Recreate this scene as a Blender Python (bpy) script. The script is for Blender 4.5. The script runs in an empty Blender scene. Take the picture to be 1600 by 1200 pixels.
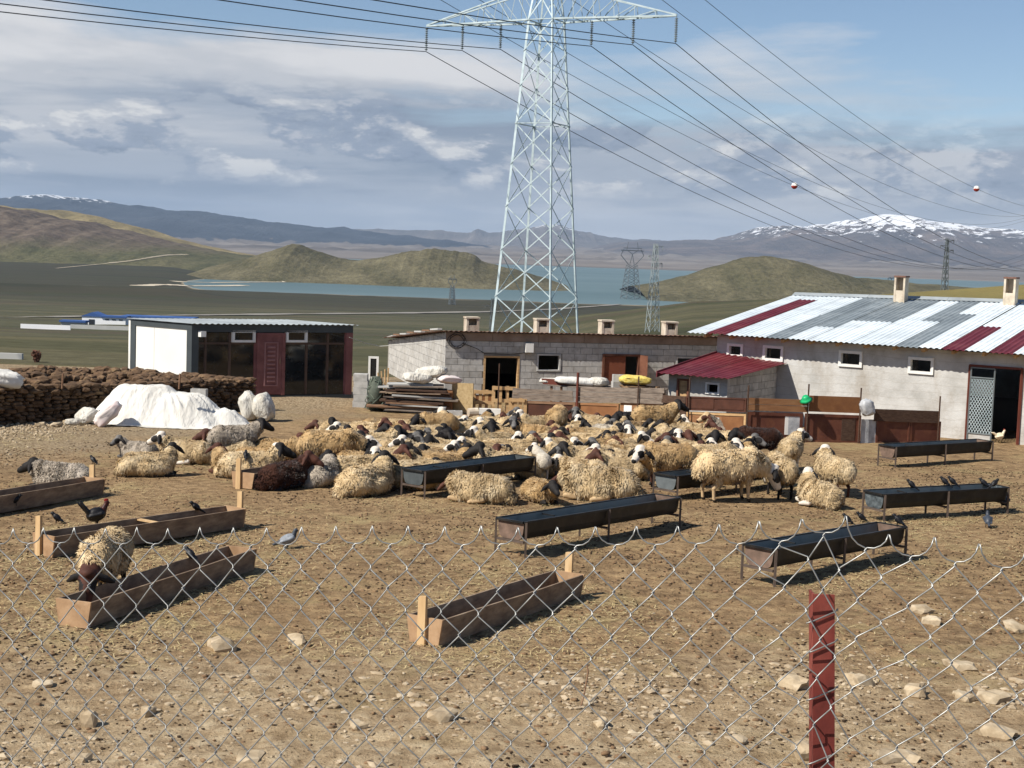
import bpy, bmesh, math, random
import numpy as np
from mathutils import Vector, Matrix

random.seed(7); np.random.seed(7)
SC = bpy.context.scene
COL = SC.collection

# ------------------------------------------------------------------ camera
F = 2310.0                       # focal length in pixels of a 1600 x 1200 frame
CZ = 4.0                         # camera height in the scene
PITCH = math.atan(208.0 / F)
ROLL = math.radians(2.0)
cam_d = bpy.data.cameras.new('camera')
cam_d.sensor_width = 36.0
cam_d.lens = 36.0 * F / 1600.0
cam_d.clip_start = 0.1
cam_d.clip_end = 90000.0
cam = bpy.data.objects.new('camera', cam_d); COL.objects.link(cam)
cam.matrix_world = (Matrix.Translation((0, 0, CZ)) @ Matrix.Rotation(math.radians(90) - PITCH, 4, 'X')
                    @ Matrix.Rotation(ROLL, 4, 'Z'))
SC.camera = cam

# ------------------------------------------------------------------ light and sky
SUN_EL = math.radians(46.0)
SUN_DIR = Vector((0.86, 0.51, 0)).normalized()          # where shadows fall, in plan
view = SC.view_settings
SC.display_settings.display_device = 'sRGB'
view.view_transform = 'Standard'; view.look = 'None'; view.gamma = 1.0; view.exposure = 0.42
view.use_curve_mapping = False
SC.render.engine = 'CYCLES'
SC.cycles.use_denoising = True
SC.cycles.max_bounces = 6; SC.cycles.diffuse_bounces = 3; SC.cycles.glossy_bounces = 2
SC.cycles.transmission_bounces = 4; SC.cycles.volume_bounces = 0; SC.cycles.transparent_max_bounces = 8
SC.cycles.caustics_reflective = False; SC.cycles.caustics_refractive = False

sun_d = bpy.data.lights.new('sun', 'SUN'); sun_d.energy = 5.0; sun_d.angle = math.radians(0.53)
sun_d.color = (1.0, 0.935, 0.84)
sun = bpy.data.objects.new('sun', sun_d); COL.objects.link(sun)
sd = Vector((SUN_DIR.x * math.cos(SUN_EL), SUN_DIR.y * math.cos(SUN_EL), -math.sin(SUN_EL)))
sun.rotation_euler = sd.to_track_quat('-Z', 'Y').to_euler()

world = bpy.data.worlds.new('World'); SC.world = world; world.use_nodes = True
wt = world.node_tree; wt.nodes.clear()
def wn(t, **kw):
    n = wt.nodes.new(t)
    for k, v in kw.items():
        if k.startswith('i_'):
            n.inputs[int(k[2:])].default_value = v
        else:
            setattr(n, k, v)
    return n
def wl(a, b): wt.links.new(a, b)
def wmath(op, a, b=None, clamp=False):
    n = wt.nodes.new('ShaderNodeMath'); n.operation = op; n.use_clamp = clamp
    for i, v in enumerate((a, b)):
        if v is None: continue
        if isinstance(v, (int, float)): n.inputs[i].default_value = v
        else: wl(v, n.inputs[i])
    return n.outputs[0]
def wramp(fac, stops, interp='EASE'):
    n = wt.nodes.new('ShaderNodeValToRGB'); n.color_ramp.interpolation = interp
    e = n.color_ramp.elements
    while len(e) < len(stops): e.new(0.5)
    for i, (p, c) in enumerate(stops):
        e[i].position = p; e[i].color = c if len(c) == 4 else (*c, 1)
    wl(fac, n.inputs[0]); return n.outputs[0]
def wmix(fac, a, b):
    n = wt.nodes.new('ShaderNodeMix'); n.data_type = 'RGBA'
    for s, v in ((0, fac), (6, a), (7, b)):
        if isinstance(v, (int, float)): n.inputs[s].default_value = v
        elif isinstance(v, tuple): n.inputs[s].default_value = (*v, 1)
        else: wl(v, n.inputs[s])
    return n.outputs[2]
sky = wn('ShaderNodeTexSky'); sky.sky_type = 'NISHITA'; sky.sun_disc = False
sky.sun_elevation = SUN_EL
sky.sun_rotation = math.atan2(-SUN_DIR.x, -SUN_DIR.y)
sky.altitude = 1500; sky.air_density = 1.0; sky.dust_density = 0.6; sky.ozone_density = 1.6
tc = wn('ShaderNodeTexCoord')
sep = wn('ShaderNodeSeparateXYZ'); wl(tc.outputs['Generated'], sep.inputs[0])
EL = sep.outputs[2]
# a cloud bank that lies all round the horizon, its upper edge wavy, blue above it with scattered wisps
def wmap(scale_xyz, loc):
    m = wn('ShaderNodeMapping'); m.inputs['Scale'].default_value = scale_xyz; m.inputs['Location'].default_value = loc
    wl(tc.outputs['Generated'], m.inputs[0]); return m
def wno(m, scale, detail=6, rough=0.55, distort=0.0):
    n = wn('ShaderNodeTexNoise'); n.inputs['Scale'].default_value = scale; n.inputs['Detail'].default_value = detail
    n.inputs['Roughness'].default_value = rough; n.inputs['Distortion'].default_value = distort
    wl(m.outputs[0], n.inputs['Vector']); return n.outputs[0]
m_e = wmap((1, 1, 2.0), (18.4, 8.5, 0.0)); m_c = wmap((1, 1, 2.6), (22.6, 10.1, 0.35)); m_c2 = wmap((1, 1, 2.6), (22.6, 10.1, 0.38)); m_s = wmap((1, 1, 8.0), (11.7, 22.3, 0.9))
n_edge = wno(m_e, 2.2, 3, 0.5); n_str = wno(m_s, 2.6, 7, 0.58, 0.3)
edge = wmath('ADD', wmath('MULTIPLY', wmath('SUBTRACT', n_edge, 0.5), 0.30), wmath('MULTIPLY', wmath('SUBTRACT', n_str, 0.5), 0.14))
bank = wmath('DIVIDE', wmath('ADD', wmath('SUBTRACT', 0.140, EL), edge), 0.03, True)
mask = wmath('MULTIPLY', bank, 0.96)
# layers inside the bank: long grey and cream streaks, with cumulus heaps, dark below and bright on top
layer = wramp(n_str, [(0.30, (2.5, 3.0, 3.8)), (0.43, (3.9, 4.3, 4.95)), (0.53, (5.5, 5.65, 5.95)), (0.66, (7.2, 7.15, 7.2))])
n_cum = wno(m_c, 11.0, 7, 0.6, 0.2); n_cum2 = wno(m_c2, 11.0, 7, 0.6, 0.2)
band = wramp(EL, [(0.03, (0, 0, 0)), (0.052, (1, 1, 1)), (0.085, (1, 1, 1)), (0.115, (0, 0, 0))])
heap = wmath('MULTIPLY', wramp(n_cum, [(0.45, (0, 0, 0)), (0.52, (1, 1, 1))]), band)
heap_col = wramp(wmath('ADD', wmath('SUBTRACT', n_cum, n_cum2), 0.5), [(0.36, (1.5, 1.95, 2.75)), (0.5, (2.7, 3.2, 4.1)), (0.58, (5.0, 5.2, 5.6)), (0.65, (7.6, 7.5, 7.3))])
cloud = wmix(wmath('MULTIPLY', heap, 0.85), layer, heap_col)
low = wramp(EL, [(0.0, (1, 1, 1)), (0.045, (0, 0, 0))])
cloud = wmix(wmath('MULTIPLY', low, 0.6), cloud, (3.4, 4.05, 4.9))
skyc = wmix(mask, sky.outputs[0], cloud)
bg = wn('ShaderNodeBackground'); bg.inputs[1].default_value = 0.078
wl(skyc, bg.inputs[0])
wo = wn('ShaderNodeOutputWorld'); wl(bg.outputs[0], wo.inputs[0])

# ------------------------------------------------------------------ measuring
_c, _s = math.cos(ROLL), math.sin(ROLL)
def ray(px, py):
    u, v = px - 800.0, 600.0 - py
    u, v = (u * _c - v * _s) / F, (u * _s + v * _c) / F
    return Vector((u, math.cos(PITCH) + v * math.sin(PITCH), -math.sin(PITCH) + v * math.cos(PITCH)))
def at(px, py, Y):
    r = ray(px, py); s = Y / r.y
    return Vector((r.x * s, Y, CZ + r.z * s))
def on_z(px, py, z):
    r = ray(px, py); s = (z - CZ) / r.z
    return Vector((r.x * s, r.y * s, z))

def _hash(i, j, seed):
    n = (i.astype(np.int64) * 374761393 + j.astype(np.int64) * 668265263 + seed * 974634777) & 0x7fffffff
    n = ((n ^ (n >> 13)) * 1274126177) & 0x7fffffff
    n = (n ^ (n >> 16)) & 0x7fffffff
    return n / float(0x7fffffff)
def vnoise(x, y, seed=0):
    x = np.asarray(x, float); y = np.asarray(y, float)
    i = np.floor(x); j = np.floor(y); fx = x - i; fy = y - j
    fx = fx * fx * (3 - 2 * fx); fy = fy * fy * (3 - 2 * fy)
    a = _hash(i, j, seed); b = _hash(i + 1, j, seed); c = _hash(i, j + 1, seed); d = _hash(i + 1, j + 1, seed)
    return (a * (1 - fx) + b * fx) * (1 - fy) + (c * (1 - fx) + d * fx) * fy
def fbm(x, y, seed=0, octv=4, gain=0.5):
    s = 0; a = 1.0; t = 0; x = np.asarray(x, float); y = np.asarray(y, float)
    for k in range(octv):
        s = s + a * (vnoise(x, y, seed + k) - 0.5); t += a * 0.5; a *= gain; x = x * 2.03 + 11.3; y = y * 2.03 + 7.1
    return s / t
def sstep(a, b, x):
    t = np.clip((np.asarray(x, float) - a) / (b - a), 0, 1); return t * t * (3 - 2 * t)

def yard_h(x, y):
    """height of the yard: a terrace that falls gently away, with the roadside bank under the camera"""
    x = np.asarray(x, float); y = np.asarray(y, float)
    plane = 0.4 - 0.025 * y
    bank = CZ - 1.65 - 0.19 * y
    w = sstep(4.5, 10.0, y)
    h = bank * (1 - w) + plane * w
    rough = sstep(8, 13, y) * 0.05 * fbm(x * 0.35, y * 0.35, 3, 3) + 0.035 * fbm(x * 1.3, y * 1.3, 9, 3) * (1 - 0.55 * sstep(12, 22, y))
    mound = 0.22 * np.exp(-((x + 5.4) / 3.2) ** 2 - ((y - 43.3) / 1.1) ** 2)
    return h + rough + mound
def gz(x, y): return float(yard_h(x, y))
def gp(px, py):
    """point of the yard seen at a pixel"""
    r = ray(px, py); z = 0.0
    for _ in range(12):
        s = (z - CZ) / r.z; z = gz(r.x * s, r.y * s)
    s = (z - CZ) / r.z
    return Vector((r.x * s, r.y * s, z))

# ------------------------------------------------------------------ meshes and objects
class MB:
    def __init__(self): self.v = []; self.f = []; self.m = []
    def add(self, vs, fs, m=0):
        o = len(self.v); self.v.extend([tuple(p) for p in vs])
        for f in fs: self.f.append(tuple(i + o for i in f)); self.m.append(m)
        return self
    def box(self, c, s, M=None, m=0):
        vs = []
        for dz in (-.5, .5):
            for dx, dy in ((-.5, -.5), (.5, -.5), (.5, .5), (-.5, .5)):
                p = Vector((dx * s[0], dy * s[1], dz * s[2]))
                if M is not None: p = M @ p
                vs.append(p + Vector(c))
        return self.add(vs, [(3, 2, 1, 0), (4, 5, 6, 7), (0, 1, 5, 4), (1, 2, 6, 5), (2, 3, 7, 6), (3, 0, 4, 7)], m)
    def bar(self, p, q, w, h=None, up=(0, 0, 1), m=0):
        """rectangular bar from p to q"""
        p, q = Vector(p), Vector(q); h = w if h is None else h
        d = (q - p); L = d.length
        if L < 1e-9: return self
        d /= L; up = Vector(up)
        if abs(d.dot(up)) > 0.98: up = Vector((1, 0, 0))
        r = d.cross(up).normalized(); n = r.cross(d)
        vs = []
        for e in (p, q):
            for a, b in ((-1, -1), (1, -1), (1, 1), (-1, 1)):
                vs.append(e + r * (a * w / 2) + n * (b * h / 2))
        return self.add(vs, [(3, 2, 1, 0), (4, 5, 6, 7), (0, 1, 5, 4), (1, 2, 6, 5), (2, 3, 7, 6), (3, 0, 4, 7)], m)
    def angle(self, p, q, w, t, up=(0, 0, 1), m=0, flip=1):
        """angle-iron from p to q: two thin flanges"""
        p, q = Vector(p), Vector(q); d = (q - p).normalized(); up = Vector(up)
        if abs(d.dot(up)) > 0.98: up = Vector((1, 0, 0))
        r = d.cross(up).normalized() * flip; n = r.cross(d)
        self.bar(p + r * (w / 2), q + r * (w / 2), w, t, up, m)
        self.bar(p + n * (w / 2), q + n * (w / 2), t, w, up, m)
        return self
    def tube(self, pts, rad, n=6, m=0, cap=True):
        pts = [Vector(p) for p in pts]; k = len(pts)
        rads = rad if isinstance(rad, (list, tuple)) else [rad] * k
        vs = []; u = None
        for i, p in enumerate(pts):
            d = (pts[min(i + 1, k - 1)] - pts[max(i - 1, 0)])
            d = d.normalized() if d.length > 1e-9 else Vector((0, 0, 1))
            if u is None:
                u = d.orthogonal().normalized()
            else:
                u = u - d * u.dot(d)
                u = u.normalized() if u.length > 1e-6 else d.orthogonal().normalized()
            w = d.cross(u)
            for j in range(n):
                a = 2 * math.pi * j / n
                vs.append(p + (u * math.cos(a) + w * math.sin(a)) * rads[i])
        fs = [(i * n + j, i * n + (j + 1) % n, (i + 1) * n + (j + 1) % n, (i + 1) * n + j) for i in range(k - 1) for j in range(n)]
        if cap: fs += [tuple(range(n))[::-1], tuple((k - 1) * n + j for j in range(n))]
        return self.add(vs, fs, m)
    def prism(self, poly, n, m=0):
        """closed prism: a planar outline swept by the vector n"""
        k = len(poly); n = Vector(n)
        vs = [Vector(p) for p in poly] + [Vector(p) + n for p in poly]
        fs = [tuple(range(k))[::-1], tuple(range(k, 2 * k))] + [(i, (i + 1) % k, k + (i + 1) % k, k + i) for i in range(k)]
        return self.add(vs, fs, m)
    def build(self, name, mats, parent=None, smooth=False):
        me = bpy.data.meshes.new(name)
        me.from_pydata(self.v, [], self.f)
        return link(name, me, mats, parent, smooth, self.m)

def link(name, me, mats, parent=None, smooth=False, midx=None):
    if not isinstance(mats, (list, tuple)): mats = [mats]
    if not me.materials:
        for m in mats: me.materials.append(m)
    if midx is not None and any(midx): me.polygons.foreach_set('material_index', midx)
    if smooth: me.polygons.foreach_set('use_smooth', [True] * len(me.polygons))
    me.update()
    o = bpy.data.objects.new(name, me); COL.objects.link(o)
    if parent is not None: adopt(o, parent)
    return o
def adopt(o, parent):
    """o is built in world coordinates: parent it without moving it"""
    o.parent = parent
    o.matrix_parent_inverse = WORLD.get(parent.name, parent.matrix_basis).inverted()
WORLD = {}
def tag(o, label, cat, group=None):
    o['label'] = label; o['category'] = cat
    if group: o['group'] = group
    return o
def structure(o): o['kind'] = 'structure'; return o
def stuff(o, label=None, cat=None):
    o['kind'] = 'stuff'
    if label: o['label'] = label
    if cat: o['category'] = cat
    return o
def empty(name, loc, rz=0.0, label=None, cat=None, group=None):
    o = bpy.data.objects.new(name, None); COL.objects.link(o)
    o.location = loc; o.rotation_euler = (0, 0, rz); o.empty_display_size = 0.2
    WORLD[o.name] = Matrix.Translation(Vector(loc)) @ Matrix.Rotation(rz, 4, 'Z')
    if label: tag(o, label, cat, group)
    return o
def copy_tree(o, loc, rz, parent=None):
    c = o.copy(); COL.objects.link(c); c.location = loc; c.rotation_euler = (0, 0, rz)
    for ch in o.children:
        d = ch.copy(); COL.objects.link(d); d.parent = c
        for g in ch.children:
            e = g.copy(); COL.objects.link(e); e.parent = d
    return c
def grid_mesh(name, V, nu, nv):
    """V: (nu*nv,3) array, index i*nv+j"""
    i, j = np.meshgrid(np.arange(nu - 1), np.arange(nv - 1), indexing='ij')
    a = (i * nv + j).ravel()
    q = np.stack([a, a + nv, a + nv + 1, a + 1], 1)
    me = bpy.data.meshes.new(name)
    me.vertices.add(len(V)); me.vertices.foreach_set('co', np.asarray(V, np.float32).ravel())
    me.loops.add(q.size); me.loops.foreach_set('vertex_index', q.ravel().astype(np.int32))
    me.polygons.add(len(q)); me.polygons.foreach_set('loop_start', np.arange(0, q.size, 4, dtype=np.int32))
    me.polygons.foreach_set('use_smooth', np.ones(len(q), bool))
    me.update(calc_edges=True)
    return me

# ------------------------------------------------------------------ materials
def hexc(h):
    h = h.lstrip('#'); c = [int(h[i:i + 2], 16) / 255 for i in (0, 2, 4)]
    return tuple(x / 12.92 if x <= 0.04045 else ((x + 0.055) / 1.055) ** 2.4 for x in c)
class NT:
    def __init__(self, name):
        self.mat = bpy.data.materials.new(name); self.mat.use_nodes = True
        self.t = self.mat.node_tree; self.t.nodes.clear()
        self.out = self.n('ShaderNodeOutputMaterial'); self.p = self.n('ShaderNodeBsdfPrincipled')
        self.l(self.p.outputs[0], self.out.inputs[0])
        self.geo = self.n('ShaderNodeNewGeometry'); self.pos = self.geo.outputs['Position']
    def n(self, t): return self.t.nodes.new(t)
    def l(self, a, b): self.t.links.new(a, b)
    def obj(self): return self.n('ShaderNodeTexCoord').outputs['Object']
    def rnd(self): return self.n('ShaderNodeObjectInfo').outputs['Random']
    def map(self, vec, scale=(1, 1, 1), loc=(0, 0, 0), rot=(0, 0, 0)):
        m = self.n('ShaderNodeMapping'); m.inputs['Scale'].default_value = scale
        m.inputs['Location'].default_value = loc; m.inputs['Rotation'].default_value = rot
        self.l(vec, m.inputs[0]); return m.outputs[0]
    def noise(self, scale, vec=None, detail=5, rough=0.55, distort=0.0):
        n = self.n('ShaderNodeTexNoise'); n.inputs['Scale'].default_value = scale
        n.inputs['Detail'].default_value = detail; n.inputs['Roughness'].default_value = rough
        n.inputs['Distortion'].default_value = distort
        self.l(self.pos if vec is None else vec, n.inputs['Vector']); return n.outputs[0]
    def voro(self, scale, vec=None, feature='F1', out='Distance'):
        n = self.n('ShaderNodeTexVoronoi'); n.feature = feature; n.inputs['Scale'].default_value = scale
        self.l(self.pos if vec is None else vec, n.inputs['Vector']); return n.outputs[out]
    def ramp(self, fac, stops, interp='LINEAR'):
        n = self.n('ShaderNodeValToRGB'); n.color_ramp.interpolation = interp; e = n.color_ramp.elements
        while len(e) < len(stops): e.new(0.5)
        for i, (p, c) in enumerate(stops):
            if isinstance(c, (int, float)): c = (c, c, c)
            e[i].position = p; e[i].color = (*c[:3], 1)
        self.l(fac, n.inputs[0]); return n.outputs[0]
    def mix(self, fac, a, b, mode='MIX'):
        n = self.n('ShaderNodeMix'); n.data_type = 'RGBA'; n.blend_type = mode
        for s, v in ((0, fac), (6, a), (7, b)):
            if isinstance(v, (int, float)) and s == 0: n.inputs[s].default_value = v
            elif isinstance(v, (int, float)): n.inputs[s].default_value = (v, v, v, 1)
            elif isinstance(v, tuple): n.inputs[s].default_value = (*v[:3], 1)
            else: self.l(v, n.inputs[s])
        return n.outputs[2]
    def math(self, op, a, b=0.0, clamp=False):
        n = self.n('ShaderNodeMath'); n.operation = op; n.use_clamp = clamp
        for i, v in enumerate((a, b)):
            if isinstance(v, (int, float)): n.inputs[i].default_value = v
            else: self.l(v, n.inputs[i])
        return n.outputs[0]
    def xyz(self, vec=None):
        s = self.n('ShaderNodeSeparateXYZ'); self.l(self.pos if vec is None else vec, s.inputs[0]); return s.outputs
    def bump(self, h, strength=0.5, dist=0.02):
        b = self.n('ShaderNodeBump'); b.inputs['Strength'].default_value = strength; b.inputs['Distance'].default_value = dist
        self.l(h, b.inputs['Height']); self.l(b.outputs[0], self.p.inputs['Normal'])
    def done(self, col, rough=0.9, metal=0.0, spec=0.3):
        if isinstance(col, tuple): self.p.inputs['Base Color'].default_value = (*col[:3], 1)
        else: self.l(col, self.p.inputs['Base Color'])
        if isinstance(rough, (int, float)): self.p.inputs['Roughness'].default_value = rough
        else: self.l(rough, self.p.inputs['Roughness'])
        self.p.inputs['Metallic'].default_value = metal
        self.p.inputs['Specular IOR Level'].default_value = spec
        return self.mat

def pmat(name, cols, scale=4.0, rough=0.85, bump=0.0, bscale=40.0, bdist=0.01, metal=0.0, spec=0.3, stretch=(1, 1, 1), rand=0.0, dirt=None, dirt_amt=0.5, dirt_scale=1.3):
    """weathered surface: noise between a few hex colours, optional per-object brightness, dirt patches and bump"""
    t = NT(name); v = t.map(t.pos, stretch)
    if len(cols) == 1: cols = cols * 2
    k = len(cols)
    col = t.ramp(t.noise(scale, v, 7, 0.6), [(0.3 + 0.4 * i / (k - 1), hexc(c)) for i, c in enumerate(cols)])
    if dirt:
        d = t.ramp(t.noise(dirt_scale, None, 8, 0.65), [(0.48, 0.0), (0.68, 1.0)])
        col = t.mix(t.math('MULTIPLY', d, dirt_amt), col, hexc(dirt))
    if rand:
        k = t.math('ADD', t.math('MULTIPLY', t.rnd(), rand * 2), 1.0 - rand)
        col = t.mix(1.0, col, k, 'MULTIPLY')
    if bump: t.bump(t.noise(bscale, v, 6, 0.6), bump, bdist)
    return t.done(col, rough, metal, spec)

# ================================================================== ground, valley, lake, hills
LAKE_Z = CZ - 60.0
_vy = np.array([-400, 0, 58, 75, 120, 250, 520, 900, 1200, 1500, 1780, 1900, 6200, 6500, 8000, 12000, 16000, 30000, 60000], float)
_vz = np.array([-2, -3.6, -5.05, -7.0, -11.0, -20, -36, -51, -57, -59.2, -59.8, -64, -64, -59, -44, -5, 40, 60, 60], float)
def terrain_h(X, Y):
    """the valley behind the yard, relative to the world: falls to the lake; a grassy spur on the right"""
    X = np.asarray(X, float); Y = np.asarray(Y, float)
    az = X / np.maximum(Y, 30.0)
    z = np.interp(Y, _vy, _vz)
    land = np.interp(Y, [0, 1780, 2600, 6500, 60000], [0, -59.5, -52, -45, 60])          # dry valley left of the lake
    left = sstep(-0.185, -0.24, az + 0.02 * fbm(Y / 260.0, X / 900.0, 5, 3))
    z = np.where(Y > 1500, z * (1 - left) + np.maximum(z, land) * left, z)
    kc = np.interp(az, [-0.12, -0.02, 0.05, 0.12, 0.234, 0.346, 0.6, 1.2], [0.082, 0.062, 0.046, 0.0315, 0.0215, 0.0105, 0.004, 0.0])
    zc = -kc * 420.0
    spur = np.where(Y < 420, -5.05 + (zc + 5.05) * sstep(40, 420, Y), zc - 0.00022 * (np.maximum(Y - 420, 0)) ** 2)
    z = np.where(Y > 58, np.maximum(z, spur), z)
    z = z + fbm(X / 90.0, Y / 90.0, 21, 4) * np.clip((Y - 60) / 400.0, 0, 1.0) * np.interp(Y, [0, 1400, 1700, 7000, 12000], [2.2, 1.0, 0.5, 0.6, 40.0])
    return CZ + z
def tp(px, py, y0=58.0):
    """point of the far terrain seen at a pixel"""
    r = ray(px, py); Ys = np.geomspace(y0, 30000, 4000)
    X = r.x / r.y * Ys; Z = CZ + r.z / r.y * Ys
    hit = np.nonzero(Z < terrain_h(X, Ys))[0]
    i = hit[0] if len(hit) else len(Ys) - 1
    return Vector((X[i], Ys[i], float(terrain_h(X[i], Ys[i]))))

# --- materials of the land
def mat_yard():
    t = NT('trampled_earth'); x, y, z = t.xyz()
    n1 = t.noise(0.55, None, 7, 0.62); n2 = t.noise(5.0, None, 8, 0.7); n3 = t.noise(38.0, None, 5, 0.7)
    soil = t.ramp(n1, [(0.30, hexc('#715a41')), (0.48, hexc('#8f7658')), (0.66, hexc('#ab916e'))])
    soil = t.mix(0.7, soil, t.ramp(n2, [(0.32, hexc('#4a3929')), (0.48, hexc('#8b7355')), (0.68, hexc('#bba078'))]))
    straw = t.mix(t.math('MULTIPLY', t.ramp(t.noise(0.9, t.map(t.pos, (1, 1, 1), (4, 9, 0)), 6, 0.65), [(0.52, 0.0), (0.66, 1.0)]), 0.55), soil, hexc('#a3936a'))
    # bare pale stony soil in front, dark manured soil in the yard behind
    fr = t.ramp(t.math('ADD', y, t.math('MULTIPLY', t.math('SUBTRACT', n1, 0.5), 9.0)), [(0.0, 1.0), (1.0, 0.0)])
    m = t.n('ShaderNodeMapRange'); t.l(t.math('ADD', y, t.math('MULTIPLY', t.math('SUBTRACT', n1, 0.5), 10.0)), m.inputs[0])
    m.inputs[1].default_value = 11.0; m.inputs[2].default_value = 15.5; m.inputs[3].default_value = 1.0; m.inputs[4].default_value = 0.0
    pale = t.ramp(n2, [(0.34, hexc('#8e795c')), (0.5, hexc('#b5a081')), (0.66, hexc('#cdbc9d'))])
    col = t.mix(t.math('MULTIPLY', m.outputs[0], 0.75), straw, pale)
    # pale gravel drive along the left
    g = t.n('ShaderNodeMapRange'); t.l(t.math('ADD', t.math('ADD', x, t.math('MULTIPLY', y, -0.32)), t.math('MULTIPLY', t.math('SUBTRACT', n1, 0.5), 6.0)), g.inputs[0])
    g.inputs[1].default_value = -19.0; g.inputs[2].default_value = -16.5; g.inputs[3].default_value = 1.0; g.inputs[4].default_value = 0.0
    g2 = t.n('ShaderNodeMapRange'); t.l(y, g2.inputs[0]); g2.inputs[1].default_value = 26.0; g2.inputs[2].default_value = 30.0
    grav = t.ramp(t.voro(16.0), [(0.1, hexc('#b7a88c')), (0.5, hexc('#94836a')), (0.9, hexc('#6f5f4a'))])
    col = t.mix(t.math('MULTIPLY', t.math('MULTIPLY', g.outputs[0], g2.outputs[0]), 0.8), col, grav)
    speck = t.ramp(t.noise(26.0, t.map(t.pos, (1, 1, 1), (3, 1, 5)), 3, 0.5), [(0.33, 1.0), (0.40, 0.0)])
    col = t.mix(t.math('MULTIPLY', speck, 0.75), col, hexc('#3d2d1d'))
    t.bump(t.math('ADD', t.math('MULTIPLY', n2, 1.2), t.math('MULTIPLY', n3, 0.55)), 0.9, 0.06)
    return t.done(col, 0.97, 0, 0.1)
def mat_land():
    t = NT('valley_land'); x, y, z = t.xyz()
    a = t.noise(1.0, t.map(t.pos, (0.0018, 0.011, 0.0)), 3, 0.5)
    col = t.ramp(a, [(0.30, hexc('#3d4130')), (0.42, hexc('#55523f')), (0.50, hexc('#3f4330')), (0.58, hexc('#4a4238')), (0.68, hexc('#5a573f'))], 'CONSTANT')
    soft = t.ramp(t.noise(1.0, t.map(t.pos, (0.006, 0.02, 0.0), (9, 2, 0)), 8, 0.65), [(0.3, hexc('#3e4130')), (0.5, hexc('#524f3d')), (0.7, hexc('#686249'))])
    col = t.mix(0.55, col, soft)
    fine = t.ramp(t.noise(0.6, None, 8, 0.7), [(0.3, 0.72), (0.7, 1.25)])
    col = t.mix(1.0, col, fine, 'MULTIPLY')
    # dark ploughed plain by the lake
    d = t.n('ShaderNodeMapRange'); t.l(y, d.inputs[0]); d.inputs[1].default_value = 1150; d.inputs[2].default_value = 1450
    dark = t.ramp(t.noise(1.0, t.map(t.pos, (0.0012, 0.02, 0.0), (3, 2, 0)), 5, 0.6), [(0.36, hexc('#2c2f27')), (0.5, hexc('#3b382f')), (0.64, hexc('#353a2a'))])
    col = t.mix(t.math('MULTIPLY', d.outputs[0], 0.8), col, dark)
    # sandy edge of the lake
    s = t.n('ShaderNodeMapRange'); t.l(t.math('ADD', z, t.math('MULTIPLY', t.noise(0.02, None, 5, 0.6), 1.6)), s.inputs[0])
    s.inputs[1].default_value = LAKE_Z + 0.75; s.inputs[2].default_value = LAKE_Z + 1.15; s.inputs[3].default_value = 1; s.inputs[4].default_value = 0
    s2 = t.n('ShaderNodeMapRange'); t.l(y, s2.inputs[0]); s2.inputs[1].default_value = 1700; s2.inputs[2].default_value = 1850
    col = t.mix(t.math('MULTIPLY', s.outputs[0], s2.outputs[0]), col, hexc('#b5a991'))
    # pinkish steppe beyond the lake
    f = t.n('ShaderNodeMapRange'); t.l(y, f.inputs[0]); f.inputs[1].default_value = 6000; f.inputs[2].default_value = 6500
    far = t.ramp(t.noise(1.0, t.map(t.pos, (0.00025, 0.0009, 0)), 6, 0.6), [(0.35, hexc('#565049')), (0.5, hexc('#6d665f')), (0.66, hexc('#7f7870'))])
    col = t.mix(f.outputs[0], col, far)
    # dry grass on the spur beside the barn
    g = t.n('ShaderNodeMapRange'); t.l(t.math('SUBTRACT', x, t.math('MULTIPLY', y, 0.16)), g.inputs[0]); g.inputs[1].default_value = 0; g.inputs[2].default_value = 50
    g2 = t.n('ShaderNodeMapRange'); t.l(y, g2.inputs[0]); g2.inputs[1].default_value = 520; g2.inputs[2].default_value = 640; g2.inputs[3].default_value = 1; g2.inputs[4].default_value = 0
    dry = t.ramp(t.noise(0.35, None, 8, 0.7), [(0.32, hexc('#6d6138')), (0.5, hexc('#8b7d4c')), (0.68, hexc('#6f6c40'))])
    col = t.mix(t.math('MULTIPLY', t.math('MULTIPLY', g.outputs[0], g2.outputs[0]), 0.75), col, dry)
    t.bump(t.noise(1.4, None, 6, 0.7), 0.5, 0.3)
    return t.done(col, 0.98, 0, 0.08)
def mat_hill(name, cols, rock=None, rock_z=(0, 1), scale=0.012):
    t = NT(name); x, y, z = t.xyz()
    n = t.noise(scale, t.map(t.pos, (1, 0.45, 1.6)), 9, 0.62)
    col = t.ramp(n, [(0.33, hexc(cols[0])), (0.5, hexc(cols[1])), (0.68, hexc(cols[2]))])
    sc_ = t.ramp(t.noise(scale * 9, t.map(t.pos, (1, .5, 1.4), (7, 3, 1)), 7, .7), [(.34, .62), (.52, 1.0), (.7, 1.3)]); col = t.mix(1.0, col, sc_, 'MULTIPLY')
    if rock:
        h = t.n('ShaderNodeMapRange'); t.l(t.math('ADD', z, t.math('MULTIPLY', t.math('SUBTRACT', n, 0.5), 60.0)), h.inputs[0])
        h.inputs[1].default_value = rock_z[0]; h.inputs[2].default_value = rock_z[1]
        rk = t.ramp(t.noise(scale * 3.5, None, 9, 0.7), [(0.34, hexc(rock[0])), (0.5, hexc(rock[1])), (0.64, hexc(rock[2]))])
        col = t.mix(h.outputs[0], col, rk)
    t.bump(t.noise(scale * 5, None, 8, 0.68), 0.8, 6.0)
    return t.done(col, 0.97, 0, 0.08)
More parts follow.
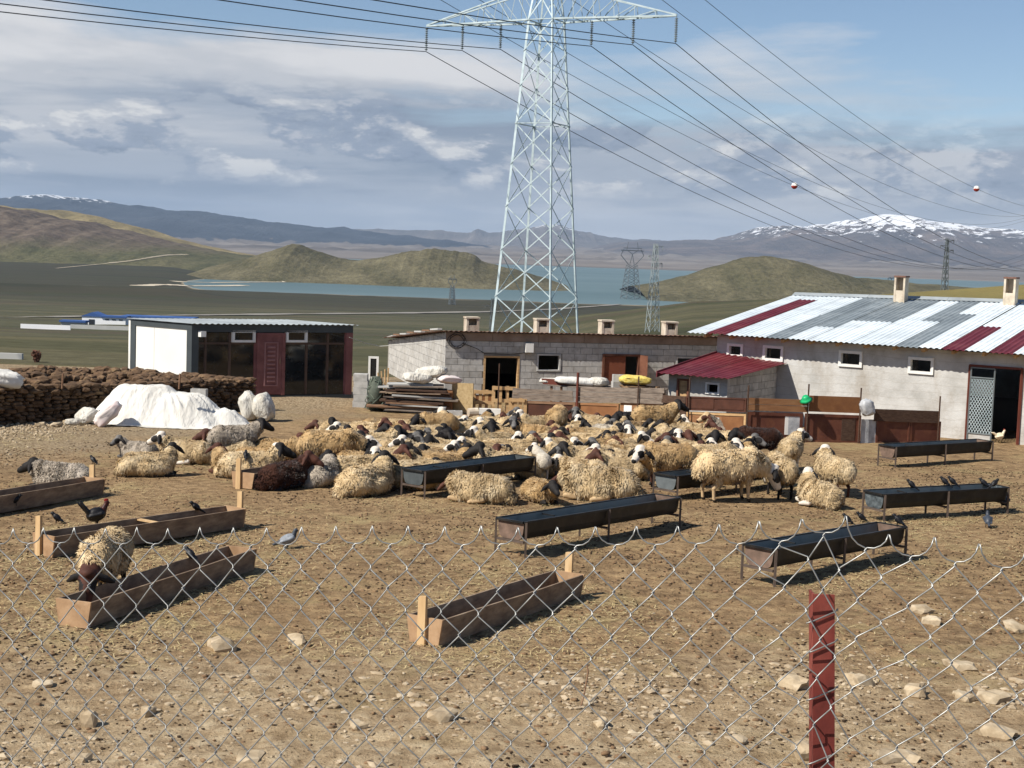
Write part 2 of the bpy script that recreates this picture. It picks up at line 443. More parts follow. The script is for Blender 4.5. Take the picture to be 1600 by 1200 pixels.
def mat_mountain(name, rock, snow_z, snow_w, scale=0.0011):
    t = NT(name); x, y, z = t.xyz()
    n = t.noise(scale, None, 10, 0.66)
    col = t.ramp(n, [(0.34, hexc(rock[0])), (0.5, hexc(rock[1])), (0.66, hexc(rock[2]))])
    sn = t.math('ADD', z, t.math('MULTIPLY', t.math('SUBTRACT', t.noise(scale * 2.4, t.map(t.pos, (1.6, 1, 0.6)), 9, 0.68), 0.5), snow_w * 9.0))
    m = t.n('ShaderNodeMapRange'); t.l(sn, m.inputs[0]); m.inputs[1].default_value = snow_z; m.inputs[2].default_value = snow_z + snow_w * 0.25
    col = t.mix(m.outputs[0], col, (0.86, 0.88, 0.9))
    t.bump(t.noise(scale * 6, None, 9, 0.68), 0.9, 60.0)
    return t.done(col, 0.95, 0, 0.1)

M_YARD = mat_yard(); M_LAND = mat_land()

# --- the yard (fine sheet) and the valley (one sheet out to the horizon)
def frange_grid(xs, ys, hf):
    X, Y = np.meshgrid(xs, ys, indexing='ij')
    return np.stack([X.ravel(), Y.ravel(), hf(X.ravel(), Y.ravel())], 1), len(xs), len(ys)
ys = np.concatenate([np.arange(-8, 10, 0.3), np.arange(10, 24, 0.085), np.arange(24, 60.01, 0.22)])
xs = np.concatenate([np.arange(-34, -11, 0.5), np.arange(-11, 11, 0.14), np.arange(11, 34.01, 0.5)])
def yard_fine(x, y):
    h = yard_h(x, y)
    near = 1 - sstep(14, 26, y)
    h = h + 0.034 * fbm(x * 4.1, y * 4.1, 31, 3, 0.6) * (0.35 + 0.65 * near)
    h = h + 0.05 * np.clip(fbm(x * 1.9 + 3, y * 1.9, 41, 3), 0.12, 1) * (1 - sstep(11.5, 15, y + 0.25 * x * -1)) # stony humps
    edge = sstep(52, 60, y)
    return h * (1 - edge) + terrain_h(x, np.full_like(np.asarray(y, float), 60.0)) * edge - 0.0 * edge
V, nu, nv = frange_grid(xs, ys, yard_fine)
ground = structure(link('ground', grid_mesh('ground', V, nu, nv), M_YARD))

az = np.concatenate([np.linspace(-3.2, -0.5, 26)[:-1], np.linspace(-0.5, 0.5, 240), np.linspace(0.5, 3.2, 26)[1:]])
rr = np.concatenate([np.array([-400, -100, -20, 20, 40]), np.geomspace(50, 25500, 320)])
A, R = np.meshgrid(az, rr, indexing='ij')
XX = A * np.maximum(R, 60.0); ZZ = terrain_h(XX, R)
inside = (np.abs(XX) < 36) & (R < 59.5)
ZZ = np.where(inside, ZZ - 1.6, np.where(R < 58, ZZ - 0.9, ZZ))
terrain = structure(link('terrain', grid_mesh('terrain', np.stack([XX.ravel(), R.ravel(), ZZ.ravel()], 1), *XX.shape), M_LAND))

tw = NT('lake_water')
tw.bump(tw.noise(0.35, tw.map(tw.pos, (1, 0.35, 1)), 4, 0.6), 0.5, 0.4)
M_WATER = tw.done(tw.ramp(tw.noise(0.0016, tw.map(tw.pos, (0.4, 1.6, 1)), 5), [(0.35, hexc('#55686a')), (0.65, hexc('#617375'))]), 0.5, 0, 0.12)
lk = MB(); lk.add([(-5000, 1500, LAKE_Z), (9000, 1500, LAKE_Z), (9000, 7200, LAKE_Z), (-5000, 7200, LAKE_Z)], [(0, 1, 2, 3)])
structure(lk.build('lake', M_WATER))

def ridge(name, pts, Yc, wf, wb, mat, z0=LAKE_Z - 2.0, rough=0.1, seed=1, nu=220, nv=60, flat=1.0, fr=3.0):
    """a hill or range: crest line through the given pixels at depth Yc, falling to z0 in front and behind"""
    P = [at(px, py, Yc) for px, py in pts]
    xk = [p.x for p in P]; zk = [p.z for p in P]
    us = np.linspace(xk[0], xk[-1], nu)
    crest = np.interp(us, xk, zk)
    k = 1; crest = np.convolve(np.pad(crest, k, mode='edge'), np.ones(2 * k + 1) / (2 * k + 1), 'valid') if nu > 60 else crest
    vs = np.linspace(-1, 1, nv)
    U, Vv = np.meshgrid(us, vs, indexing='ij')
    d = np.abs(Vv)
    wob = fbm(U / (wf * 0.5), Vv * 2, seed, 4)
    dd = np.clip(d + 0.10 * wob * (1 - d) * d * 4, 0, 1)
    s = (0.5 + 0.5 * np.cos(np.pi * dd)) ** flat
    Cr = np.repeat(crest[:, None], nv, 1)
    Y = Yc + np.where(Vv < 0, Vv * wf, Vv * wb)
    h = np.maximum(Cr - z0, 0)
    n = fbm(U / wf * fr, Y / wf * fr, seed + 9, 6, 0.55)
    rn = 1 - np.abs(fbm(U / wf * fr * 0.8, Y / wf * fr * 0.35, seed + 17, 5, 0.55)) * 2
    crn = (fbm(us / wf * 16, us * 0, seed + 31, 6, 0.62) * rough * 0.55)[:, None] * np.clip(h, 0, None)
    Z = z0 + h * s + crn * s + rough * h * (n * 0.6 + (rn - 0.6) * 0.6) * np.sqrt(np.clip(s * (1.08 - s), 0, 1)) * 1.3 + rough * 0.14 * h * n
    Xs = U * (1 + 0.0 * Y)
    o = link(name, grid_mesh(name, np.stack([Xs.ravel(), Y.ravel(), Z.ravel()], 1), nu, nv), mat)
    return structure(o)

M_MTL = mat_mountain('blue_range', ['#2a3036', '#343a40', '#454a4f'], CZ + 372, 40, 0.0024)
M_MTR = mat_mountain('snow_range', ['#494542', '#5b5450', '#74675e'], CZ + 370, 130, 0.0019)
M_MTF = mat_mountain('far_range', ['#54524f', '#625d58', '#736c66'], CZ + 400, 90, 0.0012)
ridge('mountain', [(-420, 330), (-200, 318), (0, 312), (45, 309), (90, 309), (130, 314), (200, 318), (215, 318), (250, 324), (310, 331), (360, 337), (420, 347), (480, 353), (540, 356), (560, 358), (620, 366), (690, 374), (760, 384), (830, 397)],
      15500, 3600, 3000, M_MTL, CZ - 30, 0.30, 3, 420, 120, 0.8)
ridge('mountain', [(400, 358), (540, 361), (600, 358), (640, 362), (700, 360), (740, 363), (745, 358), (765, 364), (810, 357), (850, 354), (880, 356), (905, 364), (940, 369), (1000, 374), (1080, 384)],
      21000, 4200, 3000, M_MTF, CZ - 20, 0.28, 13, 340, 90, 0.8)
ridge('mountain', [(880, 398), (960, 378), (1060, 375), (1120, 372), (1150, 364), (1180, 355), (1230, 352), (1262, 349), (1285, 344), (1345, 345), (1360, 340), (1400, 338), (1440, 341), (1470, 345), (1520, 353), (1560, 359), (1600, 362), (1700, 366), (1850, 372), (2050, 395)],
      17500, 5200, 3200, M_MTR, CZ - 10, 0.34, 23, 480, 130, 0.8)
M_HB = mat_hill('brown_hill', ['#4a4b34', '#59573e', '#686349'], ['#473f39', '#5f5449', '#72675a'], (LAKE_Z + 26, LAKE_Z + 58), 0.011)
M_HT = mat_hill('tan_hill', ['#6a6146', '#857855', '#9b8d68'], None, (0, 1), 0.012)
M_HG = mat_hill('green_hill', ['#4f4d38', '#5f5a44', '#706a52'], None, (0, 1), 0.016)
ridge('hill', [(-700, 345), (-300, 325), (-100, 318), (40, 326), (95, 328), (150, 338), (200, 352), (250, 367), (300, 381), (360, 393), (470, 410), (560, 424)], 4300, 1000, 900, M_HT, LAKE_Z - 4, 0.14, 33, 360, 110, 1.0, 5.0)
ridge('hill', [(-700, 370), (-300, 340), (-120, 327), (0, 328), (50, 332), (110, 343), (180, 358), (240, 373), (300, 386), (370, 397), (430, 407), (520, 425)], 3300, 850, 700, M_HB, LAKE_Z - 4, 0.2, 43, 460, 150, 1.05, 5.0)
ridge('hill', [(280, 440), (340, 415), (385, 404), (415, 396), (440, 387), (458, 383), (470, 384), (495, 393), (525, 402), (560, 406), (600, 402), (640, 393), (680, 389), (710, 391), (745, 402), (752, 408), (800, 420), (850, 434), (885, 446)], 2550, 330, 420, M_HG, LAKE_Z - 3, 0.13, 53, 460, 120, 0.9, 4.0)
ridge('hill', [(990, 448), (1040, 440), (1080, 429), (1120, 416), (1160, 405), (1185, 401.5), (1205, 401.5), (1240, 407), (1280, 420), (1330, 432), (1400, 440), (1560, 452)], 2250, 330, 420, M_HG, LAKE_Z - 3, 0.09, 63, 380, 110, 0.9, 4.0)
for o, l in zip([o for o in bpy.data.objects if o.name.startswith('mountain')], ['blue range at the far left with a few snow streaks', 'low far range behind the pylon', 'snow covered range at the far right']): o['label'] = l

# --- road across the valley
def strip(name, pix, w, mat, lift=0.6, n=30):
    P = []
    for (a, b) in zip(pix[:-1], pix[1:]):
        for k in range(n):
            P.append(tp(a[0] + (b[0] - a[0]) * k / n, a[1] + (b[1] - a[1]) * k / n))
    mb = MB(); vs = []
    Q = np.array([[p.x, p.y] for p in P])
    for _ in range(3): Q[1:-1] = (Q[:-2] + Q[1:-1] * 2 + Q[2:]) / 4
    for i, p in enumerate(Q):
        for e in (-w / 2, w / 2):
            vs.append((p[0], p[1] + e, float(terrain_h(p[0], p[1] + e)) + lift))
    mb.add(vs, [(2 * i, 2 * i + 2, 2 * i + 3, 2 * i + 1) for i in range(len(Q) - 1)])
    return structure(mb.build(name, mat))
M_ASPH = pmat('old_asphalt', ['#77746d', '#8f8a80'], 0.05)
strip('road', [(-80, 498), (200, 494.5), (420, 492), (620, 490), (760, 488), (860, 484), (960, 477), (1040, 470), (1110, 461)], 26, M_ASPH)
M_TRACK = pmat('pale_track', ['#8f8672', '#a79d86'], 0.05)
def draped(name, pix, w, mat, lift=1.0, n=14):
    """strip laid on whatever hill or plain is seen at the pixels"""
    bpy.context.view_layer.update(); dg = bpy.context.evaluated_depsgraph_get(); P = []
    for a, b in zip(pix[:-1], pix[1:]):
        for k in range(n):
            r = ray(a[0] + (b[0] - a[0]) * k / n, a[1] + (b[1] - a[1]) * k / n).normalized()
            ok, loc, nr, i, ob, mx = SC.ray_cast(dg, Vector((0, 0, CZ)) + r * 60, r)
            if ok: P.append((loc, nr))
    vs = []
    for i, (p, nr) in enumerate(P):
        t_ = (P[min(i + 1, len(P) - 1)][0] - P[max(i - 1, 0)][0]).normalized(); sd_ = nr.cross(t_).normalized() * (w * random.uniform(.75, 1.2) / 2)
        vs += [p + sd_ + nr * lift, p - sd_ + nr * lift]
    return structure(MB().add(vs, [(2 * i, 2 * i + 2, 2 * i + 3, 2 * i + 1) for i in range(len(P) - 1)]).build(name, mat))
draped('track', [(88, 420), (150, 414), (205, 408), (240, 402), (262, 399), (296, 398)], 7.0, M_TRACK)
M_SAND = pmat('shore_sand', ['#a89c85', '#bdb29c', '#c9bfab'], .03)
draped('shore_sand', [(215, 447), (250, 445), (300, 447), (345, 447), (385, 446)], 26, M_SAND, .5); draped('shore_sand', [(270, 440), (330, 442), (400, 441), (450, 441)], 16, M_SAND, .5)

# --- haze: one closed box of thin air round the camera and the whole land
hz = MB(); hz.box((0, 13000, (LAKE_Z - 6 + 690) / 2), (170000, 27400, 690 - LAKE_Z + 6))
M_HAZE = bpy.data.materials.new('thin_air'); M_HAZE.use_nodes = True
ht = M_HAZE.node_tree; ht.nodes.clear()
ho = ht.nodes.new('ShaderNodeOutputMaterial'); hv = ht.nodes.new('ShaderNodeVolumePrincipled')
hv.inputs['Color'].default_value = (0.56, 0.74, 1.0, 1); hv.inputs['Density'].default_value = 2.9e-5; hv.inputs['Anisotropy'].default_value = 0.0
ht.links.new(hv.outputs[0], ho.inputs['Volume'])
haze = stuff(hz.build('haze', M_HAZE), 'thin bluish haze over the lake and mountains', 'haze')

# ================================================================== transmission tower and lines
M_GALV = pmat('galvanised_steel', ['#9fb0b4', '#b9c8cb', '#c9d6d8'], 1.5, 0.5, metal=0.25, spec=0.5)
M_GALVD = pmat('dull_steel', ['#62696b', '#7b8486'], 1.5, 0.6, metal=0.2)
M_WIRE = pmat('aluminium_cable', ['#3b3e42', '#4b4e52'], 1.0, 0.6, metal=0.2)
M_INS = pmat('insulator_glass', ['#6a7477', '#899396'], 3.0, 0.35)
AR = Vector((0.894, -0.447, 0)); LN = Vector((0.447, 0.894, 0))
TC = at(854, 33, 110.0)
def zlev(y): return at(836 + (515 - y) * 0.0374, y, 110.0).z
ZA = TC.z
def half(z):                                  # half width of the square body
    z5 = zlev(515); return 1.03 + (2.43 - 1.03) * (ZA - z) / (ZA - z5) if z < ZA else max(0.25, 1.03 - 0.13 * (z - ZA))
gtow = float(terrain_h(TC.x, 110.0))
tower = empty('transmission_tower', (TC.x, 110.0, gtow), 0, 'tall pale steel lattice pylon behind the grey block barn', 'pylon')
def corner(k, z):
    b = half(z); sa, sl = ((-1, -1), (1, -1), (1, 1), (-1, 1))[k]
    return Vector((TC.x, 110.0, z)) + AR * (sa * b) + LN * (sl * b)
ZT = ZA + 6.0
levels = [gtow - 0.3] + [zlev(y) for y in (536, 464, 392, 324, 258, 195, 136, 81, 34)] + [ZA + 2.5, ZA + 4.4, ZT]
for k in range(4):
    MB().angle(corner(k, gtow - 0.4), corner(k, ZA), 0.17, 0.022, AR if k in (0, 3) else -AR).build('leg', M_GALV, tower)
    MB().angle(corner(k, ZA), corner(k, ZT), 0.13, 0.02, AR if k in (0, 3) else -AR).build('leg', M_GALV, tower)
for za, zb in zip(levels[:-1], levels[1:]):
    for k in range(4):
        k2 = (k + 1) % 4; nrm = (corner(k, za) + corner(k2, za)) / 2 - Vector((TC.x, 110.0, za))
        nrm.normalize(); off = nrm * 0.05
        MB().bar(corner(k, za) + off, corner(k2, zb) + off, 0.08, 0.014, nrm).build('brace', M_GALV, tower)
        MB().bar(corner(k2, za) - off * 0.3, corner(k, zb) - off * 0.3, 0.08, 0.014, nrm).build('brace', M_GALV, tower)
for zz in (zlev(195), ZA, ZA + 2.5):
    for k in range(4):
        MB().bar(corner(k, zz), corner((k + 1) % 4, zz), 0.12, 0.06).build('crossbar', M_GALV, tower)
# cross arm: two lower chords and two rising upper chords on each side, laced together
AL = 10.1
for sg in (-1, 1):
    tip = Vector((TC.x, 110, ZA)) + AR * (sg * AL)
    n = 6
    low = []; upp = []
    for side in (-1, 1):
        b = half(ZA)
        base = Vector((TC.x, 110, ZA)) + AR * (sg * b) + LN * (side * b)
        b2 = half(ZA + 2.5)
        top = Vector((TC.x, 110, ZA + 2.5)) + AR * (sg * b2) + LN * (side * b2)
        MB().bar(base, tip, 0.15, 0.12).build('lower_chord', M_GALV, tower)
        MB().bar(top, tip + Vector((0, 0, 0.06)), 0.12, 0.10).build('upper_chord', M_GALV, tower)
        lo = [base.lerp(tip, i / n) for i in range(n + 1)]; up = [top.lerp(tip, i / n) for i in range(n + 1)]
        low.append(lo); upp.append(up)
        for i in range(n - 1):
            MB().bar(lo[i], up[i + 1], 0.07, 0.05).build('arm_brace', M_GALV, tower)
            MB().bar(up[i + 1], lo[i + 1], 0.07, 0.05).build('arm_brace', M_GALV, tower)
    for i in range(1, n):
        MB().bar(low[0][i], low[1][i], 0.07, 0.05).build('arm_brace', M_GALV, tower)
        MB().bar(low[i % 2][i], low[1 - i % 2][i - 1], 0.06, 0.04).build('arm_brace', M_GALV, tower)
def insulator(name, p, q, parent):
    mb = MB(); d = q - p; n = 11; mb.tube([p, q], 0.035, 6)
    for i in range(n):
        c = p + d * ((i + 0.7) / (n + 0.4)); r = 0.13
        mb.tube([c + Vector((0, 0, 0.045)), c + Vector((0, 0, 0.01)), c - Vector((0, 0, 0.04))], [0.045, r, r * 0.75], 8)
    return mb.build(name, M_INS, parent, True)
SL = [-1.0, -0.69, -0.37, 0.36, 0.68, 1.0]
names = ['outermost conductor on the left arm of the pylon', 'middle conductor on the left arm of the pylon', 'innermost conductor on the left arm of the pylon',
         'innermost conductor on the right arm of the pylon', 'middle conductor on the right arm of the pylon', 'outermost conductor on the right arm of the pylon']
def wire(P, a1, b1, t1, a0, b0, t0, r):
    pts = []
    for i in range(int(t0 // 8), 0, -1):
        t = i * 8.0; pts.append(P - LN * t + Vector((0, 0, -a0 * t + b0 * t * t)))
    for i in range(0, int(t1 // 8) + 1):
        t = i * 8.0; pts.append(P + LN * t + Vector((0, 0, -a1 * t + b1 * t * t)))
    return MB().tube(pts, r, 5)
for s, nm in zip(SL, names):
    p = Vector((TC.x, 110, ZA - 0.1)) + AR * (s * AL)
    q = p - Vector((0, 0, 1.75))
    insulator('insulator', p, q, tower)
    tag(wire(q - Vector((0, 0, 0.06)), 0.1444, 0.000338, 428, 0.10, 0.0003, 330, 0.03).build('power_line', M_WIRE), 'dark power cable, ' + nm, 'power line', 'cables of the power line')
# a second, parallel line passing overhead; two of its cables carry marker balls
M_BR = pmat('ball_red', ['#b23a2c', '#a53226'], 3, 0.5); M_BW = pmat('ball_white', ['#e4e0d8', '#efece6'], 3, 0.5)
for (px, a, b, tb, lab, blab) in ((689, 0.12, 0.00028, 111, 'dark cable with a marker ball, passing left of the pylon body', 'red and white marker ball on the cable above the snowy range, the left one'),
                                 (750, 0.118, 0.00029, None, 'thin overhead cable crossing just right of the pylon body', None),
                                 (894, 0.108, 0.00028, None, 'thin overhead cable running close to the right arm tip', None),
                                 (1035, 0.104, 0.00026, None, 'dark overhead cable right of the pylon, lower of the two at the frame top', None),
                                 (1102, 0.10, 0.00027, 141, 'dark cable with a marker ball, rightmost at the frame top', 'red and white marker ball on the cable at the far right')):
    P = at(px, 0, 130.0)
    tag(wire(P, a, b, 380, a * 0.3, 0.0003, 150, 0.026).build('power_line', M_WIRE), lab, 'power line', 'cables of the second line')
    if tb:
        c = P + LN * tb + Vector((0, 0, -a * tb + b * tb * tb))
        mb = MB(); n = 8; R = 0.5
        for h in (0, 1):
            rings = [c + Vector((0, 0, 0))]
            pts = [c + Vector((0, 0, R * math.sin(x))) for x in (np.linspace(0, math.pi / 2, 6) if h else np.linspace(-math.pi / 2, 0, 6))]
            rad = [max(0.01, R * math.cos(x)) for x in (np.linspace(0, math.pi / 2, 6) if h else np.linspace(-math.pi / 2, 0, 6))]
            mb.tube(pts, rad, 16, m=h, cap=False)
        tag(mb.build('marker_ball', [M_BR, M_BW], None, True), blab, 'marker ball', 'aircraft marker balls')

# distant pylons
M_FARST = pmat('far_steel_hazed', ['#5a6164', '#6f777a'], 0.5, 0.7)  # steel colour lightened to carry some of the haze
def far_pylon(px, ybase, ytop, wb, wt, label, kind, mat=M_FARST, th=1.0, Y=None):
    p = tp(px, ybase) if Y is None else None
    if p is None:
        q = at(px, ybase, Y); p = Vector((q.x, Y, float(terrain_h(q.x, Y))))
    S = p.y / F; H = (ybase - ytop) * S; t = 0.9 * S * th
    e = empty('distant_pylon', p, math.radians(20), label, 'pylon', 'distant pylons')
    W = WORLD[e.name]
    def L(x, y, z): return W @ Vector((x, y, z))
    zb = H * (0.62 if kind == 'cat' else 1.0); b0 = wb * S / 2; b1 = wt * S / 2
    n = 7
    def cn(k, z):
        b = b0 + (b1 - b0) * z / zb; sx, sy = ((-1, -1), (1, -1), (1, 1), (-1, 1))[k]; return L(sx * b, sy * b, z)
    for k in range(4): MB().bar(cn(k, -1.0), cn(k, zb), t, t).build('leg', mat, e)
    mb = MB()
    for i in range(n):
        za, zc = zb * i / n, zb * (i + 1) / n
        for k in range(4):
            mb.bar(cn(k, za), cn((k + 1) % 4, zc), t * 0.6, t * 0.6); mb.bar(cn((k + 1) % 4, za), cn(k, zc), t * 0.6, t * 0.6)
    o = mb.build('bracing', mat, e); o['kind'] = 'stuff'
    if kind == 'cat':
        aw = wb * S * 0.78; mb = MB()
        for sx in (-1, 1):
            mb.bar(L(sx * b1 * 0.8, 0, zb), L(sx * aw, 0, H * 0.78), t); mb.bar(L(sx * aw, 0, H * 0.78), L(sx * aw * 0.75, 0, H * 0.88), t)
            mb.bar(L(sx * b1 * 0.6, 0, zb), L(0, 0, H * 0.8), t * 0.8); mb.bar(L(sx * aw * 0.5, 0, H * 0.87), L(0, 0, H * 0.8), t * 0.8)
            mb.bar(L(sx * aw * 0.5, 0, H * 0.87), L(sx * aw * 0.4, 0, H), t)
        mb.bar(L(-aw, 0, H * 0.86), L(aw, 0, H * 0.86), t * 1.5); mb.bar(L(-aw * 0.8, 0, H * 0.9), L(aw * 0.8, 0, H * 0.9), t)
        mb.build('head_frame', mat, e)
    else:
        for z, s in ((0.97, 1), (0.86, -1), (0.78, 1)):
            mb = MB(); l = 12 * S * s
            mb.bar(L(0, 0, H * z), L(l, 0, H * z), t); mb.bar(L(0, 0, H * (z - 0.05)), L(l, 0, H * z), t * 0.6); mb.bar(L(l, 0, H * z), L(l, 0, H * (z - 0.05)), t)
            mb.build('cross_arm', mat, e)
    return e
far_pylon(985, 472, 379, 25, 13, 'dark pylon with a forked head standing before the lake', 'cat', th=1.0)
far_pylon(1019, 519, 381, 17, 5, 'slim pale lattice mast beside the dark forked pylon', 'mast', pmat('far_galvanised', ['#8d9799', '#a3adae'], 0.5), th=1.0)
far_pylon(706, 476, 430, 9, 5, 'faint pylon on the plain left of the big pylon', 'cat', th=0.8)
far_pylon(1476, 447, 366, 8, 3, 'slim dark pylon on the ridge above the striped barn roof', 'mast', th=1.1, Y=430)
far_pylon(1392, 452, 432, 9, 6, 'tiny forked pylon beyond the barn chimney', 'cat', th=0.8)
far_pylon(768, 520, 436, 8, 3, 'thin grey mast at the left foot of the big pylon', 'mast', th=0.7, Y=330)

# distant buildings in the valley
M_FWALL = pmat('far_white_wall', ['#e6e8ea', '#f1f2f2'], 0.1); M_FBLUE = pmat('far_blue_roof', ['#2f4f86', '#3c5d94'], 0.1); M_FGREY = pmat('far_grey', ['#a6a6a3', '#bdbdb8'], 0.1)
M_FDARK = pmat('far_dark_opening', ['#22262c', '#2b3038'], 0.1)
def far_block(name, px0, px1, ytop, ybase, label, cat, roof=None, depth=0.5, wall=None, group=None, door=None, wins=0, gable=False):
    a = tp(px0, ybase); S = a.y / F; b = at(px1, ybase, a.y)
    w = b.x - a.x; h = (ybase - ytop) * S; d = w * depth
    e = empty(name, ((a.x + b.x) / 2, a.y + d / 2, a.z), 0, label, cat, group)
    c = Vector(e.location); z0 = a.z
    MB().box(c + Vector((0, 0, h / 2 - 0.5)), (w, d, h + 1)).build('wall', wall or M_FWALL, e)
    if gable:
        MB().prism([c + Vector((-w / 2 - .6, -d / 2 - .4, h)), c + Vector((w / 2 + .6, -d / 2 - .4, h)), c + Vector((0, -d / 2 - .4, h + 2.2))], (0, d + .8, 0)).build('roof', roof, e)
    elif roof: MB().box(c + Vector((0, 0, h + 0.45)), (w + 1.4, d + 1.4, 0.9)).build('roof', roof, e)
    if door: MB().box(c + Vector((door * w, -d / 2 - 0.08, h * 0.33)), (w * 0.28, 0.12, h * 0.66)).build('door', M_FDARK, e)
    for i in range(wins): MB().box(c + Vector((-w / 2 + w * (i + 0.7) / (wins + 0.4), -d / 2 - 0.08, h * 0.72)), (w * 0.5 / wins, 0.12, h * 0.16)).build('window', M_FDARK, e)
    return e
far_block('factory_hall', 128, 160, 494, 507, 'white gabled factory hall with a dark gate, left in the valley', 'hall', M_FBLUE, 1.0, door=-0.02, gable=True)
far_block('factory_hall', 160, 196, 496, 507, 'long low white hall with small windows beside the gabled hall', 'hall', M_FBLUE, 0.6, wins=3)
far_block('factory_hall', 190, 300, 495.5, 502, 'very long blue roofed hall behind the white cabin', 'hall', M_FBLUE, 0.35, M_FGREY)
far_block('factory_shed', 95, 132, 503, 508, 'small blue roofed shed left of the gabled hall', 'shed', M_FBLUE, 0.5, M_FGREY)
far_block('boundary_wall', 32, 110, 506, 513, 'long white boundary wall in the green valley', 'wall', None, 0.02)
far_block('boundary_wall', 110, 202, 507, 513, 'grey boundary wall running on to the cabin', 'wall', None, 0.02, M_FGREY)
far_block('storage_silo', 1076, 1085, 444, 463, 'tall pale silo by the lake road', 'silo', M_FGREY, 1.0, M_FGREY)
far_block('road_building', 1057, 1071, 460, 465, 'low white building left of the silo', 'building', M_FGREY, 0.5)
far_block('road_building', 1090, 1112, 458, 463, 'low grey building right of the silo', 'building', M_FDARK, 0.5, M_FGREY)
far_block('valley_shed', -20, 34, 551, 560, 'white railed concrete shed at the left edge beyond the dung stack', 'shed', None, 0.15, M_FGREY)
# leafless reddish bush
bp = tp(58, 566); S = bp.y / F
be = empty('bare_bush', bp, 0, 'bare reddish bush in the field beyond the dung stack', 'bush')
rs = random.Random(4); mb = MB(); twig = MB()
for i in range(7):
    a = rs.uniform(0, 6.28); q = bp + Vector((math.cos(a) * 5 * S, math.sin(a) * 5 * S, rs.uniform(11, 17) * S)); mb.tube([bp - Vector((0, 0, .2)), bp.lerp(q, .5) + Vector((0, 0, .2)), q], [.12, .07, .03], 5)
    for j in range(45):
        p = bp.lerp(q, rs.uniform(.25, 1)); a = rs.uniform(0, 6.28); e = rs.uniform(-.2, 1)
        twig.bar(p, p + Vector((math.cos(a), math.sin(a), e)) * rs.uniform(2, 6) * S, .035, .035)
mb.build('stem', pmat('bush_bark', ['#4c362c', '#5c4034'], 3), be); o = twig.build('crown', pmat('bush_twigs', ['#5e3f35', '#75503f'], 3), be); o['kind'] = 'stuff'

# ================================================================== buildings
M_BLOCK = pmat('concrete_block', ['#9c9a95', '#b0aea9', '#bdbbb6'], 6, 0.95, 0.35, 60, 0.004, rand=0.10, dirt='#8a8172', dirt_amt=0.35)
M_MORT = pmat('mortar', ['#827e77', '#928e86'], 8, 0.97)
tpl = NT('rough_plaster'); xo, yo, zo = tpl.xyz()
npl = tpl.noise(1.3, None, 8, .62); cpl = tpl.ramp(npl, [(.3, hexc('#a3a29d')), (.5, hexc('#b9b8b4')), (.7, hexc('#c6c6c3'))])
dpl = tpl.ramp(tpl.noise(.8, tpl.map(tpl.pos, (1, 1, .5), (2, 7, 1)), 9, .68), [(.50, 0.0), (.66, 1.0)]); cpl = tpl.mix(tpl.math('MULTIPLY', dpl, .6), cpl, hexc('#8f8474'))
zpl = tpl.math('ADD', zo, tpl.math('MULTIPLY', tpl.noise(.9), .25)); fpl = tpl.math('ABSOLUTE', tpl.math('SUBTRACT', tpl.math('FRACT', tpl.math('MULTIPLY', zpl, 4.6)), .5))
crpl = tpl.ramp(fpl, [(.0, 1.0), (.06, 0.0)]); cpl = tpl.mix(tpl.math('MULTIPLY', crpl, .28), cpl, hexc('#857b6c'))
tpl.bump(tpl.math('ADD', tpl.noise(12.0, None, 6, .6), tpl.math('MULTIPLY', npl, 1.5)), .5, .02)
M_PLAST = tpl.done(cpl, .95, 0, .2)
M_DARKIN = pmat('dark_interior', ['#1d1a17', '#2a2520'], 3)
M_RUST = pmat('rusty_sheet', ['#5b4034', '#74564a', '#8a6f62'], 2.0, 0.8, 0.2, 30)
M_FASC = pmat('fascia_board', ['#7d6a5c', '#8e7b6c', '#9a897b'], 2.5, 0.9, rand=0.06)
M_CHIM = pmat('chimney_concrete', ['#b3a794', '#c8bca8', '#d4c9b6'], 4, 0.95, 0.3, 30, dirt='#7b5e4c', dirt_amt=0.5, dirt_scale=3)
M_ANTH = pmat('anthracite_frame', ['#3e4447', '#474e51'], 2, 0.5)
M_WPAN = pmat('white_sandwich_panel', ['#dcdcd6', '#e6e6e0'], 1, 0.6)
M_MAROON = pmat('maroon_steel', ['#6d4241', '#7d4f4d', '#8a5b58'], 3, 0.5)
M_MAROON_LIT = pmat('maroon_lit_relief', ['#8f6563', '#9c7270'], 3, .5)  # door maroon painted lighter, as if the raised relief caught light
M_PVC = pmat('white_pvc', ['#d9d8d2', '#e8e7e2'], 3, 0.5)
M_BROWNP = pmat('brown_frame', ['#4b3a31', '#5c4a3f'], 3, 0.6)
g = NT('dark_glass'); M_GLASS = g.done(g.ramp(g.noise(2.0), [(0.3, hexc('#15181a')), (0.7, hexc('#22272a'))]), 0.06, 0, 0.5)
M_GREYROOF = pmat('grey_roof_sheet', ['#868d90', '#979ea1', '#a7aeb0'], 1.5, 0.55, metal=0.1, rand=0.08)
M_SW = pmat('white_roof_sheet', ['#c9d3d8', '#d7e0e4', '#e0e7ea'], 0.8, 0.5, spec=0.4, rand=0.05, dirt='#a8b0b2', dirt_amt=0.4)
M_SR = pmat('wine_roof_sheet', ['#571d23', '#64232a', '#702d33'], 0.9, 0.5, spec=0.4, rand=0.1, dirt='#7d4a47', dirt_amt=.45, dirt_scale=1.6)
M_SG = pmat('slate_roof_sheet', ['#6d7579', '#7b8488', '#868f93'], 0.8, 0.5, spec=0.4, rand=0.1, dirt='#9aa1a3', dirt_amt=.5, dirt_scale=1.6)
M_PLY = pmat('weathered_ply', ['#6a5140', '#80634d', '#94765c'], 5, 0.9, 0.2, 40, stretch=(1, 1, 8))

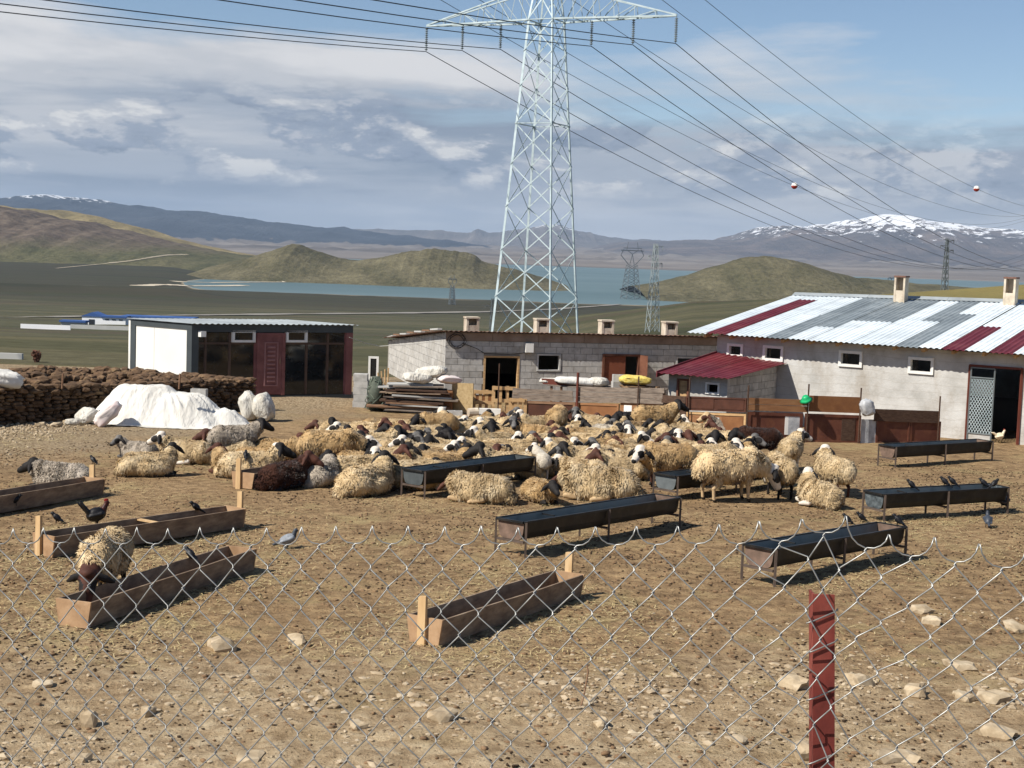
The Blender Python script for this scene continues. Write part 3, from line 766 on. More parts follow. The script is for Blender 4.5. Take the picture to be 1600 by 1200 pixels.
def wallslab(mb, o, u, n, L, H, thick, holes, m=0):
    """wall from o along u (unit) and up; n points outwards; holes = (u0,u1,v0,v1)"""
    us = sorted({0.0, L, *[h[0] for h in holes], *[h[1] for h in holes]}); us = [x for x in us if 0 <= x <= L]
    Hm = H if callable(H) else (lambda x: H)
    for a, b in zip(us[:-1], us[1:]):
        cut = sorted([(h[2], h[3]) for h in holes if h[0] <= a + 1e-6 and h[1] >= b - 1e-6])
        v = 0.0; segs = []
        for c0, c1 in cut:
            if c0 > v: segs.append((v, c0, False))
            v = c1
        segs.append((v, None, True))
        for v0, v1, top in segs:
            za, zb = (Hm(a), Hm(b)) if top else (v1, v1)
            if min(za, zb) <= v0 + 1e-4: continue
            P = [o + u * a + Vector((0, 0, v0)), o + u * b + Vector((0, 0, v0)), o + u * b + Vector((0, 0, zb)), o + u * a + Vector((0, 0, za))]
            mb.prism(P, -n * thick, m)
    return mb
def blocks(parent, o, u, n, L, H, holes, bw=0.4, bh=0.2, proud=0.012, mat=M_BLOCK, rs=random.Random(2), gap=0.012):
    """single concrete blocks laid in courses, shared mesh for whole ones"""
    Hm = H if callable(H) else (lambda x: H)
    ang = math.atan2(u.y, u.x); whole = None
    rows = int(max(Hm(0), Hm(L)) / bh) + 1
    for r in range(rows):
        v0, v1 = r * bh, (r + 1) * bh - gap
        x = -(r % 2) * bw / 2
        while x < L:
            spans = [(max(x, 0.0), min(x + bw - gap, L))]
            hmin = min(Hm(spans[0][0]), Hm(spans[0][1]))
            for h in holes:
                if h[2] < v1 - 0.03 and h[3] > v0 + 0.03:
                    ns = []
                    for a, b in spans:
                        if h[1] <= a or h[0] >= b: ns.append((a, b)); continue
                        if h[0] > a: ns.append((a, h[0]))
                        if h[1] < b: ns.append((h[1], b))
                    spans = ns
            top = min(v1, hmin - 0.005)
            for a, b in spans:
                if b - a < 0.05 or top - v0 < 0.05: continue
                c = o + u * ((a + b) / 2) + n * (proud / 2 - 0.012 + rs.uniform(-0.003, 0.003)) + Vector((0, 0, (v0 + top) / 2))
                full = abs(b - a - (bw - gap)) < 1e-4 and abs(top - v1) < 1e-4
                if full and whole is not None: me = whole
                else:
                    mb = MB().box((0, 0, 0), (b - a, proud + 0.012, top - v0)); me = bpy.data.meshes.new('block'); me.from_pydata(mb.v, [], mb.f); me.materials.append(mat)
                    if full: whole = me
                ob = bpy.data.objects.new('block', me); COL.objects.link(ob)
                ob.matrix_basis = Matrix.Translation(c) @ Matrix.Rotation(ang + rs.uniform(-.006, .006), 4, 'Z')
                adopt(ob, parent)
            x += bw
def vec2(a): return Vector((a.x, a.y, 0))
def corr_sheet(name, a, b, c, d, pitch, amp, mat, parent, thick=0.0):
    """corrugated sheet: a-b eave edge, d-c ridge edge (a to d up the slope); ribs run up the slope"""
    L = (b - a).length; n = max(2, int(L / pitch * 6)); nrm = (b - a).cross(d - a).normalized()
    if nrm.z < 0: nrm = -nrm
    vs = []
    for i in range(n + 1):
        s = i / n; off = nrm * (amp * (1 if (s * L / pitch) % 1.0 < 0.45 else -1) * 0.5 if False else amp * max(-.6, min(.6, math.sin(2 * math.pi * s * L / pitch))))
        vs += [a.lerp(b, s) + off, d.lerp(c, s) + off]
    fs = [(2 * i, 2 * i + 2, 2 * i + 3, 2 * i + 1) for i in range(n)]
    k = len(vs); vs2 = [v - nrm * 0.006 for v in vs]
    fs2 = [tuple(x + k for x in f[::-1]) for f in fs]
    rim = [(2 * i + 2, 2 * i, 2 * i + k, 2 * i + 2 + k) for i in range(n)] + [(2 * i + 1, 2 * i + 3, 2 * i + 3 + k, 2 * i + 1 + k) for i in range(n)]
    return MB().add(vs + vs2, fs + fs2 + rim).build(name, mat, parent)

# ---------------------------------------------------------------- prefab cabin
A0 = at(300, 507, 43.5); zt = A0.z                                     # nearest top corner
B0 = on_z(552, 509, zt); C0 = on_z(204, 499.5, zt)
uf = vec2(B0 - A0).normalized(); Lf = 6.0
Lf = (vec2(B0 - A0)).length
ub = vec2(C0 - A0).normalized()
# depth so that the far corner shows at pixel 204
best = min((abs((lambda p: (p.x / (p.y)) - ray(204, 540).x / ray(204, 540).y)(A0 + ub * d)), d) for d in np.linspace(1.5, 8, 130))
Dp = vec2(C0 - A0).length; print('cabin', Lf, Dp, math.degrees(uf.angle(ub)))
zb = gz(B0.x, B0.y) + 0.02
cab = empty('prefab_cabin', (A0.x, A0.y, zb), 0, 'flat roofed prefab cabin with white end panel, glazed front and maroon door', 'cabin')
Hc = zt - zb
def CP(s, d, z): return Vector((A0.x, A0.y, zb)) + uf * s + ub * d + Vector((0, 0, z))
def cbox(name, s0, s1, d0, d1, z0, z1, mat, parent=cab):
    P = [CP(s0, d0, z0), CP(s1, d0, z0), CP(s1, d1, z0), CP(s0, d1, z0)]
    return MB().prism(P, (0, 0, z1 - z0)).build(name, mat, parent)
fw = 0.21
cbox('floor_beam', 0, Lf, 0, fw, -0.25, 0.12, M_ANTH); cbox('floor_beam', 0, fw, fw, Dp, -0.25, 0.12, M_ANTH)
cbox('roof_beam', 0, Lf, 0, fw, Hc - 0.22, Hc, M_ANTH); cbox('roof_beam', 0, fw, fw, Dp, Hc - 0.16, Hc, M_ANTH)
cbox('corner_post', 0, fw, 0, fw, 0.12, Hc - 0.22, M_ANTH); cbox('corner_post', 0, fw, Dp - fw, Dp, 0.12, Hc - 0.16, M_ANTH)
cbox('corner_post', Lf - fw, Lf, 0, fw, 0.12, Hc - 0.22, M_MAROON)
mid = Dp * 0.62
cbox('side_panel', 0.03, 0.11, fw, mid - 0.006, 0.12, Hc - 0.16, M_WPAN); cbox('side_panel', 0.03, 0.11, mid + 0.006, Dp - fw, 0.12, Hc - 0.16, M_WPAN)
cbox('back_wall', 0, Lf, Dp, Dp + 0.08, 0, Hc, M_WPAN); cbox('end_wall', Lf - 0.1, Lf - 0.02, fw, Dp, 0.0, Hc, M_WPAN)
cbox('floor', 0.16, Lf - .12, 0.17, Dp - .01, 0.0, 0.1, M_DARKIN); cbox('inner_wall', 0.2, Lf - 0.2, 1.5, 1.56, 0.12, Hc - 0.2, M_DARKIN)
def spx(px): # distance along the front for a pixel column
    r = ray(px, 560); k = r.x / r.y; return (A0.x - k * A0.y) / (k * uf.y - uf.x)
def zpy(px, py):
    p = A0 + uf * spx(px); return at(px, py, p.y).z - zb
edges = [305, 323, 361, 401, 437, 446, 481, 514, 547]
s_ = [spx(p) for p in edges]; z_top = Hc - 0.24; z_mid = zpy(470, 537); z_bot = 0.13
def pane(s0, s1, z0, z1): cbox('pane', s0 + 0.03, s1 - 0.03, 0.09, 0.10, z0, z1, M_GLASS)
for i, (a, b) in enumerate(zip(s_[:-1], s_[1:])):
    if i in (3, 4): continue
    pane(a, b, z_bot, z_mid - 0.03); pane(a, b, z_mid + 0.03, z_top) if i not in (2, 5) else None
    cbox('mullion', b - 0.03, b + 0.03, 0.05, 0.13, z_bot, z_top, M_BROWNP if i in (0, 1, 5, 6) else M_MAROON)
    cbox('transom', a + 0.03, b - 0.03, 0.06, 0.12, z_mid - 0.03, z_mid + 0.03, M_BROWNP)
for a, b in ((363, 399), (447, 480)):                                   # small white vent windows
    s0, s1 = spx(a), spx(b); z0, z1 = zpy(a, 535), zpy(a, 516)
    w = MB()
    for (p0, p1, q0, q1) in ((s0, s1, z1 - .07, z1), (s0, s1, z0, z0 + .07), (s0, s0 + .07, z0 + .07, z1 - .07), (s1 - .07, s1, z0 + .07, z1 - .07)):
        w.prism([CP(p0, 0.0, q0), CP(p1, 0.0, q0), CP(p1, 0.08, q0), CP(p0, 0.08, q0)], (0, 0, q1 - q0))
    wo_ = w.build('window_frame', M_PVC, cab)
    cbox('window_pane', s0 + .07, s1 - .07, 0.04, 0.05, z0 + .07, z1 - .07, M_GLASS, wo_)
# door
d0, d1 = spx(401), spx(445)
cbox('door_frame', d0, d0 + .1, -0.02, 0.1, z_bot, z_top, M_MAROON); cbox('door_frame', d1 - .1, d1, -0.02, 0.1, z_bot, z_top, M_MAROON); cbox('door_frame', d0 + .1, d1 - .1, -0.02, 0.1, z_top - .07, z_top, M_MAROON)
dr = cbox('door', d0 + .1, d1 - .1, 0.0, 0.06, z_bot + .02, z_top - .07, M_MAROON)
cx = (d0 + d1) / 2; zA, zB = z_bot + .28, z_top - .28; pw = (d1 - d0) * 0.24
mb = MB()
for (s0, s1, q0, q1) in ((cx - pw, cx + pw, zB - .03, zB), (cx - pw, cx + pw, zA, zA + .03), (cx - pw, cx - pw + .03, zA + .03, zB - .03), (cx + pw - .03, cx + pw, zA + .03, zB - .03)):
    mb.prism([CP(s0, -0.03, q0), CP(s1, -0.03, q0), CP(s1, -0.001, q0), CP(s0, -0.001, q0)], (0, 0, q1 - q0))
mb.build('panel_moulding', M_MAROON_LIT, dr)
for i in range(9):
    q = zA + .12 + (zB - zA - .3) * i / 8
    MB().prism([CP(cx - pw * .55, -0.035, q), CP(cx + pw * .55, -0.035, q), CP(cx + pw * .55, -0.001, q), CP(cx - pw * .55, -0.001, q)], (0, 0, 0.05)).build('relief_bar', M_MAROON_LIT, dr)
MB().tube([CP(d1 - .19, -.06, z_bot + .95), CP(d1 - .19, -.06, z_bot + 1.12)], .016, 6).build('handle', M_BROWNP, dr)
# roof sheet, slightly raised at the back, and a small lamp box
ra, rb = CP(-.06, -.12, Hc + .03), CP(Lf + .08, -.12, Hc + .03); rc, rd = CP(Lf + .08, Dp + .1, Hc + .04), CP(-.06, Dp + .1, Hc + .04)
corr_sheet('roof_sheet', ra, rb, rc, rd, 0.18, 0.02, M_GREYROOF, cab)
cbox('lamp_box', spx(309), spx(317), -0.12, -0.005, Hc - .36, Hc - .19, M_PVC)
curt = cbox('curtain', s_[5] + .1, s_[7] + .4, 0.2, 0.23, z_mid, z_top - .05, M_FGREY)

# ---------------------------------------------------------------- grey block barn
Ca = at(697, 517, 46.0); zt = Ca.z
Cb = on_z(1080, 525, zt)
uf = vec2(Cb - Ca).normalized(); ub = Vector((-uf.y, uf.x, 0)); nf = -ub
zb = 0.4 - 0.025 * 46 - 0.05; Lw = 13.5; Dw = 10.6; Hf = zt - zb; Hb = Hf - 0.95
barn1 = empty('block_barn', (Ca.x, Ca.y, zb), 0, 'long low barn of bare grey concrete blocks with small chimneys', 'barn')
O = Vector((Ca.x, Ca.y, zb))
def bs(px, base=O, u=uf):
    r = ray(px, 560); k = r.x / r.y; return (base.x - k * base.y) / (k * u.y - u.x)
def bz(px, py, base=O, u=uf):
    p = base + u * bs(px, base, u); return at(px, py, p.y).z - base.z
fas = 0.30
holes = [(bs(756), bs(812), 0.0, bz(780, 556)), (bs(839), bs(876), bz(850, 580), bz(850, 553)), (bs(941), bs(1000), bz(960, 598), bz(960, 553)), (bs(1056), bs(1100), bz(1070, 585), bz(1070, 557))]
mb = wallslab(MB(), O + ub * 0.012, uf, nf, Lw, Hf - 0.02, 0.2, holes)
mb.build('front_wall', M_MORT, barn1)
blocks(barn1, O, uf, nf, Lw, Hf - fas, holes)
Hl = lambda d: Hf + (Hb - Hf) * d / Dw - 0.03
wallslab(MB(), O + uf * 0.014 + ub * Dw, -ub, -uf, Dw - 0.2, lambda d: Hl(Dw - d), 0.2, []).build('side_wall', M_MORT, barn1)
blocks(barn1, O + ub * Dw, -ub, -uf, Dw, lambda d: Hl(Dw - d), [], 0.5, 0.25)
wallslab(MB(), O + ub * Dw, uf, ub, Lw, Hb - .05, -0.2, []).build('back_wall', M_MORT, barn1)
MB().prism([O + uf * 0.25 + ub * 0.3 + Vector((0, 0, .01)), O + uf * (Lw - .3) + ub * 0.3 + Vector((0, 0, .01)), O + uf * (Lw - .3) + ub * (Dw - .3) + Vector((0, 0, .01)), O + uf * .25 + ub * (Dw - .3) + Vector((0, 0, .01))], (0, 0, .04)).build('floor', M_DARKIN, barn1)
for i in range(9):                                                      # fascia boards under the eave
    a, b = Lw * i / 9, Lw * (i + 1) / 9 - 0.012
    MB().prism([O + uf * a + nf * .03 + Vector((0, 0, Hf - fas + .01)), O + uf * b + nf * .03 + Vector((0, 0, Hf - fas + .01)), O + uf * b + Vector((0, 0, Hf - fas + .01)), O + uf * a + Vector((0, 0, Hf - fas + .01))], (0, 0, fas - .05)).build('fascia_board', M_FASC, barn1)
for i in range(10):                                                     # thin roof sheets
    a, b = -.25 + (Lw + .3) * i / 10, -.25 + (Lw + .3) * (i + 1) / 10 + .02
    corr_sheet('roof_sheet', O + uf * a + nf * .25 + Vector((0, 0, Hf + .02)), O + uf * b + nf * .25 + Vector((0, 0, Hf + .02)), O + uf * b + ub * (Dw + .2) + Vector((0, 0, Hb + .03)), O + uf * a + ub * (Dw + .2) + Vector((0, 0, Hb + .03)), .16, .018, M_RUST, barn1)
# edge planks and clods holding the roof down on the left verge
rs = random.Random(5)
for i in range(7):
    d = .4 + i * 1.4
    MB().bar(O - uf * .12 + ub * d + Vector((0, 0, Hl(d) + .1)), O - uf * .12 + ub * (d + 1.25) + Vector((0, 0, Hl(d + 1.25) + .1 + rs.uniform(-.03, .05))), .14, .05).build('verge_plank', M_PLY if i % 2 else M_FGREY, barn1)
# frames
def frame(parent, base, u, n, s0, s1, z0, z1, w, mat, name='window_frame', dep=.06, sill=True):
    mb = MB(); parts = [(s0, s1, z1 - w, z1), (s0, s0 + w, z0, z1 - w), (s1 - w, s1, z0, z1 - w)] + ([(s0 + w, s1 - w, z0, z0 + w)] if sill else [])
    for a, b, c, d in parts:
        mb.prism([base + u * a + n * dep + Vector((0, 0, c)), base + u * b + n * dep + Vector((0, 0, c)), base + u * b - n * .12 + Vector((0, 0, c)), base + u * a - n * .12 + Vector((0, 0, c))], (0, 0, d - c))
    return mb.build(name, mat, parent)
M_WOODP = pmat('pale_timber', ['#a1815c', '#b9976c', '#c8a97d'], 3, 0.85, 0.2, 30, stretch=(1, 1, 6))
M_WOODB = pmat('brown_timber', ['#56372a', '#6b4534', '#7a5240'], 3, 0.8, 0.2, 30)
frame(barn1, O, uf, nf, *holes[0], .06, M_WOODP, 'door_frame', .02, False); frame(barn1, O, uf, nf, *holes[1], .05, M_PLAST, 'window_frame', .03)
frame(barn1, O, uf, nf, *holes[3], .06, M_PLAST, 'window_frame', .03)
h = holes[2]; fr_ = frame(barn1, O, uf, nf, h[0], h[1], h[2], h[3], .07, M_WOODB, 'window_frame', .05)
MB().prism([O + uf * (h[0] + .07) + nf * .0 + Vector((0, 0, h[2] + .05)), O + uf * (h[0] + (h[1] - h[0]) * .62) + Vector((0, 0, h[2] + .05)), O + uf * (h[0] + (h[1] - h[0]) * .62) + Vector((0, 0, h[3] - .07)), O + uf * (h[0] + .07) + Vector((0, 0, h[3] - .09))], ub * .03).build('shutter_board', pmat('reddish_ply', ['#6f3f2c', '#7f4a34'], 4), fr_)
# casement standing open to the right
MB().prism([O + uf * (h[1] - .02) + nf * .05 + Vector((0, 0, h[2] + .1)), O + uf * (h[1] + .12) + nf * .42 + Vector((0, 0, h[2] + .1)), O + uf * (h[1] + .12) + nf * .42 + Vector((0, 0, h[3] - .02)), O + uf * (h[1] - .02) + nf * .05 + Vector((0, 0, h[3] - .02))], ub * .05).build('open_casement', M_WOODB, fr_)
def chimney(parent, p, w, h, mat, cap, u, wallw=.07, open_=True):
    ub_ = Vector((-u.y, u.x, 0)); mb = MB()
    for a, b, c, d in ((-w / 2, -w / 2 + wallw, -w / 2, w / 2), (w / 2 - wallw, w / 2, -w / 2, w / 2), (-w / 2 + wallw, w / 2 - wallw, w / 2 - wallw, w / 2)):
        mb.prism([p + u * a + ub_ * c, p + u * b + ub_ * c, p + u * b + ub_ * d, p + u * a + ub_ * d], (0, 0, h))
    mb.prism([p + u * (-w / 2 + wallw) - ub_ * (w / 2 - .01), p + u * (w / 2 - wallw) - ub_ * (w / 2 - .01), p + u * (w / 2 - wallw) - ub_ * (w / 2 - wallw), p + u * (-w / 2 + wallw) - ub_ * (w / 2 - wallw)], (0, 0, h * .55))
    c = mb.build('chimney', mat, parent)
    MB().prism([p + u * (-w * .55) - ub_ * w * .55 + Vector((0, 0, h + .004)), p + u * w * .55 - ub_ * w * .55 + Vector((0, 0, h + .004)), p + u * w * .55 + ub_ * w * .55 + Vector((0, 0, h + .004)), p + u * (-w * .55) + ub_ * w * .55 + Vector((0, 0, h + .004))], (0, 0, .05)).build('chimney_cap', cap, c)
for px, yb in ((735, 516), (844, 520), (945, 522), (1044, 524)):
    s = bs(px, O + ub * 1.2); p = O + uf * s + ub * 1.2 + Vector((0, 0, Hf - .12)); chimney(barn1, p, .42, .47, M_CHIM, M_CHIM, uf)
# meter box and coil of cable on the wall
tag(MB().prism([O + uf * bs(819) + nf * .02 + Vector((0, 0, bz(820, 550))), O + uf * bs(831) + nf * .02 + Vector((0, 0, bz(820, 550))), O + uf * bs(831) + nf * .18 + Vector((0, 0, bz(820, 550))), O + uf * bs(819) + nf * .18 + Vector((0, 0, bz(820, 550)))], (0, 0, bz(820, 536) - bz(820, 550))).build('meter_box', M_PVC), 'small white meter box on the grey block wall', 'meter box')
cc = O + uf * bs(712) + nf * .07 + Vector((0, 0, bz(712, 532))); pts = []
for i in range(64):
    a = i / 64 * 2 * math.pi * 3; R = .25 + .05 * math.sin(a * 1.3); pts.append(cc + uf * (R * math.cos(a)) + Vector((0, 0, R * .85 * math.sin(a))) + nf * (.015 * (i // 21)))
pts += [O + uf * bs(x) + nf * .05 + Vector((0, 0, bz(x, y))) for x, y in ((722, 536), (745, 545), (756, 552), (800, 554), (818, 551))]
tag(MB().tube(pts, .009, 5).build('cable_coil', pmat('black_rubber', ['#1b1b1c', '#28282a'], 3, .6)), 'black coil of cable hung on the grey block wall', 'cable')
tag(MB().tube([at(546, 527, 44.9), at(570, 536, 45.6), at(593, 541, 46), at(640, 538, 46), at(690, 532, 45.9)], .012, 5).build('slack_wire', M_FGREY), 'slack pale wire strung from the cabin to the block barn', 'wire')

# ---------------------------------------------------------------- striped roof barn
E0 = at(1077, 518.5, 43.0); ze = E0.z
E1 = on_z(1600, 553, ze)
uf2 = vec2(E1 - E0).normalized(); ub2 = Vector((-uf2.y, uf2.x, 0)); nf2 = -ub2
W0 = E0 + ub2 * .38 + uf2 * .72
zb2 = 0.4 - 0.025 * 40.5 - .12; O2 = Vector((W0.x, W0.y, zb2)); H2 = ze - zb2 - .06
barn2 = empty('plastered_barn', O2, 0, 'plastered barn with patchwork white, grey and wine red sheet roof', 'barn')
L2 = 15.0; D2 = 15.5
R0 = at(1246, 461.5, 49.3); dep = (vec2(R0 - E0)).dot(ub2); 
dep = 7.6; zr0 = at(1246, 461.5, (E0 + ub2 * dep).y).z
p_end = E0 + uf2 * 9.6 + ub2 * dep
zr1 = at(1600, 473, p_end.y).z
def rz2(s): return zr0 + (zr1 - zr0) * s / 9.6
Z2 = lambda s, py: at(s, py, (O2 + uf2 * bs(s, O2, uf2)).y).z - zb2
wins = [(1136, 1161, 557, 536), (1192, 1224, 563, 539), (1311, 1348, 572, 547), (1420, 1460, 583, 557)]
holes2 = [(bs(a, O2, uf2), bs(b, O2, uf2), Z2(a, y0), Z2(a, y1)) for a, b, y0, y1 in wins]
dd0, dd1 = bs(1516, O2, uf2), bs(1600, O2, uf2); holes2.append((dd0, dd1, 0.0, Z2(1520, 571)))
wallslab(MB(), O2, uf2, nf2, L2, H2, .22, holes2).build('front_wall', M_PLAST, barn2)
wallslab(MB(), O2 + ub2 * D2, -ub2, -uf2, D2 - .22, lambda d: H2 + (zr0 - ze) * (1 - abs((D2 - d) - dep) / 8.2), .22, []).build('side_wall', M_PLAST, barn2)
wallslab(MB(), O2 + uf2 * L2, ub2, uf2, D2 - .22, lambda d: H2 + (zr1 - ze) * (1 - abs(d - dep) / 8.2), .22, []).build('side_wall', M_PLAST, barn2)
wallslab(MB(), O2 + ub2 * D2, uf2, ub2, L2, H2 - .15, -.2, []).build('back_wall', M_PLAST, barn2)
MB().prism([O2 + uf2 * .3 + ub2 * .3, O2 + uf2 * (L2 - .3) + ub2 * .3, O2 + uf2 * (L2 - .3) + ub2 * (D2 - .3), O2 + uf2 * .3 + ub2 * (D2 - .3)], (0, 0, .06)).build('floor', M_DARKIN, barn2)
for (a, b, c, d) in holes2[:4]:
    f_ = frame(barn2, O2, uf2, nf2, a, b, c, d, .075, M_PVC, 'window_frame', .05)
    MB().prism([O2 + uf2 * (a + .075) + ub2 * .1 + Vector((0, 0, c + .075)), O2 + uf2 * (a + (b - a) * .3) + ub2 * .1 + Vector((0, 0, c + .075)), O2 + uf2 * (a + (b - a) * .3) + ub2 * .1 + Vector((0, 0, d - .075)), O2 + uf2 * (a + .075) + ub2 * .1 + Vector((0, 0, d - .075))], ub2 * .01).build('window_pane', M_GLASS, f_)
# rough render band and column at the doorway
a, b = dd0, dd1; zd = Z2(1520, 571)
jm = pmat('rusty_angle', ['#5a2f25', '#6f3a2d'], 3, .7)
for s in (a + .02, b - .02):
    MB().bar(O2 + uf2 * s + nf2 * .03 + Vector((0, 0, 0)), O2 + uf2 * s + nf2 * .03 + Vector((0, 0, zd)), .06, .06).build('door_jamb', jm, barn2)
MB().bar(O2 + uf2 * a + nf2 * .03 + Vector((0, 0, zd)), O2 + uf2 * b + nf2 * .03 + Vector((0, 0, zd)), .06, .06).build('door_head', jm, barn2)
lf0, lf1 = bs(1520, O2, uf2), bs(1557, O2, uf2)
dm = MB()
for p, q in (((lf0, .04), (lf0, zd - .05)), ((lf1, .04), (lf1, zd - .05)), ((lf0, .04), (lf1, .04)), ((lf0, zd - .05), (lf1, zd - .05)), ((lf0, .38), (lf1, .38)), ((lf0, zd - .3), (lf1, zd - .3))):
    dm.bar(O2 + uf2 * p[0] + nf2 * .07 + Vector((0, 0, p[1])), O2 + uf2 * q[0] + nf2 * .07 + Vector((0, 0, q[1])), .035, .03)
gate = dm.build('mesh_door', M_GALVD, barn2)
gm = MB(); wv = lf1 - lf0; st = .075
hv_ = zd - .74
for k in np.arange(-hv_ / 1.62, wv, st):
    u0 = max(0.0, k); u1 = min(wv, k + hv_ / 1.62)
    if u1 - u0 < .01: continue
    for sg in (1, -1):
        f2 = lambda u_: O2 + uf2 * (lf0 + (u_ if sg > 0 else wv - u_)) + nf2 * (.07 + .004 * sg) + Vector((0, 0, .4 + (u_ - k) * 1.62))
        gm.bar(f2(u0), f2(u1), .014, .008, nf2)
o = gm.build('expanded_mesh', M_GALV, gate); o['kind'] = 'stuff'
MB().prism([O2 + uf2 * (lf0 + .02) + nf2 * .062 + Vector((0, 0, .05)), O2 + uf2 * (lf1 - .02) + nf2 * .062 + Vector((0, 0, .05)), O2 + uf2 * (lf1 - .02) + nf2 * .062 + Vector((0, 0, .37)), O2 + uf2 * (lf0 + .02) + nf2 * .062 + Vector((0, 0, .37))], ub2 * .004).build('kick_plate', M_PLAST, gate)
# patchwork roof
cw = .62
cols = [[('W', 0, 1)], [('R', 0, .86), ('W', .86, 1)], [('W', 0, 1)], [('W', 0, .5), ('W', .5, 1)], [('G', 0, 1)], [('W', 0, .25), ('G', .25, 1)], [('W', 0, .42), ('G', .42, 1)], [('W', 0, .42), ('G', .42, 1)],
        [('W', 0, .5), ('W', .5, 1)], [('W', 0, .48), ('G', .48, 1)], [('G', 0, .68), ('W', .68, 1)], [('W', 0, 1)], [('R', 0, .44), ('W', .44, 1)], [('W', 0, .5), ('W', .5, 1)], [('R', 0, .92), ('G', .92, 1)], [('W', 0, .6), ('W', .6, 1)], [('R', 0, 1)], [('G', 0, .55), ('W', .55, 1)], [('R', 0, .6), ('G', .6, 1)], [('W', 0, 1)], [('G', 0, 1)], [('W', 0, 1)], [('R', 0, 1)], [('W', 0, 1)], [('G', 0, 1)]]
SM = {'W': M_SW, 'R': M_SR, 'G': M_SG}; rs = random.Random(8)
def RP(s, t): return Vector((E0.x, E0.y, ze)) + uf2 * s + ub2 * (dep * t) + Vector((0, 0, (rz2(s) - ze) * t))
for i, c in enumerate(cols):
    s0, s1 = i * cw, (i + 1) * cw + .012
    for k, t0, t1 in c:
        l = Vector((0, 0, .012 * (i % 2) + (.014 if t0 == 0 else .0) + rs.uniform(0, .006))); e = -.02 if t0 == 0 else -.03
        corr_sheet('roof_sheet', RP(s0, t0 + e) + l, RP(s1, t0 + e) + l, RP(s1, t1) + l, RP(s0, t1) + l, .155, .022, SM[k], barn2)
    b0 = Vector((0, 0, -1.25))
    q0, q1 = RP(s0, 1) + ub2 * (D2 - dep) + b0, RP(s1, 1) + ub2 * (D2 - dep) + b0
    corr_sheet('roof_sheet', q0, q1, RP(s1, 1), RP(s0, 1), .155, .022, M_SG, barn2)
Lr = len(cols) * cw
for i in range(6):
    a, b = Lr * i / 6, Lr * (i + 1) / 6 - .01
    MB().prism([RP(a, .975) + Vector((0, 0, .035)), RP(b, .975) + Vector((0, 0, .035)), RP(b, 1) + Vector((0, 0, .09)), RP(b, 1) + ub2 * .2 + Vector((0, 0, .03)), RP(a, 1) + ub2 * .2 + Vector((0, 0, .03)), RP(a, 1) + Vector((0, 0, .09))][:2] + [RP(b, 1) + ub2 * .02 + Vector((0, 0, .09)), RP(a, 1) + ub2 * .02 + Vector((0, 0, .09))], Vector((0, 0, .012))).build('ridge_cap', M_GREYROOF, barn2)
for i in range(18):                                                      # rafter ends under the eave
    s = .5 + i * .8; MB().bar(RP(s, .0) - Vector((0, 0, .09)) + ub2 * .02, RP(s, .06) - Vector((0, 0, .09)), .07, .09).build('rafter_end', M_WOODP, barn2)
for px, yy in ((1408, 431), (1579, 433)):
    t_ = .93; k = ray(px, 460).x / ray(px, 460).y
    s = min(np.linspace(0, 14, 281), key=lambda s: abs(RP(s, t_).x / RP(s, t_).y - k)); p = RP(s, t_); top = at(px, yy, p.y).z
    chimney(barn2, p - Vector((0, 0, .15)), .35, top - p.z + .1, M_CHIM, M_RUST, uf2, .06)

# ---------------------------------------------------------------- red roofed lean-to
s0, s1 = .74 - .72 + .0, 2.05
TL = at(1129, 551, (O2 + uf2 * .0).y); TR = at(1230, 568, (O2 + uf2 * bs(1230, O2, uf2)).y)
Lx0, Lx1 = .05, bs(1230, O2, uf2); zt0, zt1 = TL.z, TR.z; ez = 3.7; zlow = at(1139, 592, (O2 + uf2 * Lx1 + nf2 * ez).y).z
zg = zb2 - .05
lean = empty('lean_to_shed', O2 + nf2 * 1.8, 0, 'small block lean-to with a wine red sheet roof, built against the plastered barn', 'shed')
def LP(s, d, z): return Vector((O2.x, O2.y, 0)) + uf2 * s + nf2 * d + Vector((0, 0, z))
nn = 4
for i in range(nn):
    a = Lx0 + (Lx1 - Lx0) * i / nn; b = Lx0 + (Lx1 - Lx0) * (i + 1) / nn + .02
    zh = lambda s: zt0 + (zt1 - zt0) * (s - Lx0) / (Lx1 - Lx0)
    l = Vector((0, 0, .01 * (i % 2)))
    corr_sheet('roof_sheet', LP(a, ez, zlow) + l, LP(b, ez, zlow) + l, LP(b, .03, zh(b)) + l, LP(a, .03, zh(a)) + l, .17, .02, M_SR, lean)
MB().prism([LP(Lx0 - .03, ez, zlow - .12), LP(Lx0 - .03, .05, zt0 - .12), LP(Lx0 - .03, .05, zt0 + .05), LP(Lx0 - .03, ez, zlow + .05)], uf2 * .025).build('verge_board', M_SR, lean)
wd = ez - .45; hw = lambda d: (zlow + (zt1 - zlow) * (1 - d / ez)) - zg - .06
OL = LP(Lx1 - .28, wd, zg)                                                # right-hand front corner
wallslab(MB(), OL - uf2 * .012, -nf2, uf2, wd - .02, lambda d: hw(wd - d), .16, []).build('side_wall', M_MORT, lean)
blocks(lean, OL, -nf2, uf2, wd - .02, lambda d: hw(wd - d), [])
OF = LP(Lx0 + .12, wd, zg); Lwf = (OL - OF).length
fh = [((1105), (1127), 597 + 18, 597), ((1060), (1079), 622, 591)]
fholes = []
for a, b, y0, y1 in fh:
    sa, sb = bs(a, OF, uf2), bs(b, OF, uf2); yy = (OF + uf2 * sa).y; fholes.append((sa, sb, max(0, at(a, y0, yy).z - zg) if y0 < 620 else 0.0, min(at(a, y1, yy).z - zg, hw(wd) - .08)))
wallslab(MB(), OF, uf2, nf2, Lwf - .01, hw(wd), .16, fholes).build('front_wall', M_PLAST, lean)
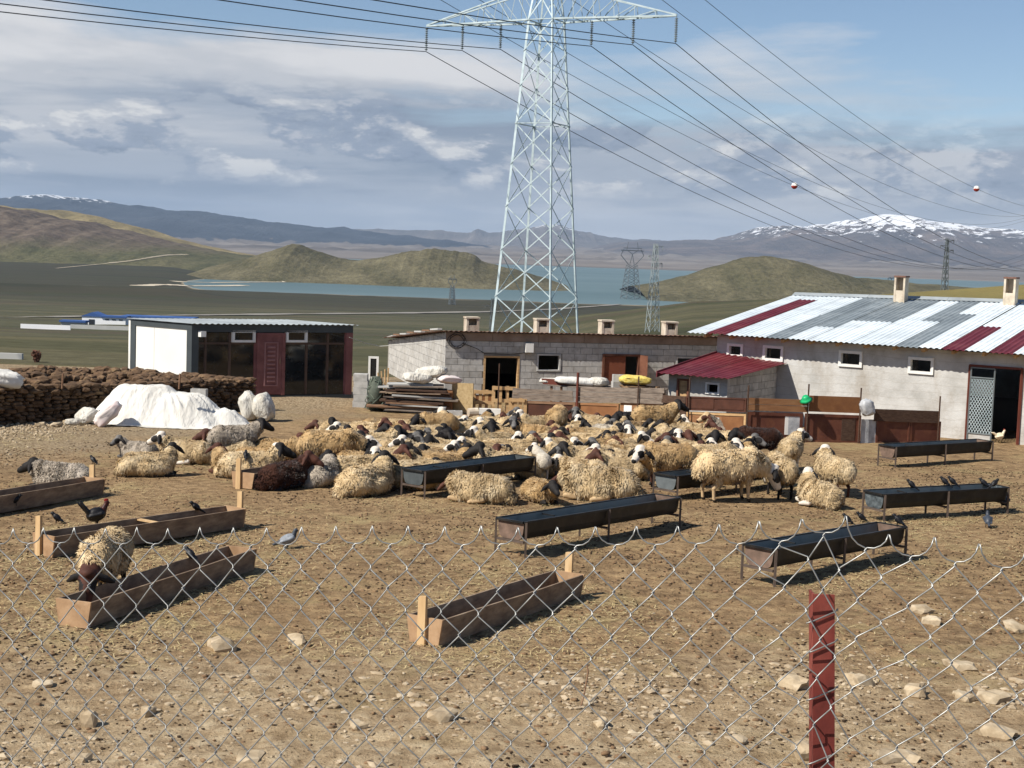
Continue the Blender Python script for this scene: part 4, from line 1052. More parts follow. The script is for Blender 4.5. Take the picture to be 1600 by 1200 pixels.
frame(lean, OF, uf2, nf2, *fholes[0], .05, M_PVC, 'window_frame', .04)
dfr = frame(lean, OF, uf2, nf2, *fholes[1], .05, M_WOODB, 'door_frame', .04, False)
MB().prism([OF + uf2 * (fholes[1][0] + .05) + ub2 * .03, OF + uf2 * (fholes[1][1] - .05) + ub2 * .03, OF + uf2 * (fholes[1][1] - .05) + ub2 * .03 + Vector((0, 0, fholes[1][3] - .05)), OF + uf2 * (fholes[1][0] + .05) + ub2 * .03 + Vector((0, 0, fholes[1][3] - .05))], ub2 * .03).build('door', M_WOODP, lean)
wallslab(MB(), LP(Lx0 + .12, .0, zg), nf2, -uf2, wd - .2, lambda d: hw(d), .14, []).build('side_wall', M_PLAST, lean)

# ================================================================== things in the yard
def flat(p): return Vector((p.x, p.y, 0))
# ---------------------------------------------------------------- feed troughs
M_TW = pmat('trough_board', ['#65564a', '#7a6857', '#8c7965', '#9b8a76'], 4, 0.9, 0.3, 40, stretch=(1, 1, 3), dirt='#56473a', dirt_amt=0.5, dirt_scale=3)
M_TE = pmat('trough_end_board', ['#94775a', '#a98a6a', '#b99b7b'], 4, 0.9, 0.2, 40, dirt='#7a5a3c', dirt_amt=0.5, dirt_scale=5)
M_STAKE = pmat('pale_stake', ['#b09066', '#c4a57a', '#d0b38a'], 5, 0.85, 0.15, 40, stretch=(2, 2, .4))
M_FEED = pmat('feed_dust', ['#5a4a33', '#6f5c40'], 12, 1.0, 0.6, 60)
def wood_trough(a, b, label, w=.34, h=.25, stakes=(0, 0), side=(1, 1), mid=False):
    A, B = gp(*a), gp(*b); u = flat(B - A).normalized(); n = Vector((-u.y, u.x, 0)); L = flat(B - A).length
    e = empty('wooden_trough', A, 0, label, 'trough', 'wooden feed troughs')
    sl = (B.z - A.z) / L
    def P(s, d, z): return A + u * s + n * d + Vector((0, 0, z + sl * s + .015))
    wb = w * .41; wt = w * .5; t = .022
    for sg in (-1, 1):
        mb = MB(); k = 9
        for i in range(k):                       # side board, slightly bowed
            s0, s1 = L * i / k, L * (i + 1) / k
            f = lambda s: .012 * math.sin(s / L * math.pi) * sg + .006 * math.sin(s * 3.1 + sg)
            mb.add([P(s0, sg * wb + f(s0) * .3, 0), P(s1, sg * wb + f(s1) * .3, 0), P(s1, sg * wt + f(s1), h), P(s0, sg * wt + f(s0), h), P(s0, sg * (wb + t) + f(s0) * .3, 0), P(s1, sg * (wb + t) + f(s1) * .3, 0), P(s1, sg * (wt + t) + f(s1), h), P(s0, sg * (wt + t) + f(s0), h)],
                   [(0, 1, 2, 3), (7, 6, 5, 4), (3, 2, 6, 7), (1, 0, 4, 5)] + ([(0, 3, 7, 4)] if i == 0 else []) + ([(2, 1, 5, 6)] if i == k - 1 else []))
        mb.build('side_board', M_TW, e)
    MB().prism([P(.03, -wb, .012), P(L - .03, -wb, .012), P(L - .03, wb, .012), P(.03, wb, .012)], (0, 0, .02)).build('bottom_board', M_FEED, e)
    for s in (-.024, L + .002):
        MB().prism([P(s, -wb - t, 0), P(s, wb + t, 0), P(s, wt + t + .01, h + .004), P(s, -wt - t - .01, h + .004)], u * .022).build('end_board', M_TE, e)
    if mid: MB().prism([P(L * .5, -wt, h - .03), P(L * .5, wt, h - .03), P(L * .5 + .07, wt, h - .03), P(L * .5 + .07, -wt, h - .03)], (0, 0, .022)).build('cross_slat', M_STAKE, e)
    for k, s in ((0, -.065), (1, L + .026)):
        if stakes[k]:
            d = side[k] * w * .18
            MB().prism([P(s, d - .045, -.02), P(s, d + .045, -.02), P(s + .004, d + .045, stakes[k]), P(s + .004, d - .045, stakes[k] + .015)], u * .038).build('stake', M_STAKE, e)
    return e
wood_trough((116, 981), (376, 891), 'wooden trough with the feeding sheep, nearest at the lower left', .36, .27, (0, 0))
wood_trough((70, 870), (366, 823), 'wooden trough with a stake at each end and a rooster behind it', .36, .27, (.5, .5), (1, -1), True)
wood_trough((-75, 812), (146, 773), 'wooden trough cut by the left edge, a bird on its stake', .38, .26, (0, .46), (1, 1))
wood_trough((380, 764), (478, 747), 'short wooden trough end beside the dark brown lying sheep', .40, .27, (.5, 0), (1, 1))
wood_trough((664, 1008), (886, 932), 'wooden trough with two stakes, alone in the centre foreground', .36, .27, (.48, .5), (.2, .2))

M_BLK = pmat('black_paint', ['#141515', '#1d1e1f', '#262829'], 4, .45, .1, 30, dirt='#4a4238', dirt_amt=.35, dirt_scale=5)
M_ZINC = pmat('worn_zinc', ['#566064', '#6d777b', '#808a8c'], 3, .4, metal=.3, spec=.5, dirt='#5a4e42', dirt_amt=.5, dirt_scale=3)
M_TRUST = pmat('trough_rust', ['#55473d', '#6f5c50', '#866f61'], 6, .85, .2, 40)
M_LEG = pmat('leg_iron', ['#4b4039', '#63564d'], 6, .7)
def metal_trough(a, b, label, end=M_TRUST, w=.44, h=.46, dp=.25):
    A, B = gp(*a), gp(*b); u = flat(B - A).normalized(); n = Vector((-u.y, u.x, 0)); L = flat(B - A).length
    e = empty('metal_trough', A, 0, label, 'trough', 'metal feed troughs'); sl = (B.z - A.z) / L
    def P(s, d, z): return A + u * s + n * d + Vector((0, 0, z + sl * s))
    prof = [(-w / 2, h), (-w * .46, h - dp * .6), (-w * .40, h - dp * .88), (-w * .30, h - dp), (w * .30, h - dp), (w * .40, h - dp * .88), (w * .46, h - dp * .6), (w / 2, h)]
    k = len(prof); t = .006
    outer = [P(s, d, z) for s in (0, L) for d, z in prof]; inner = [P(s, d * .975, z + (.012 if abs(d) < w / 2 - .001 else 0)) for s in (.006, L - .006) for d, z in prof]
    MB().add(outer, [(i, i + 1, k + i + 1, k + i) for i in range(k - 1)]).build('trough_shell', M_BLK, e)
    MB().add(inner, [(i + 1, i, k + i, k + i + 1) for i in range(k - 1)]).build('trough_lining', M_ZINC, e)
    for s in (-.005, L): MB().prism([P(s, d, z) for d, z in prof], u * .005).build('end_plate', end, e)
    for sg in (-1, 1): MB().bar(P(-.02, sg * (w / 2 + .012), h), P(L + .02, sg * (w / 2 + .012), h), .03, .03).build('rim', M_BLK, e)
    for s in (-.025, L + .025): MB().bar(P(s, -w / 2, h), P(s, w / 2, h), .03, .03).build('rim', M_BLK, e)
    for s in (.0, L * .5, L):
        for sg in (-1, 1):
            q = P(s, sg * (w / 2 + .03), 0); g_ = gz(q.x, q.y)
            MB().bar(Vector((q.x, q.y, g_ - .03)), P(s, sg * (w / 2 + .03), h), .035, .03).build('leg', M_LEG, e)
        MB().bar(P(s, -w / 2, h - dp - .02), P(s, w / 2, h - dp - .02), .03, .03).build('cross_brace', M_LEG, e)
    MB().bar(P(L * .25, 0, h - .03), P(L * .25 + .001, w / 2, h - .03), .02, .02).build('divider', M_BLK, e)
    return e
metal_trough((797, 866), (1040, 821), 'long black metal trough in the middle, in front of the shaggy sheep')
metal_trough((1184, 911), (1389, 871), 'black metal trough nearest at the right with three dark birds on it')
metal_trough((1364, 813), (1556, 800), 'black metal trough at the right edge with birds along its far rim', pmat('scuffed_black', ['#2e3437', '#4a5256', '#6a7275'], 14, .5))
metal_trough((1385, 729), (1536, 719), 'black metal trough farthest right, in front of the plastered barn')
metal_trough((645, 777), (818, 752), 'black metal trough among the lying sheep, the lamb at its end', pmat('grey_end', ['#3f4446', '#555b5d'], 6, .5), .46, .47)
metal_trough((1039, 779), (1215, 757), 'black metal trough half hidden behind the big standing sheep', pmat('grey_end_b', ['#565c5e', '#6a7072'], 6, .5), .46, .42)

# ---------------------------------------------------------------- stacked dung bricks
M_DUNG = pmat('dried_dung', ['#453526', '#5d4937', '#776249'], 5, 1.0, .7, 30, .02, rand=.28)
def clod_mesh(seed, sx, sy, sz, name='clod', sub=2, mat=None, rough=.28):
    bm = bmesh.new(); bmesh.ops.create_icosphere(bm, subdivisions=sub, radius=.5); rs = random.Random(seed)
    o = Vector((rs.uniform(0, 50), rs.uniform(0, 50), 0))
    for v in bm.verts:
        p = v.co; q = Vector([math.copysign(abs(c * 2) ** .62, c) / 2 for c in p])
        q *= 1 + rough * float(fbm(p.x * 2.2 + o.x, p.y * 2.2 + p.z * 1.7 + o.y, seed, 3))
        v.co = Vector((q.x * sx, q.y * sy, q.z * sz))
    me = bpy.data.meshes.new(name); bm.to_mesh(me); bm.free()
    if mat: me.materials.append(mat)
    return me
dm_ = [clod_mesh(i, 1, 1, 1, 'dung_brick', 2, M_DUNG, .5) for i in range(7)]
a = gp(-110, 673); b = gp(392, 641); u = flat(b - a).normalized(); n = Vector((-u.y, u.x, 0)); L = flat(b - a).length
stack = empty('dung_stack', a, 0, 'long brown stack of dried dung bricks along the left', 'dung stack')
rs = random.Random(3)
core = MB(); cn = 40
for i in range(cn):
    s0, s1 = L * i / cn, L * (i + 1) / cn; hh = .86 + .06 * math.sin(i * .8)
    zz = gz(*(a + u * s0).xy)
    core.prism([a + u * s0 + n * .12 + Vector((0, 0, zz - a.z - .1)), a + u * s1 + n * .12 + Vector((0, 0, zz - a.z - .1)), a + u * s1 + n * 3.2 + Vector((0, 0, zz - a.z - .1)), a + u * s0 + n * 3.2 + Vector((0, 0, zz - a.z - .1))], (0, 0, hh))
core.build('core', M_DUNG, stack)
def put(me, p, sc, rot, parent, name):
    o = bpy.data.objects.new(name, me); COL.objects.link(o)
    o.matrix_basis = Matrix.Translation(p) @ rot @ Matrix.Diagonal((*sc, 1)); adopt(o, parent); return o
spots = []
for r in range(10):
    s = rs.uniform(0, .1)
    while s < L:
        w = rs.uniform(.2, .34); hgt = .098
        p = a + u * (s + w / 2) + n * rs.uniform(.02, .12); p.z = gz(p.x, p.y) + r * .088 + .05 + rs.uniform(-.015, .015)
        spots.append((p, (w * 1.02, .28, hgt * rs.uniform(.95, 1.25)), Matrix.Rotation(math.atan2(u.y, u.x) + rs.uniform(-.25, .25), 4, 'Z') @ Matrix.Rotation(rs.uniform(-.15, .15), 4, 'Y')))
        s += w
for r in range(6):                               # end face of the stack, on the right
    for k in range(8):
        p = b + n * (.15 + k * .36) + u * rs.uniform(-.06, .06); p.z = gz(p.x, p.y) + r * .15 + .06
        spots.append((p, (.34, .33, .16), Matrix.Rotation(rs.uniform(-.3, .3), 4, 'Z')))
heapspots = []
for k in range(620):                             # untidy top
    s = rs.uniform(0, L); d = rs.uniform(.1, 3.4) ** 1.0
    p = a + u * s + n * d; p.z = gz(p.x, p.y) + .80 + .22 * sstep(.2, 2.2, d) * (.75 + .5 * float(fbm(s * .6, d, 5, 2))) + rs.uniform(-.05, .06)
    p.z -= .35 * float(sstep(L - 1.6, L, s))
    heapspots.append((p, (rs.uniform(.2, .42), rs.uniform(.2, .36), rs.uniform(.1, .2)), Matrix.Rotation(rs.uniform(0, 6.28), 4, 'Z') @ Matrix.Rotation(rs.uniform(-.4, .4), 4, 'X')))
vis = [q for q in spots if q[0].x / q[0].y > -.372]; rest = [q for q in spots if not q[0].x / q[0].y > -.372]
vis.sort(key=lambda q: -(q[1][0] * q[1][2])); parts_ = vis[:190]; rest += vis[190:]
heapspots.sort(key=lambda q: q[0].y / (q[1][0]))
parts_ += heapspots[:108]; rest += heapspots[108:]
for p, sc, rot in parts_: put(rs.choice(dm_), p, sc, rot, stack, 'dung_brick')
bmj = bmesh.new()
for p, sc, rot in rest: bmesh.ops.create_icosphere(bmj, subdivisions=1, radius=.5, matrix=Matrix.Translation(p + Vector((rs.uniform(-.02, .02), 0, 0))) @ rot @ Matrix.Diagonal((sc[0], sc[1], sc[2] * 1.1, 1)))
me = bpy.data.meshes.new('dung_bricks_rest'); bmj.to_mesh(me); bmj.free()
o = link('dung_brick_mass', me, M_DUNG, stack); o['kind'] = 'stuff'
for k, (px, py) in enumerate(((97, 585), (280, 585))):
    q = at(px, py, a.y + 2.6); MB().tube([q - Vector((0, 0, .35)), q + Vector((.02, 0, .02))], .025, 6).build('wooden_peg', M_PLY, stack)

# ---------------------------------------------------------------- sheeted mound and sacks
tt = NT('white_sheet')
def crease(t, sc, st=1.0, dist=.12):
    a_ = t.math('ABSOLUTE', t.math('SUBTRACT', t.noise(sc, t.map(t.pos, (1, 1, .3)), 4, .6, .6), .5)); b_ = t.math('ABSOLUTE', t.math('SUBTRACT', t.noise(sc * 2.7, t.map(t.pos, (1, 1, .35), (4, 2, 1)), 3, .6, .8), .5))
    t.bump(t.math('ADD', t.math('MULTIPLY', a_, 2.0), t.math('MULTIPLY', b_, .8)), st, dist)
crease(tt, 1.7, .38, .12)
M_TARP = tt.done(tt.ramp(tt.noise(1.2, None, 6), [(.35, hexc('#c6c3bb')), (.55, hexc('#d6d4cd')), (.7, hexc('#dddbd5'))]), .8, 0, .2)
ts = NT('woven_sack'); crease(ts, 4.0, 1.0, .07)
M_SACK = ts.done(ts.mix(ts.math('MULTIPLY', ts.ramp(ts.noise(3.0, None, 7, .6), [(.5, 0.0), (.7, 1.0)]), .5), ts.ramp(ts.noise(5.0), [(.3, hexc('#c3bfb4')), (.7, hexc('#d9d6cd'))]), hexc('#a59a86')), .85, 0, .2)
M_SACK2 = pmat('pink_striped_sack', ['#cbc4bd', '#d8ccc8', '#d7b9b6'], 3, .85, .4, 60, .004)
def mound(name, c, u, rx, ry, h, label, seed=1, nu=150, nv=46, lobes=((0, 0, 1, 1),)):
    n = Vector((-u.y, u.x, 0)); a = np.linspace(0, 2 * np.pi, nu, endpoint=False); t = np.linspace(0, 1, nv)
    A_, T_ = np.meshgrid(a, t, indexing='ij')
    out = 1 + .10 * fbm(np.cos(A_) * 1.5 + 5, np.sin(A_) * 1.5 + 3, seed, 3) + .045 * fbm(np.cos(A_) * 9, np.sin(A_) * 9, seed + 3, 2)
    x = np.cos(A_) * T_ * rx * out; y = np.sin(A_) * T_ * ry * out
    z = np.zeros_like(x)
    for lx, ly, lr, lh in lobes:
        r = np.sqrt(((x / rx - lx) / lr) ** 2 + ((y / ry - ly) / lr) ** 2); z = np.maximum(z, h * lh * (1 - sstep(.30, 1.0, r)))
    fold = np.abs(fbm(np.cos(A_) * 8 + 2, np.sin(A_) * 8 + T_ * 1.6, seed + 7, 4, .65)) * .26 + .05 * fbm(x * 6, y * 6, seed + 11, 3)
    sag = sstep(.18, .5, T_) * (1 - sstep(.9, 1.0, T_) * .6)
    z = z - fold * sag * h * .75 + .02 * fbm(x * 9, y * 9, seed + 5, 2) + .03 * fbm(x * 3, y * 3, seed + 6, 2)
    z = np.maximum(z, .012 + .03 * np.clip(fbm(x * 7, y * 7, seed + 8, 2), 0, 1))
    V = []
    for xx, yy, zz in zip(x.ravel(), y.ravel(), z.ravel()):
        p = c + u * xx + n * yy; V.append((p.x, p.y, gz(p.x, p.y) + zz))
    mb = MB(); idx = lambda i, j: (i % nu) * nv + j
    mb.add(V, [(idx(i, j), idx(i, j + 1), idx(i + 1, j + 1), idx(i + 1, j)) for i in range(nu) for j in range(1, nv - 1)] + [(idx(i, 1), idx(i + 1, 1), idx(0, 0)) for i in range(nu)])
    return tag(mb.build(name, M_TARP, None, True), label, 'sheet')
c = gp(240, 669) + Vector((0, 1.1, 0))
mound('covered_mound', c, Vector((1, -.02, 0)).normalized(), 2.2, 1.12, .94, 'big crumpled white sheet thrown over a mound', 5, lobes=((-.22, .0, .74, 1.0), (.16, -.05, .72, .84), (.60, -.05, .48, .46)))
def sack(p, size, rz, label, mat=M_SACK, tilt=0.0, seed=0, name='sack', group=None, standing=False, roll=0.0):
    bm = bmesh.new(); bmesh.ops.create_uvsphere(bm, u_segments=26, v_segments=18, radius=1.0); rs_ = random.Random(seed)
    for v in bm.verts:
        q = v.co.copy(); e = .55
        q = Vector([math.copysign(abs(t) ** e, t) for t in q])
        pin = 1 - .38 * abs(q.x) ** 4
        q.z *= pin * (.9 + .1 * math.cos(q.y * 2)); q.y *= 1 + .06 * abs(q.x) ** 3
        wr = float(fbm(q.x * 2.6 + seed * 3.1, q.y * 2.6 + q.z * 2 + seed, 3 + seed, 4)); q *= 1 + .20 * wr; q *= 1 + .05 * float(fbm(q.x * 7 + seed, q.y * 7 - q.z * 6, 8 + seed, 2))
        v.co = Vector((q.x * size[0] / 2, q.y * size[1] / 2, q.z * size[2] / 2))
    me = bpy.data.meshes.new(name); bm.to_mesh(me); bm.free()
    o = link(name, me, mat, None, True)
    R_ = Matrix.Rotation(rz, 4, 'Z') @ Matrix.Rotation(tilt, 4, 'Y') @ Matrix.Rotation(roll, 4, 'X')
    lo = min((R_ @ v.co).z for v in me.vertices)
    o.matrix_basis = Matrix.Translation(Vector(p) - Vector((0, 0, lo + .015))) @ R_
    return tag(o, label, 'sack', group)
sack(gp(168, 666), (.75, .5, .34), .3, 'white sack with pink stripes leaning at the left end of the sheeted mound', M_SACK2, -.75, 1)
sack(gp(134, 662), (.5, .42, .3), 1.2, 'crumpled small white sack at the left foot of the sheeted mound', M_SACK, -.5, 2)
sack(gp(113, 664), (.34, .26, .16), .2, 'little white bundle lying left of the sacks by the mound', M_SACK, 0, 3)
sack(gp(388, 657), (.74, .56, .46), 0.3, 'full white sack standing right of the dung stack, the left one', M_SACK, 1.35, 4)
sack(gp(412, 658), (.68, .6, .5), -.2, 'full white sack standing right of the dung stack, the right one', M_SACK, 1.3, 5)
cl = at(6, 590, a.y + 2.0)
sack(gp(0, 640) * 0 + Vector((at(4, 600, gp(0, 668).y + .8).x, gp(0, 668).y + .8, at(4, 606, gp(0, 668).y + .8).z)), (.95, .9, .42), .4, 'white cloth bundle lying on the dung stack at the left edge', M_TARP, .12, 6, 'cloth_bundle')
# stones at the foot of the stack
def block_at(p, size, rz, label, name='concrete_block', mat=M_BLOCK, group=None, holes_=True):
    mb = MB(); sx, sy, sz = size; w = .035
    M_ = Matrix.Translation(p) @ Matrix.Rotation(rz, 4, 'Z')
    def bx(c, s): mb.box(M_ @ Vector(c), s, M_.to_3x3())
    bx((0, -sy / 2 + w / 2, sz / 2), (sx, w, sz)); bx((0, sy / 2 - w / 2, sz / 2), (sx, w, sz))
    for x in (-sx / 2 + w / 2, 0, sx / 2 - w / 2): bx((x, 0, sz / 2), (w, sy - 2 * w, sz - .002))
    return tag(mb.build(name, mat), label, 'block', group)
q = at(311, 628, gp(311, 655).y + .7); block_at(q, (.4, .2, .34), -.1, 'pale hollow block standing on the dung stack behind the mound')

# ---------------------------------------------------------------- makeshift fence of doors, boards and pallets
M_GREYB = pmat('silvered_board', ['#5a5048', '#7a6e63', '#8f8377'], 4, .95, .6, 20, .01, stretch=(1, 1, 7))
M_ORNG = pmat('orange_ply', ['#70492e', '#805736', '#8d6441'], 3, .8, dirt='#6a432a', dirt_amt=.5)
M_REDB = pmat('red_brown_door', ['#4d2a20', '#5b3529', '#674030'], 3, .7, dirt='#8a5a3c', dirt_amt=.3, dirt_scale=4)
M_DKBR = pmat('dark_veneer', ['#3d241b', '#4b2d21', '#573629'], 3, .6)
M_TANB = pmat('tan_board', ['#7c5639', '#8b6444', '#98714f'], 3, .8, stretch=(1, 1, 5))
M_RGH = pmat('rough_dark_board', ['#3b2b23', '#4d3a2f', '#5d4a3d'], 10, .95, .6, 30, stretch=(1, 1, 5))
M_SILV = pmat('silver_sheet', ['#8f9296', '#adb0b3', '#c2c4c6'], 6, .45, .5, 9, .02)
_fx = [560, 735, 900, 1070, 1168, 1345, 1470, 1600]; _fy = [43.5, 41.6, 40.6, 38.2, 36.7, 37.3, 38.0, 38.4]
def fY(px): return float(np.interp(px, _fx, _fy))
def panel(px0, px1, yt, yb, mat, label, cat='board', off=0.0, thick=.03, name='fence_board', frame_=None, insets=(), planks=0, group='boards and doors of the makeshift fence', skew=0):
    """upright board, its face seen between the pixels, standing on the ground or on the piece below"""
    A, B = at(px0, yb, fY(px0) + off), at(px1, yb + (px1 - px0) * .035, fY(px1) + off)
    ya, ybb = fY(px0) + off, fY(px1) + off
    za = at(px0, yt, ya).z; zb_ = at(px1, yt + (px1 - px0) * .035 + skew, ybb).z
    u = flat(B - A); L = u.length; u /= L; n = Vector((-u.y, u.x, 0))
    zl = min(A.z, B.z)
    if yb >= 660: A.z = gz(A.x, A.y) - .02; B.z = gz(B.x, B.y) - .02
    e = empty(name, Vector((A.x, A.y, A.z)), 0, label, cat, group)
    def P(s, v, d=0): 
        b0 = A.z + (B.z - A.z) * s; t0 = za + (zb_ - za) * s
        return Vector((A.x + u.x * L * s, A.y + u.y * L * s, b0 + (t0 - b0) * v)) + n * d
    def slab(name, s0, s1, v0, v1, d0, d1, m):
        return MB().prism([P(s0, v0, d0), P(s1, v0, d0), P(s1, v1, d0), P(s0, v1, d0)], n * (d1 - d0)).build(name, m, e)
    if planks:
        for i in range(planks): slab('plank', 0 + .006 * (i % 3), 1 - .008 * ((i + 1) % 3), i / planks, (i + 1) / planks - .03, -.004 * (i % 2), thick, mat)
    else: slab('face', 0, 1, 0, 1, 0, thick, mat)
    if frame_:
        fm, fw_ = frame_; fs = fw_ / L; fv = fw_ / max(.1, (za - A.z))
        for s0, s1, v0, v1 in ((0, 1, 0, fv), (0, 1, 1 - fv, 1), (0, fs, fv, 1 - fv), (1 - fs, 1, fv, 1 - fv)): slab('frame_rail', s0, s1, v0, v1, -.022, -.001, fm)
    for (s0, s1, v0, v1, m) in insets: slab('inset_panel', s0, s1, v0, v1, -.012, -.001, m)
    return e
panel(800, 896, 606, 624, M_GREYB, 'silvery weathered boards, left length above the makeshift fence', off=0, planks=2, name='fence_board', skew=1)
panel(902, 1037, 604, 627, M_GREYB, 'silvery weathered boards, right length above the makeshift fence', planks=3, skew=-3)
panel(820, 898, 626, 660, M_DKBR, 'dull framed door lying on its side under the silvery boards', 'door', off=.02, frame_=(M_PLY, .07), name='fence_door')
panel(902, 966, 629, 664, M_ORNG, 'orange brown plywood sheet under the silvery boards', off=.02, frame_=(M_TANB, .06))
panel(968, 1030, 629, 664, M_TANB, 'tan board with a white strip behind the flock', off=.03, insets=((.1, .3, .1, .9, M_PVC),))
panel(1030, 1071, 617, 629, M_RGH, 'short dark board right of the silvery boards', skew=1)
panel(1030, 1072, 629, 664, M_RGH, 'rough dark board low behind the standing sheep', off=.02)
panel(1072, 1166, 619, 641, M_DKBR, 'dark brown panel with two framed fields below the lean-to', frame_=(M_DKBR, .04), insets=((.05, .47, .15, .85, M_DKBR), (.53, .96, .15, .85, M_DKBR)))
panel(1072, 1165, 643, 674, M_TANB, 'pale framed panel with grey and orange fields below the dark brown panel', off=.03, frame_=(M_WOODP, .06), insets=((.38, .56, .2, .8, M_FGREY), (.6, .95, .15, .85, M_ORNG)))
panel(1167, 1262, 621, 641, M_TANB, 'red tan board at the top, between two iron rods', planks=2)
panel(1166, 1252, 643, 692, M_REDB, 'red brown door on its side with a pale window panel', 'door', off=.02, frame_=(M_REDB, .08), name='fence_door', insets=((.68, .74, .25, .92, M_PVC), (.74, .97, .25, .92, M_SILV)))
panel(1264, 1344, 618, 643, M_ORNG, 'light brown board at the top beside the green bowl', skew=0)
panel(1256, 1343, 646, 690, M_REDB, 'red brown door on its side with a dark worn field', 'door', off=.02, frame_=(M_REDB, .07), name='fence_door', insets=((.66, .9, .1, .85, M_RGH),))
panel(1345, 1368, 655, 690, M_SILV, 'torn silvery sheet between the red brown doors', 'sheet', off=.04, name='metal_sheet')
panel(1366, 1468, 639, 658, M_RGH, 'rough dark board on top at the right end of the makeshift fence', off=-.04)
panel(1368, 1420, 650, 690, M_REDB, 'red brown panel under the rough dark board, left one', off=.02, frame_=(M_REDB, .05))
panel(1421, 1468, 657, 690, M_REDB, 'red brown panel under the rough dark board, right one', off=.02, frame_=(M_REDB, .05))
panel(705, 738, 598, 644, pmat('chipboard', ['#8f7a57', '#a58f69', '#b29d78'], 14, .95), 'pale chipboard sheet leaning by the barn doorway', off=-.3, name='chipboard_sheet')
# pallets
def pallet(px0, px1, yt, yb, label, off=0, cols_=3, rows_=3, mat=M_WOODP):
    e0 = at(px0, yb, fY(px0) + off); e = empty('wooden_pallet', Vector((e0.x, e0.y, gz(e0.x, e0.y))), 0, label, 'pallet', 'pallets by the barn door')
    for i in range(cols_ + 1):
        x = px0 + (px1 - px0) * i / cols_; p = at(x, yb, fY(px0) + off); p.z = gz(p.x, p.y); q = at(x, yt + (i % 2) * 1.5, fY(px0) + off)
        MB().bar(p, Vector((p.x, p.y, q.z)), .09, .05, (0, 1, 0)).build('post', mat, e)
    for j in range(rows_):
        y = yt + 3 + (yb - yt - 8) * j / max(1, rows_ - 1); p = at(px0, y, fY(px0) + off - .05); q = at(px1, y + (px1 - px0) * .035, fY(px0) + off - .05)
        MB().bar(p, q, .02, .1).build('slat', mat, e)
    return e
pallet(770, 802, 603, 650, 'upright wooden pallet, the tall pale one by the barn doorway', 0)
e_ = pallet(740, 769, 609, 650, 'low pallet with an orange board left of the tall one', .15, 3, 3)
o_ = MB().prism([at(742, 628, 41.7), at(768, 629, 41.7), at(768, 618, 41.7), at(742, 617, 41.7)], (0, .02, 0)).build('orange_board', M_ORNG, e_)
pallet(797, 820, 622, 652, 'short pallet standing behind the flock right of the tall pallet', -.15, 3, 2)
# iron rods
for px, yt, lab in ((778, 568, 'thin iron rod in front of the barn doorway'), (901, 582, 'thick rusty iron rod between the silvery boards'), (996, 588, 'thin iron rod by the yellow sack'), (1076, 590, 'thin iron rod at the lean-to front'), (1168, 602, 'thin iron rod right of the lean-to'), (1262, 600, 'thin iron rod behind the green bowl'), (1344, 606, 'thin iron rod beside the plastic bag'), (1468, 619, 'iron rod at the right end of the makeshift fence')):
    p = at(px, 640, fY(px) - .09); p.z = gz(p.x, p.y) - .1; q = at(px, yt, fY(px) - .09)
    tag(MB().tube([p, Vector((p.x, p.y, q.z))], .035 if px == 901 else .02, 6).build('iron_rod', jm if px == 901 else M_RGH), lab, 'rod', 'iron rods of the makeshift fence')
# green bowl and plastic bag hung on the rods
p = at(1259, 623, fY(1259) - .17); mb = MB(); Rb = .19
rings = [(r_ * .72, h_ * .72) for r_, h_ in [(0.02, .12), (.09, .11), (.13, .05), (.15, -.03), (.23, -.06), (.23, -.07), (.13, -.04), (.1, .06), (.02, .09)]]
mb.tube([p + Vector((-.35, -.35, .85)).normalized() * h for r, h in rings], [r for r, h in rings], 20)
tag(mb.build('green_bowl', pmat('green_plastic', ['#1d9d62', '#25b06f'], 3, .4), None, True), 'bright green plastic bowl hung on an iron rod', 'bowl')
sack(at(1354, 650, fY(1350) - .2), (.42, .3, .34), .2, 'grey plastic bag hung at the gap in the makeshift fence', M_SILV, 1.2, 9, 'plastic_bag')

# feed table behind the boards with sheets, blocks and a yellow sack
zt_ = at(900, 605, 42.0).z
tb = empty('feed_table', at(900, 640, 42.4), 0, 'rough board table behind the silvery boards', 'table')
A_, B_ = at(855, 603, 41.6), at(1030, 612, 40.6); u = flat(B_ - A_).normalized(); n = Vector((-u.y, u.x, 0)); Lt = flat(B_ - A_).length
for i in range(4):
    MB().prism([A_ + n * (.02 + i * .3), A_ + n * (.02 + i * .3) + u * Lt, A_ + n * (.3 + i * .3) + u * Lt, A_ + n * (.3 + i * .3)], (0, 0, .03)).build('plank', M_GREYB, tb)
for s in (.1, Lt - .1):
    for d in (.1, 1.1):
        p = A_ + u * s + n * d; MB().bar(Vector((p.x, p.y, gz(p.x, p.y) - .05)), p, .07, .07).build('leg', M_PLY, tb)
def onT(px, d): 
    r = ray(px, 600); k = r.x / r.y; s = (A_.x + n.x * d - k * (A_.y + n.y * d)) / (k * u.y - u.x); return A_ + u * s + n * d + Vector((0, 0, .031))
sack(onT(862, .5), (.7, .6, .16), .1, 'white sack lying flat at the left end of the board table', M_SACK, 0, 11)
sack(onT(902, .5), (1.3, .8, .22), .2, 'crumpled white sheet spread on the board table', M_TARP, .05, 12, 'white_sheet')
sack(onT(936, .5), (.5, .5, .26), .8, 'small white sack beside the blocks on the board table', M_SACK, .1, 13)
MB_red = MB(); p = onT(872, .15); MB_red.prism([p + u * -.45, p + u * .45, p + u * .52 + Vector((0, 0, .16)), p + u * -.5 + Vector((0, 0, .16))], n * .02)
tag(MB_red.build('red_tray', jm), 'rusty red tray edge under the white sack on the board table', 'tray')
q = onT(967, .35); block_at(q, (.4, .2, .19), .25, 'concrete block on the board table, lower one under another block', group=None)
block_at(q + Vector((.02, .02, .192)), (.4, .2, .19), .1, 'concrete block on the board table, topmost beside the yellow sack')
